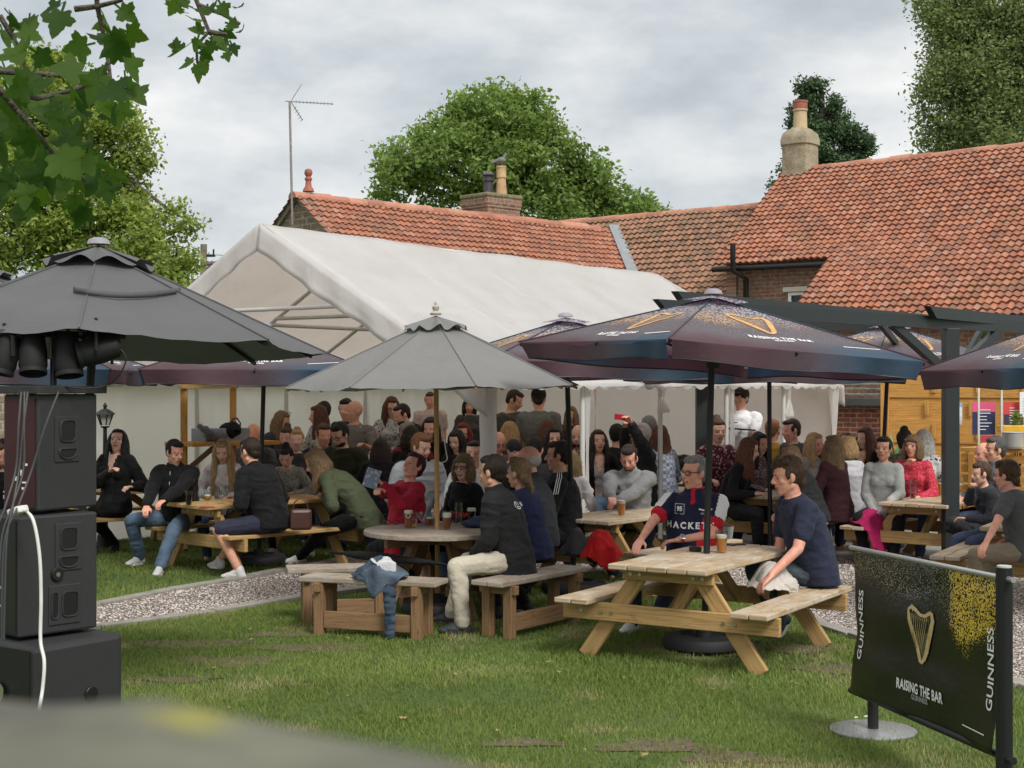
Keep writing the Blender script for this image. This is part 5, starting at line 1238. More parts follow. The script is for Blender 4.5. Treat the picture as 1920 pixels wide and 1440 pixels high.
decal(xf2d(tg, 1, 1.0, 0, 0, math.pi/2), Ob(.93, .47), ex, ey, dv, bvb, M_INKW, 'lettering', bo, oB2, .006)
decal(strip2d([(-.12, 0), (.12, 0)], .005), Ob(.84, .09), ex, ey, dv, bvb, M_INKW, 'small_print', bo, oB2, .006)
decal(text2d('HIBERNIA', .022, 1.0, 0), Ob(.462, .50), (ex*.35+ey*-.93).normalized() if False else (ex*.3-ey*.95).normalized(), (ex*.95+ey*.3).normalized(), dv, bvb, M_HS, 'lettering', bo, oB2, .009)
# ================================================================ loudspeakers
M_SPK = plain('speaker_paint', (.026, .027, .028), .62, .15, 9, .55, 260, dist=.002)
M_SPB = plain('speaker_back', (.006, .005, .005), .5, .2, 5, .1)
M_SPR = plain('speaker_red_back', (.045, .006, .010), .6, .3, 5, .1)
def cabinet(label, edge, al, w, dp, z0, z1, handles, rnd=.012, bowed=False):
    """edge: nearest vertical edge on plan; al: angle of the right face; w: its length; dp: depth of left face"""
    a = V((math.cos(R(al)), math.sin(R(al)), 0)); b = V((-a.y, a.x, 0)); c = edge+a*w/2+b*dp/2; c.z = z0
    e = empty('loudspeaker', c, label, 'loudspeaker', 'stacked loudspeakers'); mb = MB(); m_ = (z0+z1)/2
    mb.beam(edge+b*dp/2+V((0, 0, m_)), edge+b*dp/2+a*w+V((0, 0, m_)), dp, z1-z0-.012); cb = mb.build('cabinet', M_SPK, e, c, bevel=rnd)
    if bowed: mb = MB(); mb.lathe([(.02, z0+.02), (.02, z1-.02)], edge+a*w+b*.3, 6)
    n = V((a.y, -a.x, 0))
    mb = MB(); mb.beam(edge-a*.003+b*.02+V((0, 0, m_)), edge-a*.003+b*(dp-.02)+V((0, 0, m_)), .006, z1-z0-.05); mb.build('back_panel', M_SPR if z0 > 1 else M_SPB, e, c)
    for (u, z, sw, sh, kind) in handles:
        p = edge+a*(w*u)+n*.003+V((0, 0, z))
        if kind == 'socket':
            mb = MB(); mb.lathe([(sw, 0), (sw, .008), (sw*.9, .012), (sw*.3, .012)], p, 24, axis=n); mb.build('pole_socket', M_SPB, e, c, smooth=40); mb = MB(); mb.lathe([(.012, .01), (.012, .014)], p, 10, axis=n); mb.build('socket_hole', M_CHROME if z0 > .3 else M_SPB, e, c); continue
        mb = MB(); mb.beam(p-a*sw/2, p+a*sw/2, .008, sh); h_ = mb.build('handle', M_SPK, e, c, bevel=.006)
        def rr(cx, cz, ww, hh, dshape=False):
            m2 = MB(); pts = []
            for i in range(24):
                t = 2*math.pi*i/24; q = 5 if not dshape else 2.2; k = (abs(math.cos(t))**q+abs(math.sin(t))**q)**(-1/q); y_ = math.sin(t)*k*hh/2
                if dshape and y_ > 0: y_ = min(y_, hh*.18)
                pts.append(p+a*(cx+math.cos(t)*k*ww/2)+V((0, 0, cz+y_))+n*.0065)
            m2.v = pts; m2.face(range(24)); m2.build('recess_shade', M_SPB, h_, c)  # flat black face on the plate: shade of a hollow painted in, nothing cut
            m3 = MB(); m3.tube(pts+[pts[0]], .005, 6); m3.build('lip', M_SPK, h_, c, smooth=60)
        if kind == 'v': rr(0, sh*.17, sw*.62, sh*.46); rr(0, -sh*.27, sw*.70, sh*.32, True)
        else: rr(sw*.16, 0, sw*.5, sh*.62); rr(-sw*.32, 0, sw*.2, sh*.66)
    mb = MB()
    for i, (u, z, s_, hh) in enumerate([(.28, .40, .03, .012), (.42, .33, .012, .03), (.55, .28, .02, .02), (.3, .25, .03, .008), (.35, .2, .02, .012), (.55, .18, .02, .01)]):
        p = edge-a*.008+b*(dp*u)+V((0, 0, z0+z*(z1-z0))); mb.beam(p, p+b*s_, .003, hh)
    mb.build('back_label', M_INKW, e, c); return e, a, b, n
E1 = XY(72, 7.2); cabinet('upper full range loudspeaker with handle, top of the stack', E1, 61, .40, .25, 1.268, 1.868, [(.47, 1.868-.235, .165, .235, 'v')])
mb = MB(); a_, b_ = V((math.cos(R(61)), math.sin(R(61)), 0)), V((-math.sin(R(61)), math.cos(R(61)), 0)); mb.beam(E1-a_*.03+b_*.125+V((0, 0, 1.885)), E1+a_*.44+b_*.125+V((0, 0, 1.885)), .31, .04)
tag(mb.build('plank', plain('black_board', (.03, .03, .03), .7, .4, 10, .4), None, E1+V((0, 0, 1.87)), bevel=.004), 'black board lying on top of the upper loudspeaker', 'board')
E2 = XY(35, 7.1); cabinet('middle subwoofer cabinet with two handles and round socket', E2, 48, .44, .5, .652, 1.262, [(.62, 1.09, .15, .24, 'v'), (.47, .955, .034, 0, 'socket'), (.57, .80, .18, .20, 'h')])
E3 = XY(62, 6.95); cabinet('bottom bass cabinet standing on the grass', E3, 55, .55, .6, .02, .645, [(.62, .36, .038, 0, 'socket')], .03)
mb = MB(); q = E3+V((math.cos(R(145))*.25, math.sin(R(145))*.25, 0)); mb.lathe([(.05, 0), (.05, .005)], (q.x-.01, q.y-.02, .40), 16, axis=(-.57, -.82, 0)); mb.build('fan_grille', M_CHROME, None, q); tag(bpy.context.scene.objects['fan_grille'], 'shiny round fan grille on the bottom bass cabinet back', 'grille')
def cable(label, pts, r, mat, name='cable'):
    P4 = [V(p) for p in pts]; out = []
    for i in range(len(P4)-1):
        p0, p1, p2, p3 = P4[max(i-1, 0)], P4[i], P4[i+1], P4[min(i+2, len(P4)-1)]
        for k in range(8):
            t = k/8; out.append(.5*((2*p1)+(p2-p0)*t+(2*p0-5*p1+4*p2-p3)*t*t+(3*p1-p0-3*p2+p3)*t**3))
    out.append(P4[-1]); mb = MB(); mb.tube(out, r, 8); o = mb.build(name, mat, None, P4[0], smooth=60); return tag(o, label, 'cable')
M_WC = plain('white_cable', (.72, .72, .68), .5)
cable('white mains cable hanging down the front of the stack', [P(44, 956, 6.95), P(62, 975, 6.92), P(74, 1040, 6.9), P(77, 1120, 6.88), P(76, 1200, 6.86), P(83, 1240, 6.8), P(80, 1290, 6.78), P(72, 1340, 6.75), P(60, 1420, 6.9)], .0085, M_WC)
mb = MB(); mb.beam(P(22, 962, 6.95), P(45, 953, 6.92), .07, .035); mb.beam(P(43, 955, 6.92), P(50, 957, 6.91), .02, .02); tag(mb.build('mains_plug', M_WC, None, P(30, 962, 6.95), bevel=.008), 'white plug socket at the top of the white cable', 'plug')
for i, (x0, x1, xm) in enumerate([(40, -10, 30), (46, 2, 44), (52, 12, 36), (110, 8, 60)]):
    cable(['black cable looping down the speaker back, leftmost', 'second black cable down the speaker back', 'third black cable down the speaker back', 'black cable crossing the speaker side diagonally'][i], [P(x0, 735, 7.05), P((x0+xm)/2, 800, 7.0), P(xm, 880, 6.98), P((x1+xm)/2, 950, 6.9), P(x1, 1020, 6.85), P(x1-5, 1200, 6.8)], .006, plain('grey_cable', (.05, .05, .052), .5))
# stage lamps on a T bar
tb = XY(100, 7.45, 1.905); e = empty('lighting_stand', tb, 'black lighting T bar standing on the speaker top', 'lighting stand'); mb = MB(); mb.tube([tb, tb+V((0, 0, .28))], .017, 10); mb.build('pole', M_BLACK, e, tb); mb = MB(); mb.tube([P(-60, 622, 7.3), P(235, 630, 7.6)], .018, 10); mb.build('crossbar', M_BLACK, e, tb)
for i, (px, py, ax, lb) in enumerate([(8, 668, (-.2, -.2, -1), 'leftmost black stage lamp cut by the frame edge'), (62, 668, (.1, -.3, -1), 'black stage lamp second from the left under the parasol'), (128, 672, (.15, -.2, -1), 'tapered black stage lamp hanging third along the bar'), (180, 658, (-1, -.3, -.25), 'black stage lamp at the right end pointing sideways')]):
    c = P(px, py, 7.4); ax = V(ax).normalized(); e = empty('stage_lamp', c, lb, 'stage lamp', 'stage lamps under the parasol'); mb = MB()
    mb.lathe([(.035, -.13), (.058, -.11), (.07, -.03), (.072, .05), (.066, .07), (.070, .075), (.070, .095), (.062, .095), (.062, .075)], c, 20, axis=ax); mb.build('housing', plain('lamp_black', (.004, .004, .0045), .75, .2, 9, 0), e, c, smooth=40)
    mb = MB(); tpz = c+V((0, 0, .13)); sd = ax.cross(V((0, 0, 1))); sd = sd.normalized() if sd.length > .1 else V((1, 0, 0)); mb.tube([c-sd*.09, c-sd*.09+V((0, 0, .1)), tpz, c+sd*.09+V((0, 0, .1)), c+sd*.09], .008, 6); mb.tube([tpz, tpz+V((0, 0, .04))], .01, 6); mb.build('yoke', M_BLACK, e, c)
    mb = MB(); mb.lathe([(.062, .080), (.061, .082)], c, 20, axis=ax); mb.build('lens', glassm('lens', (.3, .3, .35), .05, .5), e, c)
cable('black lamp cable looping from the right lamp to the speaker top', [P(205, 648, 7.4), P(226, 655, 7.4), P(236, 675, 7.4), P(222, 705, 7.4), P(195, 724, 7.4), P(150, 728, 7.35), P(110, 722, 7.3)], .004, M_BLACK)
# ================================================================ the wall the viewer leans on
mb = MB(); wa, wb = V((-.098, .275, 0)), V((.0, .215, 0)); wd = (wb-wa).normalized(); wn_ = V((wd.y, -wd.x, 0)); wa2 = wa-wd*2.2; WL = 4.6
def topf(u, v):
    p = wa2+wd*(u*WL)+wn_*(v*.32); z = 1.842+.004*nz(p.x*20, p.y*20, 4, 1)+.003*nz(p.x*60, p.y*60, 5, 1); return p+V((0, 0, z))
mb.grid(topf, 160, 30); 
def facef(u, v): p = topf(u, 0); return V((p.x, p.y, p.z*(1-v)))+wn_*(-.004*nz(p.x*30, v*60, 5, 1))
mb.grid(facef, 160, 60)
def backf(u, v): p = topf(u, 1); return V((p.x, p.y, p.z*(1-v)))
mb.grid(backf, 160, 10)
m, nt_, b_s, out = mk('lichened_wall_top'); vec = coords(nt_)
r = ramp(nt_, [(.38, (.05, .05, .04)), (.5, (.085, .085, .065)), (.62, (.13, .135, .095))]); nt_.links.new(noi(nt_, vec, 14, 3), r.inputs[0])
vs_ = nt_.nodes.new('ShaderNodeVectorMath'); vs_.operation = 'DISTANCE'; nt_.links.new(vec, vs_.inputs[0]); vs_.inputs[1].default_value = (-.054, .244, 1.842)
yl = ramp(nt_, [(.000, (1, 1, 1)), (.010, (0, 0, 0))]); nt_.links.new(mth(nt_, 'ADD', vs_.outputs['Value'], mth(nt_, 'MULTIPLY', mth(nt_, 'SUBTRACT', noi(nt_, vec, 90, 3), .5), .01)), yl.inputs[0])
nt_.links.new(mixc(nt_, yl.outputs[0], r.outputs[0], (.24, .23, .035)), b_s.inputs['Base Color']); b_s.inputs['Roughness'].default_value = .95
o = mb.build('garden_wall', m, None, smooth=True); tag(o, 'out of focus lichen covered wall top along the bottom edge', 'wall')
# ================================================================ people
SKIN = {'p': (.76, .46, .345), 'r': (.74, .39, .285), 't': (.66, .37, .25), 'w': (.80, .53, .42)}
HAIRC = {'black': (.010, .008, .007), 'dkbrown': (.028, .016, .010), 'brown': (.075, .040, .020), 'auburn': (.12, .040, .018), 'blonde': (.42, .27, .12), 'dkblonde': (.22, .14, .07),
         'grey': (.26, .25, .24), 'dkgrey': (.09, .085, .08), 'white': (.60, .57, .52), 'maroon': (.075, .008, .018), 'red': (.16, .02, .015), 'ginger': (.26, .11, .04), 'stubble': (.17, .095, .065)}
M_EYEW = plain('eye_white', (.42, .38, .36), .3, .05, 9, 0); M_EYED = plain('eye_dark', (.02, .015, .012), .3, .1, 9, 0); M_LIP = plain('lips', (.42, .13, .11), .5, .1, 30, 0)
M_SOLE = plain('white_sole', (.72, .71, .68), .6, .1, 12, .1); M_SOLEB = plain('dark_sole', (.05, .04, .035), .7)
def ik(a, t, l1, l2, hint):
    v = t-a; d = min(v.length, (l1+l2)*.995); u = v.normalized(); t2 = a+u*d
    x = (l1*l1-l2*l2+d*d)/(2*d); h = math.sqrt(max(1e-6, l1*l1-x*x)); pr = hint-u*hint.dot(u); pr = pr.normalized() if pr.length > 1e-4 else u.orthogonal()
    return a+u*x+pr*h, t2
PCOUNT = [0]
def strands(o_, n, L, wd, grav, seed):
    me = o_.data; nv = len(me.vertices)
    if not nv: return
    co = np.zeros(nv*3, np.float32); me.vertices.foreach_get('co', co); co = co.reshape(-1, 3); no = np.zeros(nv*3, np.float32); me.vertices.foreach_get('normal', no); no = no.reshape(-1, 3)
    rg = np.random.default_rng(seed); i = rg.integers(0, nv, n); p, q = co[i], no[i]
    dv = q*.45+np.array([0, 0, -1.0])*grav+rg.normal(size=(n, 3))*.35; dv -= q*(dv*q).sum(1)[:, None]*.55; dv /= np.linalg.norm(dv, axis=1)[:, None]
    sdv = np.cross(dv, q); sdv /= np.linalg.norm(sdv, axis=1)[:, None]+1e-6; l = (L*rg.uniform(.5, 1.2, n))[:, None]
    a = p-sdv*wd-q*.002; b = p+sdv*wd-q*.002; c = p+dv*l+q*.003
    bm = bmesh.new(); bm.from_mesh(me)
    for k_ in range(n):
        vs = [bm.verts.new(x[k_]) for x in (a, b, c)]; bm.faces.new(vs)
    bm.to_mesh(me); bm.free()
def person(label, hx, hy, d, yaw, lean=10, roll=0, hyaw=0, hpitch=8, hroll=0, sex='m', sk='p', hair=('short', 'dkbrown'), top=((.02, .02, .02), 'long'), leg=((.05, .07, .12), 'long'),
           shoes=None, LH=None, RH=None, stand=False, seat=.44, fat=1.0, ns=False, beard=None, glasses=None, ztop=None, LF=None, RF=None, k=None, curl=.7, twist=0, group=None, post=None, eL=None, eR=None, hat=None, collar=None, nogrp=False, jacket=False, smile=False, shirtin=None, tilt=0, foot_flat=True, hem=0.0, sg=None, legs=True, low=False, longlen=.36, lap=.0):
    PCOUNT[0] += 1; sd = PCOUNT[0]; near = d < 13.6 or (d < 15.6 and not low); vox = .0085 if d < 13.6 else (.011 if near else .0145)
    f = V((math.sin(R(yaw)), -math.cos(R(yaw)), 0)); r = V((f.y, -f.x, 0)); up = V((0, 0, 1))
    htop = P(hx, hy, d); sh_w = .190 if sex == 'm' else .155
    def spine(k):
        a1, a2 = R(lean*.75), R(lean*1.25)
        u1 = (up*math.cos(a1)+f*math.sin(a1)+r*math.sin(R(roll))).normalized(); u2 = (up*math.cos(a2)+f*math.sin(a2)+r*math.sin(R(roll*1.2))).normalized()
        un = (up*math.cos(R(lean*.9+hpitch*.35))+f*math.sin(R(lean*.9+hpitch*.35))+r*math.sin(R(roll*.8))).normalized()
        pv = V((0, 0, .10*k)); ws = pv+u1*.17*k; chs = ws+u2*.18*k; shp = chs+u2*.13*k; nb = shp+u2*.06*k
        # head frame
        hf = (f*math.cos(R(hyaw))+r*math.sin(R(hyaw))).normalized(); hr = V((hf.y, -hf.x, 0))
        q = Matrix.Rotation(R(-hpitch), 3, hr); hf2 = q @ hf; hu = q @ up; q2 = Matrix.Rotation(R(hroll), 3, hf2); hr2 = q2 @ hr; hu = q2 @ hu
        hc = nb+un*.062*k+hu*.080*k
        return u1, u2, un, pv, ws, chs, shp, nb, hf2, hr2, hu, hc
    base_top = spine(1)[-1]+spine(1)[-2]*.118
    if k is None:
        if stand: k = (htop.z-0)/(base_top.z+.80)
        else: k = (htop.z-seat)/base_top.z
        k0 = k; k = max(.86, min(1.13, k))
        if abs(k0-k) > .004: print('K', sd, round(k0, 3), label[:40])
    u1, u2, un, pv, ws, chs, shp, nb, hf, hr, hu, hc = spine(k)
    off = hc+hu*.118*k; z0 = htop.z-off.z; sh3 = V((htop.x-off.x, htop.y-off.y, z0))
    pv, ws, chs, shp, nb, hc = [p+sh3 for p in (pv, ws, chs, shp, nb, hc)]
    org = V((pv.x, pv.y, 0)); fr = f; rs = (r*math.cos(R(twist))-f*math.sin(R(twist))).normalized(); fs = (f*math.cos(R(twist))+r*math.sin(R(twist))).normalized()
    fsp = (fs-u2*fs.dot(u2)).normalized()
    def loc(v):  # local (right, forward, up) from the seat point
        return V((pv.x, pv.y, pv.z-.10*k))+r*(v[0]*k)+f*(v[1]*k)+up*(v[2]*k) if not isinstance(v[0], str) else P(v[1], v[2], v[3])
    W = {'m': (.152, .142, .174, .188), 'f': (.155, .122, .145, .152)}[sex]; D = {'m': (.120, .115, .128, .106), 'f': (.13, .10, .118, .085)}[sex]
    def torso(mb, g, bottom, topz=.05, neck=.064, hemflare=0):
        rg = []
        if bottom > 0: rg += [(pv-u1*bottom*k, r, f, (W[0]+g*.9+hemflare*.5)*k*fat*.96, (D[0]+g*.9+hemflare*.5)*k*fat*.96)]
        rg += [(pv+u1*.02*k, r, f, (W[0]+g)*k*fat, (D[0]+g)*k*fat*1.02), (ws+fsp*.012*(fat-1)*6*k, r, fsp, (W[1]+g)*k*fat, (D[1]+g)*k*fat*(1.0+(fat-1)*.9)), (chs, rs, fsp, (W[2]+g)*k*(1+(fat-1)*.5), (D[2]+g)*k*(1+(fat-1)*.6)), (shp-u2*.02*k, rs, fsp, (W[3]+g*.6)*k, (D[3]+g)*k), (shp+u2*.028*k, rs, fsp, .125*k+g*.7, .076*k+g*.7), (nb, rs, fsp, (neck+g*.4)*k, (neck+g*.5)*k)]
        mb.loft(rg, 24)
        if sex == 'f':
            for s in (-1, 1): mb.ell(chs+rs*(s*.068*k)+fsp*(.075*k+g*.8)-u2*.005, ((.062+g*.5)*k, (.055+g*.4)*k, (.062+g*.5)*k), (rs, fsp, u2))
        for s in (-1, 1): mb.ell(shp+rs*(s*sh_w*.86*k)-u2*.012*k, ((.055+g)*k,)*3)
    shl = {s: shp+rs*(s*sh_w*k)-u2*.022*k for s in (-1, 1)}
    defr = {-1: (-.16, .34, .27), 1: (.16, .34, .27)} if not stand else {-1: (-.22, .10, .02), 1: (.22, .10, .02)}
    arms = {}
    for s, tg, eh in ((1, RH, eR), (-1, LH, eL)):
        t = loc(tg if tg else defr[s]); hint = (r*(s*.55)-up*1.0-f*.35) if eh is None else (r*eh[0]+f*eh[1]+up*eh[2])
        el, wr = ik(shl[s], t, .285*k, .255*k, hint); arms[s] = (shl[s], el, wr)
    body = MB(); torso(body, 0, .05)
    body.limb(nb-un*.03*k, hc-hu*.06*k-hf*.008*k, .057*k if sex == 'm' else .047*k, .053*k if sex == 'm' else .044*k)
    kb = k; k = k*(1.07 if sex == 'm' else 1.05)
    H_ = lambda x, y, z: hc+hr*(x*k)+hf*(y*k)+hu*(z*k)
    ax = (hr, hf, hu); q = 1.0 if sex == 'm' else .95
    body.ell(H_(0, -.008, .028), (.074*k, .094*k, .092*k), ax, 20, 14)
    body.ell(H_(0, .020, -.040), (.058*k*q, .066*k, .070*k), ax, 18, 12); body.ell(H_(0, .058, -.094), (.026*k*q, .024*k, .022*k), ax)
    body.limb(H_(-.045, .0, -.062), H_(-.012, .056, -.092), .022*k, .018*k); body.limb(H_(.045, .0, -.062), H_(.012, .056, -.092), .022*k, .018*k)
    body.limb(H_(0, .080, .018), H_(0, .106, -.020), .009*k, .0145*k); body.ell(H_(.011, .096, -.024), .0095*k); body.ell(H_(-.011, .096, -.024), .0095*k)
    body.limb(H_(-.036, .074, .026), H_(.036, .074, .026), .0115*k, .0115*k); body.ell(H_(.040, .058, -.022), .021*k); body.ell(H_(-.040, .058, -.022), .021*k)
    body.limb(H_(-.016, .084, -.052), H_(.016, .084, -.052), .0085*k, .0085*k); body.limb(H_(-.013, .082, -.064), H_(.013, .082, -.064), .009*k, .009*k)
    for s in (-1, 1):
        body.ell(H_(s*.077, -.004, -.004), (.009*k, .019*k, .031*k), (hr, hf, hu)); body.ell(H_(s*.074, .004, -.028), .010*k)
    k = kb
    def hand(mb, el, wr, s, cu):
        fd = (wr-el).normalized(); pn = (-up-fd*(-up).dot(fd)); pn = pn.normalized() if pn.length > .2 else (r*(-s)); sdv = fd.cross(pn).normalized()
        if sdv.dot(-r*s) < 0: sdv = -sdv    # towards the thumb side
        pw = wr+fd*.012*k; pe = wr+fd*.088*k
        for o_ in (-.027, -.009, .009, .027): mb.limb(pw+sdv*(o_*.75*k), pe+sdv*(o_*k), .0145*k, .0115*k, 8)
        for i, o_ in enumerate((.029, .010, -.010, -.028)):
            L = (.072, .080, .074, .058)[i]*k; p = pe+sdv*(o_*k); a = R(12+cu*28+i*4); dr = (fd*math.cos(a)+pn*math.sin(a)+sdv*(.10*(1-cu)*(1.5-i)*.6)).normalized(); rr = .0088*k
            for j, fr_ in enumerate((.45, .30, .25)):
                q2 = p+dr*(L*fr_); mb.limb(p, q2, rr, rr*.9, 8); p = q2; rr *= .9; a += R(cu*48); dr = (fd*math.cos(a)+pn*math.sin(a)).normalized()
        p = pw+sdv*(.024*k)+fd*.012*k; dr = (fd*.62+sdv*.75+pn*.25).normalized(); q2 = p+dr*.038*k; mb.limb(p, q2, .0125*k, .0105*k, 8); dr = (fd*.9+sdv*(.25-cu*.4)+pn*(.3+cu*.4)).normalized(); mb.limb(q2, q2+dr*.034*k, .0105*k, .0085*k, 8)
    for s in (1, -1):
        a, e_, w_ = arms[s]; body.limb(a, e_, .051*k if sex == 'm' else .041*k, .038*k if sex == 'm' else .032*k); body.limb(e_, w_, .037*k if sex == 'm' else .031*k, .025*k if sex == 'm' else .021*k)
        c_ = curl if not isinstance(curl, tuple) else curl[0 if s == 1 else 1]
        hand(body, e_, w_, s, c_)
    legp = {}
    if legs:
        for s, ft in ((1, RF), (-1, LF)):
            hip = pv+r*(s*.088*k)-up*.01*k
            if stand: t = V((hip.x, hip.y, .09)) + r*s*.03 if ft is None else None
            else: t = None
            if ft is not None and not isinstance(ft[0], str): t = V((pv.x, pv.y, 0))+r*(ft[0])+f*(ft[1])+V((0, 0, .085+(ft[2] if len(ft) > 2 else 0)))
            elif ft is not None: t = G(ft[1], ft[2])+V((0, 0, .085+(ft[3] if len(ft) > 3 else 0)))
            elif t is None: t = V((pv.x, pv.y, .085))+r*(s*.14)+f*.40
            kn, an = ik(hip, t, .43*k, .42*k, (f*.7+up*1.0+r*(s*.35)) if not stand else f); legp[s] = (hip, kn, an)
            body.limb(hip, kn, .080*k, .052*k); body.limb(kn, an, .054*k, .036*k); mdp = kn.lerp(an, .3)-f*.02*k; body.ell(mdp, (.047*k, .047*k, .09*k))
            ff = V((an.x-kn.x, an.y-kn.y, 0)); fdir = (f*.9+r*s*.18).normalized(); body.limb(an, an+fdir*.03*k-V((0, 0, .04)), .032, .028)
    skm = skinm(SKIN[sk]); root = soft(body, 'person', skm, vox if d < 13.6 else vox, None, org, 1); tag(root, label, 'person', group)
    # eyes, brows, lips
    k = kb*(1.07 if sex == 'm' else 1.05); H_ = lambda x, y, z, k=k: hc+hr*(x*k)+hf*(y*k)+hu*(z*k)
    if d < 17.5 or near:
        for s in (-1, 1):
            mb = MB(); mb.ell(H_(s*.031, .072, .004), (.0130*k, .009*k, .0062*k), ax, 10, 8); mb.build('eye', M_EYEW if near else M_EYED, root, org, smooth=True)
            if near: mb = MB(); mb.ell(H_(s*.031, .0805, .003), (.0062*k, .004*k, .0062*k), ax, 8, 6); mb.build('iris', M_EYED, root, org, smooth=True)
            mb = MB(); mb.limb(H_(s*.014, .085, .022), H_(s*.046, .070, .025), .0042*k, .003*k, 6); mb.build('eyebrow', hairm(HAIRC[hair[1]]) if hair[1] not in ('white', 'blonde') else hairm(HAIRC['dkblonde']), root, org, smooth=True)
        mb = MB(); mb.limb(H_(-.019, .0865, -.0555), H_(.019, .0865, -.0555), .0052*k, .0052*k, 8)
        mb.limb(H_(-.015, .0855, -.0635), H_(.015, .0855, -.0635), .0055*k, .0055*k, 8); mb.build('lips', M_LIP, root, org, smooth=True)
        if smile: mb = MB(); mb.ell(H_(0, .088, -.0595), (.017*k, .006*k, .0045*k), ax); mb.build('teeth', M_EYEW, root, org, smooth=True)
    # hair
    hs = hair[0]; hm = hairm(HAIRC[hair[1]]); hv = .0075 if near else .011; hb = MB()
    def hd(a_, s_): return folds(a_, s_, sd, (1, 1, .35))
    if hs in ('short', 'crop', 'messy', 'slick', 'recede'):
        g = {'short': 1.0, 'crop': .6, 'messy': 1.35, 'slick': .9, 'recede': .7}[hs]
        hb.ell(H_(0, -.026, .036), ((.073+.008*g)*k, (.083+.006*g)*k, (.086+.010*g)*k), ax, 20, 14); hb.ell(H_(0, -.060, -.018), (.058*k, .042*k, .052*k), ax)
        if hs != 'recede': hb.ell(H_(0, .030, .086+.004*g), (.060*k, .052*k, (.022+.012*g)*k), ax, 16, 10)
        for s in (-1, 1): hb.ell(H_(s*.068, .012, .022), ((.009+.003*g)*k, .026*k, .034*k), ax)
        if hs == 'messy':
            for i in range(9): a = random.uniform(-1.6, 1.6); hb.ell(H_(.06*math.sin(a), .02+.05*math.cos(a)*random.random(), .105+random.uniform(-.01, .012)), .022*k)
            hb.ell(H_(.02, .072, .074), (.042*k, .022*k, .020*k), ax); hb.ell(H_(0, -.075, -.045), (.05*k, .03*k, .05*k), ax)
        soft(hb, 'hair', hm, hv, root, org, 1, hd(.0035*g+.001, 55), (lambda o_: strands(o_, 420, .024*g, .0022, .35, sd)) if near else None)
    elif hs == 'sides':
        hb.ell(H_(0, -.038, .0), (.080*k, .068*k, .056*k), ax, 18, 10); soft(hb, 'hair', hm, hv, root, org, 1, hd(.003, 50))
    elif hs in ('long', 'bob', 'bun', 'braid', 'pony'):
        hb.ell(H_(0, -.024, .036), (.084*k, .088*k, .095*k), ax, 20, 14); hb.ell(H_(0, .022, .090), (.058*k, .056*k, .030*k), ax, 16, 10)
        hb.ell(H_(0, -.055, -.02), (.068*k, .05*k, .07*k), ax)
        if hs in ('long', 'bob'):
            Ln = .17*k if hs == 'bob' else longlen*k
            for i in range(15):
                th = R(-128+256*i/14); cx, cy = math.sin(th), -math.cos(th); cyy = cy*.080-.012
                p0 = H_(cx*.066, cyy*.8, .065); p1 = H_(cx*.086, cyy, .0); p2 = H_(cx*.090, cyy*1.05, -.07)
                dn = -up; gg = (hr*cx*.25+hf*cy*.15); j = random.uniform(.82, 1.08); spread = 1 if hs == 'bob' else 1.25
                if abs(cx) > .5 and hs == 'long': gg = gg+f*(.25 if lean < 25 else .0)+hr*cx*.1
                p3 = p2+(dn+gg*.35)*(Ln*.40*j-.0); p4 = p3+(dn+gg*.10-(f*.05 if lean > 20 else V((0, 0, 0))))*(Ln*.45*j)
                ra = [.020*k, .024*k, .023*k*spread, .021*k*spread, .009*k]
                if hs == 'bob': p3 = p2+(dn*.8-gg*.1)*.075*j*k; hb.tube([p0, p1, p2, p3], [.02*k, .025*k, .024*k, .014*k], 8)
                else: hb.tube([p0, p1, p2, p3, p4], ra, 8)
            if hs == 'bob': hb.limb(H_(-.05, .070, .062), H_(.05, .070, .062), .018*k, .018*k)
        if hs == 'bun': hb.ell(H_(0, -.06, .125), (.045*k, .042*k, .038*k), ax)
        if hs == 'pony': hb.tube([H_(0, -.09, .05), H_(0, -.14, .02), H_(0, -.15, -.08), H_(0, -.13, -.18)], [.02*k, .035*k, .03*k, .01*k], 10)
        if hs == 'braid':
            for s in (-1, 1):
                for i in range(9):
                    t = i/8; hb.ell(H_(s*(.022+.018*math.sin(t*3)), .05-.145*t, .125-.05*t-.15*t*t), (.017*k, .014*k, .014*k))
            hb.tube([H_(.0, -.09, -.05), H_(.01, -.11, -.13), H_(.0, -.10, -.22)], [.022*k, .02*k, .008*k], 8)
        soft(hb, 'hair', hm, hv, root, org, 1, hd(.0055, 42), (lambda o_: strands(o_, 700, .07, .0022, 1.0, sd)) if near else None)
    if hat:
        hb = MB(); hb.ell(H_(0, -.012, .045), (.086*k, .104*k, .090*k), ax, 20, 14)
        if hat[1]: hb.ell(H_(0, .115*hat[1], .055), (.065*k, .062*k, .008*k), ax, 16, 8)
        soft(hb, 'cap', cloth(hat[0]), hv, root, org, 1)
    if beard:
        hb = MB(); hb.ell(H_(0, .024, -.070), (.057*k, .064*k, .046*k), ax, 16, 10)
        if near: hb.limb(H_(-.026, .086, -.044), H_(.026, .086, -.044), .006*k, .006*k)
        soft(hb, 'beard', hairm(HAIRC[beard]), hv, root, org, 1, hd(.003, 60))
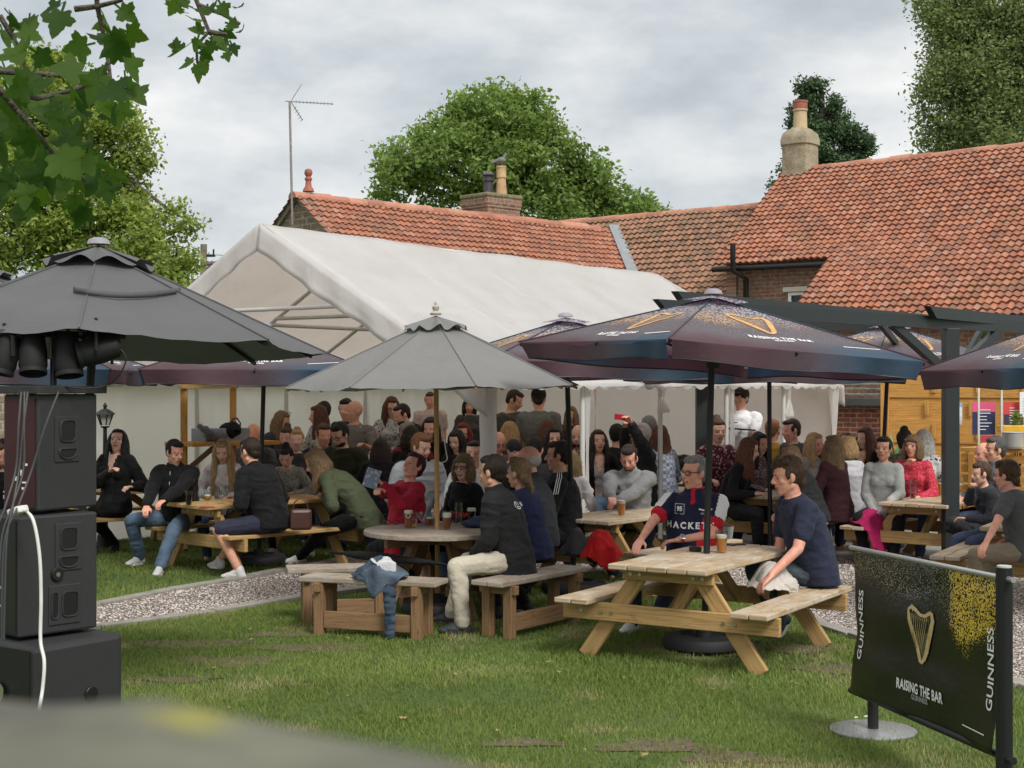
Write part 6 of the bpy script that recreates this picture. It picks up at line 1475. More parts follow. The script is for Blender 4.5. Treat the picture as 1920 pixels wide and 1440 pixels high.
    if glasses:
        mb = MB()
        for s in (-1, 1):
            pts = [H_(s*.033+.024*math.cos(t), .098-abs(s*.033+.024*math.cos(t))*.12, .004+.017*math.sin(t)) for t in [i*math.pi/6 for i in range(13)]] if glasses == 'on' else [H_(s*.033+.026*math.cos(t), .048, .118+.02*math.sin(t)) for t in [i*math.pi/6 for i in range(13)]]
            mb.tube(pts, .0030*k, 6)
            if glasses == 'on': mb.tube([H_(s*.057, .090, .008), H_(s*.078, .02, .01)], .003*k, 6)
        mb.tube([H_(-.010, .100, .006), H_(.010, .100, .006)] if glasses == 'on' else [H_(-.01, .052, .118), H_(.01, .052, .118)], .003*k, 6)
        mb.build('glasses', M_BLACK, root, org, smooth=60)
    k = kb
    # clothes
    tc_, sl = top[0], top[1]; ck = top[2] if len(top) > 2 else 'plain'; c2 = top[3] if len(top) > 3 else (.75, .73, .70)
    g = .026 if jacket else .014; tmb = MB(); torso(tmb, g, .06+hem, .05, .066 if not jacket else .07, .012 if jacket or hem else 0)
    if not legs or True: pass
    for s in (1, -1):
        a, e_, w_ = arms[s]; ra = .056*k+g*.9 if sex == 'm' else .042*k+g*.9
        if sl == 'long': tmb.limb(a, e_, ra, .045*k+g*.7); tmb.limb(e_, w_-(w_-e_)*.06, .046*k+g*.7, .031*k+g*.45)
        elif sl == 'short': m_ = a.lerp(e_, .62); tmb.limb(a, m_, ra+.004, .050*k+g*.9+.004)
        elif sl == 'none': pass
    if collar: tmb.loft([(nb-un*.03*k, rs, fsp, .085*k, .08*k), (nb+un*.035*k, rs, fsp, .070*k, .068*k)], 20)
    tp = soft(tmb, 'jacket' if jacket else 'top', cloth(tc_, ck, c2), max(vox, .0095), root, org, 2, folds(.0115 if jacket else .009, 8, sd, (1, 1, 1.7)))
    if shirtin:  # open jacket: the shirt shows in a wedge down the front, bare skin at the neck
        def opn(tp=tp, nb=nb, rs=rs, fsp=fsp, u2=u2, k=k, org=org, chs=chs):
            tp.data.materials.append(cloth(shirtin)); tp.data.materials.append(skm)
            for pol in tp.data.polygons:
                q = pol.center+org-nb; y = -q.dot(u2)/k; x = abs(q.dot(rs))/k
                if pol.normal.dot(fsp) > .25 and (pol.center+org-chs).dot(fsp) > .02 or (y < .06 and pol.normal.dot(fsp) > -.1):
                    if x < .058-.05*max(0, y-.1) and y < .5: pol.material_index = 1
                    if x < .045-.22*max(0, y-.02) and y < .16: pol.material_index = 2
        AFTER.append(opn)
    if legs and leg:
        lm = MB(); lc, lk = leg[0], leg[1]; lkk = leg[2] if len(leg) > 2 else 'plain'; l2 = leg[3] if len(leg) > 3 else (.3, .36, .44)
        lm.loft([(pv-up*.085*k, r, f, .150*k*fat, .118*k*fat), (pv-up*.03*k, r, f, .158*k*fat, .124*k*fat), (pv+u1*.05*k, r, f, .146*k*fat, .116*k*fat)], 20)
        for s in (1, -1):
            h_, k_, a_ = legp[s]
            if lk == 'long': wd = .018 if sex == 'm' else .006; lm.limb(h_, k_, .094*k, .070*k); lm.limb(k_, a_+(k_-a_)*.02, .069*k, .044*k+wd); lm.ell(k_.lerp(a_, .3)-f*.018*k, (.060*k, .060*k, .10*k))
            elif lk == 'shorts': lm.limb(h_, h_.lerp(k_, .93), .094*k, .078*k)
            elif lk == 'skirt': lm.limb(h_, h_.lerp(k_, .8), .095*k, .08*k)
        soft(lm, {'long': 'trousers', 'shorts': 'shorts', 'skirt': 'skirt'}[lk], cloth(lc, lkk, l2), max(vox, .010), root, org, 2, folds(.0065, 8, sd+40, (1, 1, 2.0)))
        if shoes:
            for s in (1, -1):
                h_, k_, a_ = legp[s]; fd = (f*.93+r*s*.25).normalized()
                if tilt and s == tilt: tl = R(48)
                else: tl = 0
                fd2 = fd*math.cos(tl)-up*math.sin(tl); uu = up*math.cos(tl)+fd*math.sin(tl); sdv = fd2.cross(uu)
                b0 = a_-uu*.050
                sm = MB(); sm.limb(a_+uu*.01, b0-fd2*.02, .046, .044); sm.limb(a_-uu*.01+fd2*.01, b0+fd2*.08+uu*.012, .040, .034); sm.ell(b0+fd2*.075-uu*.0, (.045, .095, .036), (sdv, fd2, uu)); sm.ell(b0+fd2*.145-uu*.010, (.042, .055, .027), (sdv, fd2, uu)); sm.ell(b0-fd2*.03-uu*.005, (.038, .045, .038), (sdv, fd2, uu))
                so_ = soft(sm, 'shoe', plain('shoe_%d' % int(shoes[0][0]*100), shoes[0], .6, .2, 20, .2), .009, root, org, 1)
                mb = MB(); n_ = 20; ring = []
                for z_ in (-.055, -.030):
                    for i in range(n_):
                        t = 2*math.pi*i/n_; mb.v.append(b0+fd2*(.055+.118*math.cos(t)*(1 if math.cos(t) > 0 else .95))+sdv*(.045*math.sin(t)*(1.05 if math.cos(t) > 0 else .85))+uu*(z_+.02))
                for i in range(n_): mb.face((i, (i+1) % n_, n_+(i+1) % n_, n_+i))
                mb.face(tuple(range(n_-1, -1, -1))); mb.face(tuple(range(n_, 2*n_))); mb.build('sole', M_SOLE if shoes[1] == 'w' else M_SOLEB, so_, org, smooth=40)
    return dict(root=root, top=tp, org=org, f=f, r=r, rs=rs, fs=fsp, u2=u2, chs=chs, ws=ws, shp=shp, nb=nb, hc=hc, H=H_, arms=arms, legp=legp, k=k, u1=u1, pv=pv)
def chest_print(pp, shape, mat, name, dx=0, dz=0, back=False, sx=1):
    """lettering on the chest or back, laid onto the finished garment"""
    def go():
        s = -1 if back else 1; fv = pp['fs']*s; ex = pp['rs']*(-s); ey = pp['u2']
        me = pp['top'].data; vs = [v.co+pp['org'] for v in me.vertices]; bv = BVHTree.FromPolygons(vs, [tuple(p.vertices) for p in me.polygons])
        decal(shape, pp['chs']+ex*dx+ey*dz, ex, ey, -fv, bv, mat, name, pp['top'], pp['org'], .004)
    AFTER.append(go)
# ---- the crowd. hx, hy: top of the head in the photograph's pixels, d: distance, yaw: facing (0 = to the viewer, 90 = to the right)
BK = (.0065, .0065, .007); CH = (.024, .025, .027); NV = (.012, .018, .045); DN = (.05, .085, .13); JN = (.02, .03, .05); LB = (.11, .16, .22)
WH = (.72, .71, .70); GR = (.20, .20, .20); OL = (.075, .085, .045); CR = (.55, .50, .40)
# left picnic table
p = person('woman with long dark hair in black jacket, head back, smoking by the lantern', 222, 807, 16.3, -12, lean=-4, hpitch=-14, hyaw=-14, sex='f', sk='w', hair=('long', 'black'), top=(BK, 'long'), leg=(BK, 'long'), shoes=(BK, 'b'), RH=('p', 206, 885, 15.9), LH=('p', 246, 913, 15.95), jacket=True, shirtin=(.02, .02, .02), RF=('p', 195, 1010, .14), LF=('p', 216, 1035), eR=(.8, 0, -1), longlen=.40)
mb = MB(); mb.tube([P(204, 862, 15.86), P(206, 848, 15.82)], .006, 6); tag(mb.build('cigarette', M_WHITE, None, P(204, 862, 15.86)), 'white cigarette held up by the smoking woman', 'cigarette')
p = person('man in black zip jacket and blue jeans sitting sideways at the left picnic table', 331, 828, 15.0, -16, lean=14, hyaw=-62, hpitch=16, sk='r', hair=('crop', 'black'), top=(BK, 'long'), leg=(DN, 'long', 'denim', LB), shoes=((.55, .55, .53), 'w'), RH=('p', 268, 968, 14.55), LH=('p', 300, 945, 14.5), jacket=True, collar=True, RF=('p', 262, 1062, .02), LF=('p', 300, 1078), fat=1.18, k=None, eR=(1, 0, -.8), eL=(-1, 0, -.7))
chest_print(p, strip2d([(0, .17), (.004, .05), (0, -.16)], .006), M_CHROME, 'zip', 0, 0)
person('woman with straight blonde hair and sunglasses on her head in pink and white top', 416, 828, 15.75, 5, lean=12, hpitch=22, hyaw=4, sex='f', sk='w', hair=('long', 'blonde'), top=(WH, 'long', 'tiedye', (.58, .44, .44)), glasses='up', RH=(.14, .28, .27), LH=(-.1, .3, .27), longlen=.46)
person('man in black hoodie, navy shorts and white and red trainers at the left picnic table', 466, 824, 14.6, -118, lean=20, hyaw=8, hpitch=12, sk='t', hair=('crop', 'dkbrown'), top=(BK, 'long'), leg=((.025, .028, .05), 'shorts'), shoes=((.66, .64, .62), 'w'), RH=(.12, .26, .24), LH=(-.1, .3, .27), jacket=True, collar=True, LF=('p', 449, 1086), RF=('p', 412, 1070, .02), fat=1.08)
person('woman with tied dark hair in grey patterned overshirt looking down at the left table', 534, 842, 16.2, -5, lean=24, hpitch=30, sex='f', sk='p', hair=('bun', 'black'), top=((.30, .29, .25), 'long', 'pattern', (.12, .12, .11)), RH=(.10, .28, .27), LH=(-.08, .30, .27), leg=(BK, 'long'), shoes=((.6, .58, .55), 'w'), RF=(.1, .45), LF=(-.3, .35))
person('blonde woman in olive green field jacket leaning forward over the left table', 582, 847, 15.2, -100, lean=42, hpitch=30, hyaw=-8, sex='f', hair=('long', 'dkblonde'), top=((.062, .075, .038), 'long'), leg=(BK, 'long'), shoes=((.62, .6, .55), 'w'), jacket=True, hem=.10, RH=(.1, .34, .27), LH=(-.1, .36, .27), longlen=.22, LF=('p', 562, 1058), RF=('p', 520, 1030, .05), seat=.45)
person('bearded man with dark glasses in dark olive puffer jacket looking down', 632, 797, 17.0, -22, lean=12, hpitch=24, hyaw=10, sk='p', hair=('short', 'black'), beard='dkbrown', glasses='on', top=((.030, .034, .016), 'long'), jacket=True, fat=1.12, leg=(DN, 'long', 'denim', LB), RH=(.14, .26, .2), LH=(-.12, .28, .2), shoes=(BK, 'b'))
person('young blonde woman smiling at the viewer between the pole and the puffer jacket man', 556, 808, 17.6, 0, lean=6, hpitch=0, sex='f', sk='w', hair=('bun', 'blonde'), top=((.05, .05, .05), 'long'), smile=True)
person('brown haired woman partly behind the smiling blonde woman', 536, 803, 18.3, -10, sex='f', hair=('bun', 'brown'), top=((.05, .045, .04), 'long'), hpitch=12)
person('balding older man in speckled grey hooded top behind the black parasol pole', 474, 796, 18.0, -8, lean=4, hair=('sides', 'grey'), sk='r', top=((.09, .09, .10), 'long', 'pattern', (.16, .16, .17)), fat=1.1)
person('auburn haired woman mostly hidden behind the blonde with sunglasses on her head', 443, 822, 18.2, 10, sex='f', hair=('bob', 'auburn'), top=(CH, 'long'))
person('blonde woman in grey jacket turned right, sitting in the marquee left part', 533, 774, 19.6, 65, lean=20, hpitch=18, sex='f', hair=('long', 'dkblonde'), top=((.05, .055, .06), 'long'), jacket=True, glasses='up', longlen=.25)
person('long brown haired woman in leopard print top facing left in profile', 594, 762, 19.9, -80, lean=6, sex='f', hair=('long', 'auburn'), top=((.50, .46, .40), 'long', 'spots', (.05, .04, .04)))
person('dark haired woman in black and white leopard print behind the long brown hair', 606, 755, 20.4, -150, lean=8, sex='f', hair=('short', 'dkbrown'), top=((.62, .60, .56), 'long', 'spots', (.03, .03, .03)))
person('man with brown hair leaning behind the bearded puffer jacket man', 608, 797, 18.0, 20, lean=10, hair=('short', 'brown'), sk='r', top=(NV, 'long'))
person('bald man in taupe t-shirt looking left with his hand on his knee', 664, 753, 18.9, -18, lean=2, hyaw=38, hpitch=0, sk='t', hair=('none', 'brown'), top=((.17, .15, .135), 'short'), leg=(JN, 'long'), LH=('p', 684, 835, 18.4), RH=(.1, .3, .15), fat=1.06)
person('dark haired person in navy speckled top behind the bald taupe shirt man', 647, 750, 19.6, -15, lean=4, sex='f', hair=('short', 'black'), top=(NV, 'long', 'pattern', (.10, .12, .18)))
person('woman with auburn hair and glasses in black and white patterned blouse', 735, 747, 20.3, 12, lean=6, hpitch=18, sex='f', sk='w', hair=('long', 'auburn'), top=((.55, .53, .52), 'short', 'spots', (.04, .04, .05)), glasses='on', longlen=.18)
person('dark bearded man in black top bending down left in the marquee', 748, 761, 19.6, -62, lean=30, hpitch=20, hair=('crop', 'dkbrown'), beard='dkbrown', top=(BK, 'long'))
person('grey haired man with glasses in dark red sweater leaning left', 762, 795, 18.2, -140, lean=24, hair=('short', 'grey'), sk='r', glasses='on', top=((.16, .012, .03), 'long'), LH=('p', 705, 860, 18.0), fat=1.1)
person('man in pale pink open collar shirt standing against the marquee wall', 806, 737, 20.6, -5, lean=0, sk='r', hair=('crop', 'brown'), top=((.62, .48, .43), 'short'), stand=True, k=.93, legs=False, smile=True)
person('dark long haired woman just left of the grey parasol wooden pole', 806, 785, 18.6, -10, sex='f', hair=('long', 'black'), top=(BK, 'long'))
person('dark curly haired person low behind the ginger bearded man', 772, 800, 17.4, 170, lean=14, sex='f', hair=('bob', 'dkbrown'), top=(BK, 'long'), fat=1.1)
person('person with long brown hair bowed behind the red coat woman', 715, 825, 16.5, 172, lean=24, sex='f', hair=('long', 'dkbrown'), top=(BK, 'long'), fat=1.1)
person('woman with dark bobbed hair and dark cardigan standing at the marquee wall', 880, 747, 20.3, 0, lean=0, sex='f', hair=('bob', 'dkbrown'), sk='r', top=((.06, .055, .05), 'long', 'pattern', (.11, .10, .09)), jacket=True, stand=True, k=.93, legs=False)
person('woman with bright red hair and glasses sitting below the standing cardigan woman', 868, 795, 18.8, -5, sex='f', sk='p', hair=('long', 'red'), glasses='on', top=((.10, .03, .04), 'long'), longlen=.15)
person('woman with straight black hair looking down left of the white corner post', 853, 809, 17.4, -25, hpitch=18, sex='f', sk='w', hair=('long', 'black'), top=((.03, .02, .03), 'long'))
person('young man with ginger beard in pale grey hoodie looking right', 794, 817, 14.9, 25, lean=8, hpitch=16, hyaw=-22, sk='w', hair=('short', 'ginger'), beard='ginger', top=((.36, .38, .40), 'long'), jacket=True, collar=True, RH=(.14, .26, .2), LH=(-.12, .28, .2))
# round table
RED_ = (.38, .012, .035)
p = person('woman with short maroon hair in bright red coat holding up a phone', 782, 853, 12.75, -52, lean=-2, roll=-4, hyaw=-12, hpitch=-24, sex='f', sk='r', hair=('short', 'maroon'), top=(RED_, 'long'), leg=(BK, 'long'), shoes=(BK, 'b'), RH=('p', 707, 919, 12.2), LH=('p', 718, 909, 12.3), jacket=True, hem=.16, fat=1.12, curl=(.6, .6), eL=(-.6, .1, -1), eR=(.5, .1, -1), RF=('p', 745, 1115), LF=('p', 790, 1130), shirtin=None)
mb = MB(); c = P(698, 897, 12.2); mb.beam(c+V((-.028, 0, -.078)), c+V((.02, .02, .078)), .125, .012, (0.25, -1, 0)); o = mb.build('phone_case', cloth((.20, .26, .36), 'spots', (.55, .45, .50)), None, c, bevel=.004); tag(o, 'patterned grey blue phone case held up by the woman in red', 'phone')
p = person('woman with blonde bobbed fringe hair and glasses in black sweatshirt at the round table', 868, 853, 12.95, -42, lean=8, hyaw=-22, hpitch=2, sex='f', sk='p', hair=('bob', 'dkblonde'), glasses='on', top=(BK, 'long'), leg=((.02, .02, .02), 'skirt'), RH=(.12, .28, .26), LH=(-.14, .26, .26), fat=1.08)
chest_print(p, text2d('TEAM', .07, 1.1, .003), plain('red_print', (.60, .02, .03), .6, .05, 9, 0), 'lettering', .02, -.09)
person('young man with short dark hair in white t-shirt behind the blonde bobbed woman', 889, 829, 14.1, -20, lean=2, hyaw=-14, hpitch=-2, sk='p', hair=('crop', 'black'), top=(WH, 'short'))
pB = person('dark haired man in black softshell jacket and cream trousers, front of the round table', 921, 857, 11.35, -104, lean=15, hyaw=12, hpitch=4, sk='t', hair=('short', 'dkbrown'), top=((.017, .017, .018), 'long'), leg=(CR, 'long'), shoes=((.035, .038, .045), 'b'), jacket=True, collar=True, hem=.13, RH=(.06, .30, .10), LH=(-.07, .30, .12), LF=('p', 868, 1188), RF=('p', 848, 1170), fat=1.06, seat=.45)
chest_print(pB, join2d(xf2d(strip2d([(.035*math.cos(t), .035*math.sin(t)) for t in [i*.45 for i in range(14)]], .008), 1, .9, -.10), xf2d(text2d('L', .055, 1, .002), 1, 1, -.10), xf2d(text2d('LEISURE', .042, 1, .002), 1, 1, .03)), M_INKW, 'jacket_logo', .04, .03, back=True)
pC = person('woman with braided blonde hair in navy fleece seen from behind at the round table', 971, 862, 12.0, -128, lean=14, hyaw=-8, hpitch=4, sex='f', sk='p', hair=('braid', 'dkblonde'), top=((.022, .028, .075), 'long'), leg=(BK, 'long'), shoes=(BK, 'w'), RH=(.1, .34, .25), LH=(-.1, .32, .25), fat=1.14, RF=('p', 930, 1160), LF=('p', 985, 1148))
person('older bald man with white side hair in black polo, back right of the round table', 988, 839, 12.9, -108, lean=10, hyaw=4, sk='r', hair=('sides', 'white'), top=((.02, .022, .025), 'short'), RH=(.1, .3, .25), LH=(-.12, .32, .25), fat=1.08, collar=True, leg=(BK, 'long'))
pD = person('dark haired man in black tracksuit top with white shoulder stripes facing left', 1046, 830, 13.3, -95, lean=7, hyaw=0, hpitch=2, sk='t', hair=('short', 'dkbrown'), top=(BK, 'long'), leg=(BK, 'long'), RH=(.12, .25, .2), LH=(-.12, .30, .1), shoes=(BK, 'b'), fat=1.08, hem=.06)
def stripes():
    me = pD['top'].data; vs = [v.co+pD['org'] for v in me.vertices]; bv = BVHTree.FromPolygons(vs, [tuple(q.vertices) for q in me.polygons])
    for s in (-1, 1):
        a, e_, w_ = pD['arms'][s]; nk = pD['nb']
        for k_ in (0, 1, 2):
            off = pD['fs']*(.02*(k_-1)); pts = [nk.lerp(a, .35)+off, a+off*1.0, a.lerp(e_, .4)+off]; out = []
            for i in range(17):
                t = i/16*2; p0 = pts[int(min(t, 1.99))].lerp(pts[int(min(t, 1.99))+1], t-int(min(t, 1.99))); n_ = (V((0, 0, 1))*(1.2-t*.45)+pD['rs']*(s*(.2+t*.5))).normalized(); h = bv.ray_cast(p0+n_*.25, -n_)
                if h[0]: out.append((h[0]+n_*.003))
            if len(out) > 3:
                mb = MB()
                for q in out: mb.v += [q-pD['fs']*.004, q+pD['fs']*.004]
                for i in range(len(out)-1): mb.face((2*i, 2*i+1, 2*i+3, 2*i+2))
                mb.build('stripe', M_INKW, pD['top'], pD['org'])
AFTER.append(stripes)
# middle of the marquee
person('man in dark khaki polo standing and looking down, left of the grey shirted man', 972, 735, 19.2, 50, lean=4, hpitch=26, hyaw=-20, sk='t', hair=('crop', 'dkbrown'), top=((.065, .065, .048), 'short'), stand=True, legs=True, fat=1.0, leg=(BK, 'long'))
person('man in black cap and sage grey t-shirt standing with his back turned', 1010, 729, 18.6, 176, lean=0, hpitch=4, sk='r', hair=('crop', 'dkbrown'), hat=(BK, 0), top=((.14, .145, .125), 'short'), stand=True, leg=(BK, 'long'), fat=1.12, RH=(.26, .12, .0), LH=(-.26, .12, .0))
person('woman with fair hair right behind the white corner post in the marquee', 957, 793, 18.2, 165, sex='f', hair=('long', 'blonde'), top=(CH, 'long'), longlen=.22)
person('bald man with glasses looking down beside the white corner post', 937, 813, 17.3, 20, hpitch=22, hair=('none', 'brown'), sk='r', glasses='on', top=((.09, .08, .09), 'long'))
person('person in dark charcoal knitted hat and scarf behind the balding man', 966, 828, 16.4, 30, hpitch=14, hair=('none', 'brown'), hat=((.03, .032, .04), 0), top=((.06, .08, .12), 'long', 'pattern', (.2, .22, .28)))
person('person in black hooded coat behind the navy fleece woman', 1003, 822, 15.6, 172, lean=16, hair=('short', 'black'), top=(BK, 'long'), jacket=True, fat=1.1)
person('woman with black hair facing the viewer right of the standing grey shirted man', 1040, 803, 17.2, 0, sex='f', sk='w', hair=('long', 'black'), top=(CH, 'long'), hpitch=4, longlen=.2)
person('woman with reddish brown hair low behind the black haired woman', 1026, 790, 18.3, -165, sex='f', hair=('long', 'auburn'), top=((.12, .07, .05), 'long'), longlen=.15)
person('blonde woman in maroon standing far back behind the black parasol pole', 1070, 764, 20.3, -20, sex='f', sk='r', hair=('long', 'dkblonde'), top=((.07, .015, .025), 'long'), stand=True, legs=False, k=.9, longlen=.2)
person('bald man with dark beard in grey top beside the white marquee pole', 1084, 799, 17.3, -22, hyaw=-6, sk='p', hair=('none', 'black'), beard='black', top=((.16, .16, .155), 'long'))
person('fair haired person in white behind the black tracksuit man', 1073, 848, 14.6, 158, lean=12, sex='f', hair=('long', 'blonde'), top=(WH, 'long'), longlen=.3)
person('woman with long dark auburn hair in black leather jacket facing the viewer', 1122, 808, 17.0, 3, hyaw=-6, hpitch=-2, sex='f', sk='p', hair=('long', 'dkbrown'), top=(BK, 'long'), jacket=True, shirtin=(.38, .32, .32))
person('man with black hair and black coat seen from behind in the marquee', 1159, 798, 18.0, 150, lean=8, hair=('short', 'black'), top=(BK, 'long'), jacket=True)
person('man in black jacket and pale cap raising a red phone above his head', 1203, 796, 16.7, -62, lean=4, hpitch=-12, hyaw=0, sk='r', hair=('short', 'white'), top=((.018, .018, .02), 'long'), jacket=True, leg=(DN, 'long', 'denim', LB), LH=('p', 1181, 790, 16.1), RH=('p', 1172, 786, 16.25), eL=(-.9, .2, -.5), eR=(.3, .6, -.6), fat=1.08, shoes=(BK, 'b'))
mb = MB(); mb.beam(P(1152, 781, 16.1), P(1173, 783, 16.1), .012, .066); tag(mb.build('red_phone', plain('red_case', (.45, .01, .03), .4, .1, 9, 0), None, P(1162, 782, 16.1), bevel=.003), 'red phone held up sideways above the crowd', 'phone')
person('grey haired man far behind the raised arm', 1215, 783, 18.4, -165, hair=('short', 'grey'), sk='r', top=(CH, 'long'))
person('auburn haired woman in striped top behind the white marquee pole', 1234, 799, 18.0, -150, sex='f', hair=('long', 'auburn'), top=((.14, .16, .22), 'long', 'check', (.32, .34, .40)))
pE = person('man with short hair in two tone grey hooded jacket looking down at his hands', 1177, 840, 14.2, -10, lean=16, hpitch=26, hyaw=6, sk='r', hair=('crop', 'dkbrown'), beard='stubble', top=((.24, .24, .24), 'long'), jacket=True, collar=True, leg=(JN, 'long'), RH=('p', 1146, 940, 13.75), LH=('p', 1140, 950, 13.8), fat=1.14, eR=(1, 0, -1), eL=(-1, 0, -1), curl=.5)
# front right table
pH = person('heavy man with grey hair and black glasses in navy polo with white lettering', 1302, 858, 11.15, -14, lean=3, hyaw=40, hpitch=0, sk='r', hair=('slick', 'grey'), glasses='on', top=((.014, .017, .045), 'short'), leg=(JN, 'long', 'denim', (.05, .07, .11)), shoes=((.74, .74, .72), 'w'), RH=('p', 1188, 1030, 10.7), LH=('p', 1272, 1012, 10.95), fat=1.34, eR=(1, .1, -.6), eL=(-1, .35, -.7), RF=('p', 1186, 1183), LF=('p', 1240, 1160), curl=(.25, .5), seat=.44, collar=True)
chest_print(pH, text2d('HACKETT', .064, 1.45, .003), M_INKW, 'lettering', -.02, -.045)
chest_print(pH, join2d(text2d('95', .045, 1, .002), strip2d([(-.036, -.036), (.036, -.036), (.036, .036), (-.036, .036)], .004, True)), M_INKW, 'number_badge', -.10, .075)
chest_print(pH, join2d(strip2d([(-.05, .012), (0, .0), (.05, .012)], .010), xf2d(text2d('RACING', .018), 1, 1, 0, -.02)), M_INKW, 'wing_logo', .10, .065)
def polo():
    me = pH['top'].data; me.materials.append(cloth((.74, .74, .74))); me.materials.append(cloth((.50, .012, .03))); o_ = pH['org']
    for pol in me.polygons:
        c = pol.center+o_; best = 0
        for s in (-1, 1):
            a, e_, w_ = pH['arms'][s]; t = (c-a).dot((e_-a).normalized()); L = (e_-a).length; rad = (c-a-(e_-a).normalized()*t)
            if t > L*.585 and rad.length < .10: best = 2
            elif -.06 < t <= L*.56 and rad.length < .12 and rad.dot(V((0, 0, .707))+pH['rs']*(s*.707)) > .42*rad.length: best = 1
        q = c-pH['nb']
        if q.dot(pH['u2']) > .03: best = 2
        if abs(q.dot(pH['rs'])) < .016 and -.08 < q.dot(pH['u2']) < .03 and q.dot(pH['fs']) > .03: best = 2
        if best: pol.material_index = best
AFTER.append(polo)
a, e_, w_ = pH['arms'][-1]; dr = (w_-e_).normalized(); mb = MB(); mb.lathe([(.033, -.011), (.036, 0), (.033, .011)], w_-dr*.03, 16, axis=dr); wt = mb.build('watch_strap', plain('red_strap', (.45, .03, .03), .5), pH['root'], pH['org'], smooth=40)
mb = MB(); mb.lathe([(.024, 0), (.024, .010), (.020, .012)], w_-dr*.03+V((0, -.026, .018)), 16, axis=(0, -.75, .6)); mb.build('watch_dial', M_CHROME, wt, pH['org'], smooth=40)
pN = person('man in navy t-shirt and jeans leaning on the bench of the front right table', 1472, 861, 10.55, -78, lean=17, hyaw=4, hpitch=10, sk='r', hair=('messy', 'brown'), top=((.022, .027, .052), 'short'), leg=((.05, .075, .095), 'long', 'denim', (.10, .13, .15)), shoes=((.02, .025, .04), 'w'), LH=('p', 1446, 1078, 10.2), RH=(.10, .30, .05), eL=(-.2, -.5, -.2), fat=1.08, LF=('p', 1462, 1196, .06), RF=('p', 1440, 1190), tilt=-1, hem=.03, curl=.3, seat=.44)
# behind, right of the middle
p = person('waiter in white t-shirt and dark cap standing with a tray', 1389, 728, 18.6, -25, lean=0, hyaw=14, hpitch=0, sk='r', hair=('crop', 'dkbrown'), hat=((.035, .02, .018), .85), top=((.76, .76, .77), 'short'), stand=True, leg=(BK, 'long'), RH=(.16, .34, .18), LH=(-.16, .36, .17), shoes=(BK, 'b'), hem=.08)
chest_print(p, strip2d([(-.05, 0), (.05, .01)], .012), M_EYED, 'chest_logo', -.05, .05)
mb = MB(); mb.beam(P(1350, 802, 18.1), P(1404, 806, 18.3), .30, .018); tag(mb.build('tray', plain('dark_tray', (.03, .018, .016), .4), None, P(1377, 804, 18.2), bevel=.004), 'dark serving tray held by the waiter', 'tray')
person('woman in floral dress partly hidden by the black parasol pole near the waiter', 1347, 788, 17.2, 10, sex='f', hair=('bun', 'brown'), sk='p', top=((.10, .02, .03), 'short', 'spots', (.45, .35, .34)), stand=False)
person('girl with auburn hair in black sweatshirt leaning on the table in profile', 1410, 824, 16.0, 62, lean=20, hpitch=16, hyaw=-16, sex='f', sk='w', hair=('long', 'auburn'), top=(BK, 'long'), RH=(.12, .34, .27), LH=(-.14, .28, .27), longlen=.30, fat=1.05, leg=(BK, 'long'))
person('dark haired woman in patterned top just behind the auburn girl', 1426, 813, 16.7, 35, lean=8, sex='f', sk='t', hair=('long', 'black'), top=((.12, .08, .08), 'long', 'pattern', (.35, .28, .28)))
person('ginger haired man in mustard top seated behind the parasol pole', 1450, 788, 18.4, 150, hair=('crop', 'ginger'), sk='r', top=((.38, .21, .03), 'long'))
person('dark haired man in charcoal hoodie beside the mustard top man', 1481, 788, 18.0, -70, lean=8, hair=('crop', 'dkbrown'), sk='r', top=((.055, .057, .062), 'long'), jacket=True)
person('person with brown hair in black hoodie and ripped light jeans seen from behind', 1478, 838, 15.4, -125, lean=22, hpitch=14, sex='f', sk='w', hair=('long', 'dkblonde'), top=((.020, .020, .021), 'long'), leg=((.22, .33, .45), 'long', 'denim', (.35, .46, .58)), jacket=True, RH=(.1, .36, .1), LH=(-.12, .36, .12), RF=('p', 1440, 1020), LF=('p', 1462, 1035), longlen=.12, fat=1.12, shoes=((.6, .6, .6), 'w'))
person('woman with very long fair brown hair in dark maroon top seen from behind', 1562, 818, 15.9, -140, lean=8, hpitch=-4, sex='f', sk='p', hair=('long', 'dkblonde'), top=((.055, .018, .022), 'long'), leg=(BK, 'long'), hem=.06, fat=1.08, longlen=.46)
person('blonde woman facing right between the black hoodie and the long haired woman', 1530, 814, 16.8, 40, sex='f', hair=('long', 'blonde'), sk='r', top=((.2, .18, .16), 'long'), longlen=.2)
person('blonde woman in white long sleeved top turned away on the bench end', 1588, 821, 16.4, -150, lean=8, sex='f', hair=('bob', 'blonde'), top=((.66, .66, .69), 'long'), leg=((.012, .014, .03), 'long'), hem=.05)
person('laughing woman with fair shoulder length hair in pale yellow top', 1585, 811, 18.0, -8, hpitch=-6, sex='f', sk='r', hair=('long', 'dkblonde'), top=((.62, .52, .34), 'long'), smile=True, longlen=.16)
person('woman with dark reddish hair in black coat over yellow top by the lean-to', 1620, 803, 17.8, -55, sex='f', sk='w', hair=('long', 'auburn'), top=(BK, 'long'), jacket=True, shirtin=(.55, .36, .10))
person('woman with short dark hair in light grey sweater at the right table', 1657, 821, 15.5, -22, lean=6, hyaw=8, hpitch=-2, sex='f', sk='t', hair=('short', 'black'), top=((.40, .41, .39), 'long'), leg=(BK, 'long'), LH=('p', 1668, 940, 15.1), RH=(.06, .26, .12), hem=.06, fat=1.1)
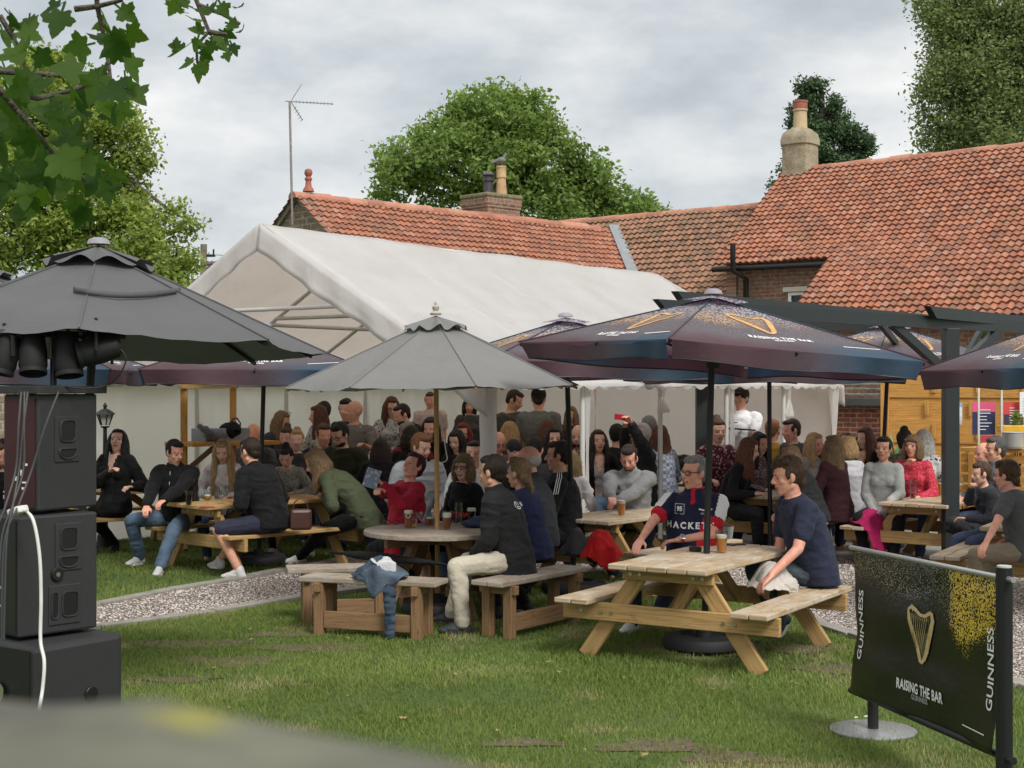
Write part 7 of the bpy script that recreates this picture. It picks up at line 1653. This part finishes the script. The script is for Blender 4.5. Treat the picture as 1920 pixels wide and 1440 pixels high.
person('woman with light brown bob in red frilled dress, hand by her chin', 1712, 817, 15.9, -28, lean=8, hyaw=10, hpitch=-4, sex='f', sk='r', hair=('bob', 'dkblonde'), top=((.50, .03, .06), 'long', 'pattern', (.60, .12, .14)), RH=('p', 1698, 872, 15.6), LH=(-.12, .34, .26), eR=(.6, .1, -1), fat=1.05)
person('blonde woman in white and black spotted top facing away by the fence', 1733, 808, 17.0, 150, sex='f', hair=('long', 'white'), top=((.66, .65, .62), 'long', 'spots', (.02, .02, .02)), longlen=.18)
person('dark haired woman in olive striped top behind the red dress woman', 1697, 808, 17.0, 155, sex='f', hair=('bun', 'dkbrown'), sk='t', top=((.13, .12, .07), 'long', 'check', (.06, .06, .05)))
person('man with greying swept hair smiling left near the bar', 1866, 822, 14.9, -82, lean=4, hpitch=0, sk='t', hair=('slick', 'dkgrey'), top=((.13, .13, .14), 'short'), collar=True, smile=False)
person('bald man with grey stubble just left of the grey haired man', 1842, 832, 15.6, -82, hair=('none', 'grey'), sk='r', beard='grey', top=((.10, .10, .11), 'long'))
person('woman with brown hair resting chin on hand, dark sleeve on the right table', 1838, 869, 13.6, -85, lean=18, hpitch=6, sex='f', sk='p', hair=('short', 'brown'), top=((.04, .042, .05), 'long'), RH=('p', 1822, 915, 13.4), LH=(-.1, .42, .27), eR=(.2, .6, -1))
person('man in grey t-shirt with tousled brown hair at the right edge, back to the viewer', 1884, 867, 12.2, -128, lean=17, hyaw=0, hpitch=8, sk='r', hair=('messy', 'brown'), top=((.085, .087, .092), 'short'), leg=((.24, .20, .14), 'long'), RH=(.14, .32, .12), LH=('p', 1832, 1052, 11.6), eL=(-1, -.3, -.4), fat=1.14, hem=.04, shoes=(BK, 'b'))
# far left, cut by the frame
p = person('man in black t-shirt with white lettering cut off by the left frame edge', -6, 834, 13.8, 12, lean=2, sk='r', hair=('crop', 'brown'), beard='dkblonde', top=(BK, 'short'), fat=1.1)
chest_print(p, join2d(text2d('NS', .10, 1, .004), strip2d([(-.14, .075), (.09, .075)], .016)), M_INKW, 'lettering', .13, -.02)
person('person with brown hair beside the man in black t-shirt at the far left', 6, 826, 15.2, 20, sex='f', hair=('long', 'brown'), top=(CH, 'long'))
# ================================================================ drinks, bags and coats
M_GL = glassm('pint_glass', (.95, .97, .97), .03, .14)
def liq(name, c): 
    m, nt, b, out = mk(name); b.inputs['Base Color'].default_value = c4(c); b.inputs['Roughness'].default_value = .1; vec = coords(nt)
    r = ramp(nt, [(.3, tuple(x*.75 for x in c)), (.7, c)]); nt.links.new(noi(nt, vec, 20, 2), r.inputs[0]); nt.links.new(r.outputs[0], b.inputs['Base Color'])
    t = nt.nodes.new('ShaderNodeBsdfTranslucent'); t.inputs[0].default_value = c4(tuple(min(1, x*1.5) for x in c)); mx = nt.nodes.new('ShaderNodeMixShader'); mx.inputs[0].default_value = .45
    nt.links.new(b.outputs[0], mx.inputs[1]); nt.links.new(t.outputs[0], mx.inputs[2]); nt.links.new(mx.outputs[0], out.inputs[0]); return m
AMB = liq('amber_beer', (.80, .34, .04)); ALE = liq('dark_ale', (.42, .11, .025)); LAG = liq('lager', (.85, .55, .10)); COLA = liq('cola', (.015, .008, .006)); PINK = liq('pink_drink', (.35, .02, .05)); FOAM = plain('beer_foam', (.78, .72, .62), .9, .08, 30, .4, 80)
def pint(label, px, py, z, liqm, fill, foam=.016, h=.155, r0=.030, r1=.042, name='pint_glass', kind='pint', group=None, at=None):
    c = at or Z(px, py, z); c = V((c.x, c.y, z)); e = empty(name, c, label, 'glass', group)
    if kind == 'pint': prof = [(r0, .0), (r0+.001, .01), (r0+(r1-r0)*.45, h*.45), (r1, h*.8), (r1-.002, h)]
    elif kind == 'stem': prof = [(.034, 0), (.033, .004), (.006, .01), (.006, .055), (.022, .07), (.038, .10), (.036, .15), (.032, .185)]; h = .185
    else: prof = [(r0, 0), (r0, h)]
    inner = [(max(.003, r-.0025), z_) for r, z_ in prof if z_ > .004]
    mb = MB(); mb.lathe(prof+[(r-.0022, z_) for r, z_ in prof[::-1] if z_ > (.06 if kind == 'stem' else .006)], c, 24, close=False); mb.build('glass', M_GL, e, c, smooth=50)
    def rad(z_):
        for (ra, za), (rb, zb) in zip(prof[:-1], prof[1:]):
            if za <= z_ <= zb: return ra+(rb-ra)*(z_-za)/(zb-za+1e-9)
        return prof[-1][0]
    if liqm:
        zb = .068 if kind == 'stem' else .008; zs = [zb+(fill*h-zb)*i/8 for i in range(9)]; mb = MB(); mb.lathe([(max(.002, rad(q)-.003), q) for q in zs], c, 22); mb.build('drink', liqm, e, c, smooth=50)
        if foam: z0 = fill*h; mb = MB(); mb.lathe([(rad(z0)-.003, z0+.0005), (rad(z0+foam)-.003, z0+foam), (rad(z0+foam)*.7, z0+foam+.004)], c, 22); mb.build('foam', FOAM, e, c, smooth=50)
    return e, c
e, c = pint('pint of amber ale with white crest on the round table, nearest the red coat', 766, 991, .705, ALE, .84, .020)
mb = MB(); 
for i in range(14):
    a0, a1 = [2*math.pi*q/14 for q in (i, i+1)]; 
    def pp_(a, rr): x = rr*math.cos(a); return c+V((x, -math.sqrt(.0425**2-x*x), .112+rr*math.sin(a)))
    b = len(mb.v); mb.v += [pp_(a0, .020), pp_(a1, .020), pp_(a1, .016), pp_(a0, .016)]; mb.face((b, b+1, b+2, b+3))
mb.build('crest', M_INKW, e, c)
pint('pint of amber ale with thick foam beside the wooden parasol pole', 838, 993, .705, ALE, .66, .034)
pint('tall empty glass just right of the foamy ale', 860, 986, .705, None, 0, 0, .20, .028, .036, name='empty_glass'); pint('empty tumbler behind the crumpled plastic bag', 714, 985, .705, LAG, .2, 0, .13, .026, .034, name='tumbler', at=XY(776, 12.2)); pint('pint of black stout with cream head on the round table', 884, 985, .705, COLA, .80, .022)
pint('half pint of dark ale partly behind the wooden pole', 812, 980, .705, ALE, .4, .01, at=XY(806, 12.35))
pint('pint of golden beer on the front right picnic table', 1353, 1037, .69, AMB, .66, .022, .165, .032, .046)
pint('half drunk glass behind the black parasol pole on the front right table', 1337, 1010, .69, AMB, .35, .0, .165, .030, .040)
pint('pint of amber beer in front of the man in grey hooded jacket', 1165, 966, .69, AMB, .70, .026, .16, .032, .045)
pint('glass of dark cola on the left picnic table corner', 354, 948, .70, COLA, .72, 0, .15, .028, .038)
pint('stemmed glass of golden beer on the red coaster, left picnic table', 389, 951, .70, LAG, .62, .006, kind='stem', name='beer_goblet'); pint('stemmed wine glass nearly empty beside the beer goblet', 417, 945, .70, PINK, .40, 0, kind='stem', name='wine_glass')
pint('stemmed glass of pale beer in front of the auburn haired girl', 1383, 925, .70, LAG, .60, .008, kind='stem', name='beer_goblet')
pint('tall glass with a little red drink on the right table', 1712, 935, .70, PINK, .28, 0, .20, .028, .038, name='tall_glass'); pint('glass of cola beside the thick grey post', 1752, 930, .70, COLA, .3, 0, .14); pint('glass of lager just left of the thick grey post', 1765, 930, .70, LAG, .7, .006, .19); pint('goblet of lager just right of the thick grey post', 1799, 925, .70, LAG, .5, .01, kind='stem', name='beer_goblet')
pint('pint of dark beer left of the white pole deep in the marquee', 1090, 892, .70, ALE, .75, .014, at=XY(1089, 17.2)); pint('pint of dark beer right of the white pole deep in the marquee', 1117, 895, .70, ALE, .75, .014, at=XY(1117, 17.3))
mb = MB(); c = Z(389, 952, .70); c.z = .701; mb.box(c+V((0, 0, .003)), .13, .11, .006, .4); tag(mb.build('coaster', plain('red_mat', (.35, .01, .05), .8), None, c), 'red coaster under the beer goblet on the left table', 'coaster')
c = Z(443, 946, .70); mb = MB(); c.z = .70; mb.lathe([(.028, 0), (.028, .09), (.012, .13), (.011, .17), (.013, .175)], c, 16, close=False); o = mb.build('glass_bottle', M_GL, None, c, smooth=50); tag(o, 'clear glass bottle with red label on the left table', 'bottle'); mb = MB(); mb.lathe([(.0288, .03), (.0288, .07)], c, 16, close=False); mb.build('bottle_label', plain('red_label', (.5, .02, .03), .6), o, c)
c = Z(1304, 1034, .69); c.z = .69; mb = MB(); mb.lathe([(.045, .002), (.048, .03), (.044, .033), (.036, .030), (.034, .010), (.0, .010)], c, 24); tag(mb.build('ashtray', M_BLACK, None, c, smooth=40), 'round black ashtray on the front right table', 'ashtray')
c = Z(1380, 1022, .69); mb = MB(); mb.box(V((c.x, c.y, .697)), .145, .07, .009, .5); tag(mb.build('mobile_phone', plain('phone_black', (.01, .01, .012), .2), None, c, bevel=.003), 'black phone lying flat on the front right table', 'phone')
c = Z(1366, 1010, .69); c.z = .69; e = empty('planter_cup', c, 'white cup with red rim and small green plant on the front right table', 'plant pot'); mb = MB(); mb.lathe([(.03, 0), (.042, .10), (.038, .10)], c, 20); mb.build('cup', M_WHITE, e, c, smooth=40); mb = MB(); mb.lathe([(.0425, .10), (.0435, .108), (.03, .108)], c, 20); mb.build('rim', plain('red_mat', (.35, .01, .05), .8), e, c)
v_, t_, _c = leaves([c+V((0, 0, .125))], [.03], 10, 6, .012, .02, 0); cl_ = np.ones((len(v_), 4)); cl_[:, :3] = t_[:, None]; npmesh('leaves', v_-np.array(c), len(v_)//4, 4, M_L2, col=cl_, parent=e)
c = Z(1146, 902, .70); c = XY(1118, 17.45, .70); mb = MB(); mb.lathe([(.04, 0), (.075, .045), (.11, .055), (.105, .05), (.03, .01)], c, 24); tag(mb.build('bowl', M_WHITE, None, c, smooth=50), 'white bowl on the table behind the grey hooded man', 'bowl')
# crumpled clear bag and folded glasses on the round table
mb = MB(); c = Z(797, 985, .705)
for i in range(8): a = random.uniform(-.5, .5); mb.limb(c+V((-.05+.02*i, 0, .10-.012*i)), c+V((-.01+.02*i, a*.05, .02)), .022, .012)
o = soft(mb, 'plastic_bag', glassm('film', (.85, .87, .88), .15, .55), .007, None, c, 1, folds(.008, 30, 3)); tag(o, 'crumpled clear plastic bag on the round table', 'bag')
mb = MB(); c = Z(735, 984, .71); pts = lambda s: [c+V((s*.035+.026*math.cos(t), -.01, .022+.02*math.sin(t))) for t in [i*math.pi/6 for i in range(13)]]
mb.tube(pts(-1), .003, 6); mb.tube(pts(1), .003, 6); mb.tube([c+V((-.009, -.01, .025)), c+V((.009, -.01, .025))], .003, 6); mb.tube([c+V((.061, -.01, .03)), c+V((.065, .11, .03))], .003, 6); mb.tube([c+V((-.061, -.01, .03)), c+V((-.065, .11, .03))], .003, 6); tag(mb.build('spectacles', M_BLACK, None, c, smooth=60), 'black framed glasses lying on the round table', 'glasses')
c = Z(893, 988, .71); mb = MB(); mb.ell(c+V((0, 0, .03)), (.13, .09, .035)); mb.ell(c+V((.03, 0, .06)), (.09, .07, .03)); o = soft(mb, 'folded_cap', cloth((.03, .05, .09)), .009, None, c, 1, folds(.006, 12, 4)); tag(o, 'blue and black folded cap on the round table', 'hat')
def heap(name, label, cat, parts, mat, vox=.009, amp=.022, sc=11, seed=1):
    mb = MB(); o_ = V(parts[0][1]); 
    for pt in parts:
        if pt[0] == 'e': mb.ell(V(pt[1]), pt[2])
        else: mb.limb(V(pt[1]), V(pt[2]), pt[3], pt[4])
    o = soft(mb, name, mat, vox, None, V((o_.x, o_.y, 0)), 2, folds(amp, sc, seed)); return tag(o, label, cat)
q0, q1 = Z(618, 1046, .45), Z(838, 1068, .45); mb = MB(); q0.z, q1.z = .50, .49; mb.tube([q0, q0.lerp(q1, .16)], .014, 8); mb.tube([q0.lerp(q1, .14), q0.lerp(q1, .25), q0.lerp(q1, .5), q0.lerp(q1, .85), q1], [.018, .035, .04, .02, .006], 10); o = soft(mb, 'furled_umbrella', cloth((.012, .012, .013)), .007, None, V((q0.x, q0.y, 0)), 1, folds(.005, 14, 3)); tag(o, 'furled black umbrella lying across the left bench', 'umbrella')
c = P(1268, 868, 18.9); heap('dark_coats', 'heap of dark green and black coats on a marquee table', 'coat', [('e', c, (.22, .15, .09)), ('e', c+V((.12, 0, .03)), (.14, .1, .07))], cloth((.025, .03, .022)), seed=17)
c = P(1800, 985, 14.2); heap('black_jacket', 'black jacket bundled behind the thick grey post on the right', 'jacket', [('e', c, (.16, .12, .09)), ('e', c+V((.13, 0, -.04)), (.13, .1, .09))], cloth((.02, .022, .024)), seed=18)
def drape(name, label, cat, c, ang, W, D, mat, mound=.05, edge=.12, seed=1, layers=2, drop=.22):
    ca, sa = math.cos(R(ang)), math.sin(R(ang)); mb = MB(); c = V(c)
    for l in range(layers):
        s = seed+l*7; n1, n2 = 46, 46; rot = .5*l
        def fn(u, v):
            a = (u-.5)*2; b = (v-.5)*2; m = math.sqrt(max(1-b*b/2, .01)); m2 = math.sqrt(max(1-a*a/2, .01)); a, b = a*m, b*m2     # square to disc
            th = math.atan2(b, a); rr = 1+.22*nz(math.cos(th)*1.5, math.sin(th)*1.5, s, 1.3); x, y = a*W/2*rr*(1-.15*l), b*D/2*rr*(1-.15*l)
            q = x*math.cos(rot+s)+y*math.sin(rot+s); wv = nz(x*6, y*6, s+2, 1)
            f1 = 1-abs(((q*9+wv*1.6) % 1)*2-1); f2 = (1-abs(nz(x*9+wv, y*9, s+3, 1)))**2
            r2 = min(1, a*a+b*b); z = .012+mound*(1-r2)*(1+l*.5)+.028*f1*f1*(1-r2*.5)+.030*f2*(1-r2*.6)+l*.018
            yy = y
            if y < -edge: over = -y-edge; z -= over*1.5 if over*1.5 < drop else drop; yy = -edge-.03-.012*math.sin(x*40)-.2*over
            return c+V((x*ca-yy*sa, x*sa+yy*ca, z))
        mb.grid(fn, n1, n2)
    o = mb.build(name, mat, None, V((c.x, c.y, c.z)), smooth=True, solid=.006); return tag(o, label, cat)
# handbag on the bench, backpack on the shelf
c = Z(562, 997, .45); c.z = .45; e = empty('handbag', c, 'brown leather handbag standing on the bench next to the olive jacket', 'handbag'); mb = MB(); mb.beam(c+V((-.10, .0, .12)), c+V((.11, .06, .12)), .12, .21); mb.build('bag_body', plain('brown_leather', (.075, .032, .022), .45, .3, 12, .4, 40), e, c, bevel=.03)
mb = MB(); mb.tube([c+V((-.07, .0, .22)), c+V((-.05, 0, .30)), c+V((.0, .02, .33)), c+V((.06, .03, .30)), c+V((.08, .04, .22))], .007, 6); mb.build('strap', plain('brown_leather', (.075, .032, .022), .45, .3, 12, .4, 40), e, c, smooth=60)
c = P(432, 806, 17.2); e = heap('rucksack', 'black backpack lying on the box on the timber shelf', 'backpack', [('e', c, (.13, .09, .09)), ('e', c+V((-.12, 0, -.06)), (.13, .09, .06))], cloth((.010, .010, .011)), seed=20)
mb = MB(); mb.tube([c+V((.0, 0, .07)), c+V((.03, 0, .13)), c+V((.08, 0, .14)), c+V((.12, 0, .08)), c+V((.11, 0, -.02))], .010, 6); o = mb.build('strap', M_BLACK, None, V((c.x, c.y, 0)), smooth=60); o.location = (0, 0, 0); o.parent = e
heap('grey_jacket', 'grey jacket slumped over the box on the timber shelf', 'jacket', [('e', P(402, 818, 16.9), (.14, .1, .06)), ('l', P(395, 812, 16.8), P(372, 800, 16.8), .04, .03)], cloth((.16, .17, .18)), seed=21)
bc = V((-1.0, 10.98, .447))
drape('denim_jacket', 'faded denim jacket draped over the front bench of the round table', 'jacket', bc, -18, .44, .40, cloth((.03, .05, .08), 'denim', (.12, .155, .195)), .06, .12, 3, 2, .30)
mb = MB(); b0 = Z(735, 1120, .35)
for i in range(7): t = i/6; mb.limb(V((-.93, 10.79, .36))+V((.01, .0, -.30*t)), V((-.925, 10.80, .36))+V((.012, 0, -.30*t-.04)), .05-.012*t, .045-.012*t)
o = soft(mb, 'denim_sleeve', cloth((.03, .05, .08), 'denim', (.12, .155, .195)), .008, None, V((-.93, 10.79, 0)), 1, folds(.010, 14, 5, (1, 1, 2))); o.name = 'hanging_jeans'; tag(o, 'rolled denim leg hanging below the front bench seat', 'jeans')
drape('white_cloth', 'white cloth lying over the denim jacket on the front bench', 'cloth', bc+V((.02, -.04, .10)), 20, .17, .26, cloth((.55, .56, .58)), .02, .06, 9, 1, .20)
q = Z(1112, 1048, .43); q.z = .44
drape('grey_jacket', 'grey and black padded jacket beside the red one on the bench', 'jacket', q+V((-.13, .02, 0)), 50, .30, .34, cloth((.05, .05, .052)), .12, .12, 12, 2, .2)
drape('red_jacket', 'bright red jacket bundled on the bench behind the man in navy polo', 'jacket', q+V((.06, -.03, .0)), 30, .42, .36, cloth((.50, .010, .012)), .12, .11, 15, 2, .2)
q = Z(1447, 1108, .43); q.z = .44
drape('cream_coat', 'cream coat bundled on the bench beside the navy t-shirt man', 'coat', q, 58, .42, .34, cloth((.52, .48, .43)), .09, .13, 24, 2, .16)
q = Z(1640, 985, .43); q.z = .44
drape('pink_coat', 'bright pink coat hanging from the bench end of the right table', 'coat', q+V((-.06, 0, 0)), 20, .38, .55, cloth((.36, .012, .09)), .07, .10, 31, 2, .36)
drape('grey_scarf', 'mottled grey scarf on top of the pink coat', 'scarf', q+V((0, .03, .08)), 10, .26, .18, cloth((.30, .27, .27), 'pattern', (.5, .46, .45)), .03, .2, 37, 1)
# small litter on the lawn: fallen leaves and cigarette ends
for i in range(34):
    px, py = random.uniform(250, 1500), random.uniform(1180, 1430); c = G(px, py)
    mb = MB(); a = random.uniform(0, 6.28); s_ = random.uniform(.012, .028); d_ = V((math.cos(a), math.sin(a), 0)); n_ = V((-d_.y, d_.x, 0)); mb.v = [c+V((0, 0, .030))-d_*s_, c+n_*s_*.6+V((0, 0, .038)), c+d_*s_+V((0, 0, .036)), c-n_*s_*.6+V((0, 0, .034))]; mb.face((0, 1, 2, 3))
    o = mb.build('fallen_leaf', plain('dry_leaf', (.36, .26, .10), .8, .4, 30), None, c); tag(o, 'small dry fallen leaf lying on the lawn', 'leaf', 'dry leaves scattered on the front lawn')
for px, py in ((1602, 1352), (1620, 1350)): c = G(px, py); c.z = .02; mb = MB(); mb.tube([c, c+V((.02, .01, 0))], .004, 6); tag(mb.build('cigarette_end', M_WHITE, None, c), 'white cigarette end on the round steel base plate', 'cigarette end', 'cigarette ends on the base plate')

cable('thin white cord hanging down beside the grey parasol wooden pole', [P(823, 770, 12.0), P(829, 800, 11.98), P(836, 845, 11.98), P(838, 862, 11.98), P(828, 868, 12.0)], .004, M_WC, 'cord')
cable('white rope lying on the grass behind the left picnic table', [G(545, 1012), G(590, 1014), G(630, 1020), G(662, 1026)], .008, M_WC, 'rope')

bvu = None
for o in [x for x in bpy.data.objects if x.get('label', '').startswith('large charcoal')]:
    cn = [c_ for c_ in o.children if c_.name.startswith('canopy')][0]; vs_u = [v_.co+o.location for v_ in cn.data.vertices]; bvu = BVHTree.FromPolygons(vs_u, [tuple(p_.vertices) for p_ in cn.data.polygons])
    pts = []
    for i in range(25):
        t = i/24; q = P(140+200*t, 548+16*math.sin(t*3)-2*t, 8); dv_ = (q-V((0, 0, H))).normalized(); h_ = bvu.ray_cast(V((0, 0, H)), dv_)
        if h_[0]: pts.append(h_[0]+V((0, -.02, .012+.03*math.sin(t*math.pi)*.5)))
    if len(pts) > 3:
        mb = MB(); 
        for q in pts: mb.v += [q+V((0, 0, -.018)), q+V((0, -.004, .016))]
        for i in range(len(pts)-1): mb.face((2*i, 2*i+1, 2*i+3, 2*i+2))
        mb.build('tie_strap', M_DCAN, o, o.location.copy(), smooth=True, solid=.003)
run_jobs()
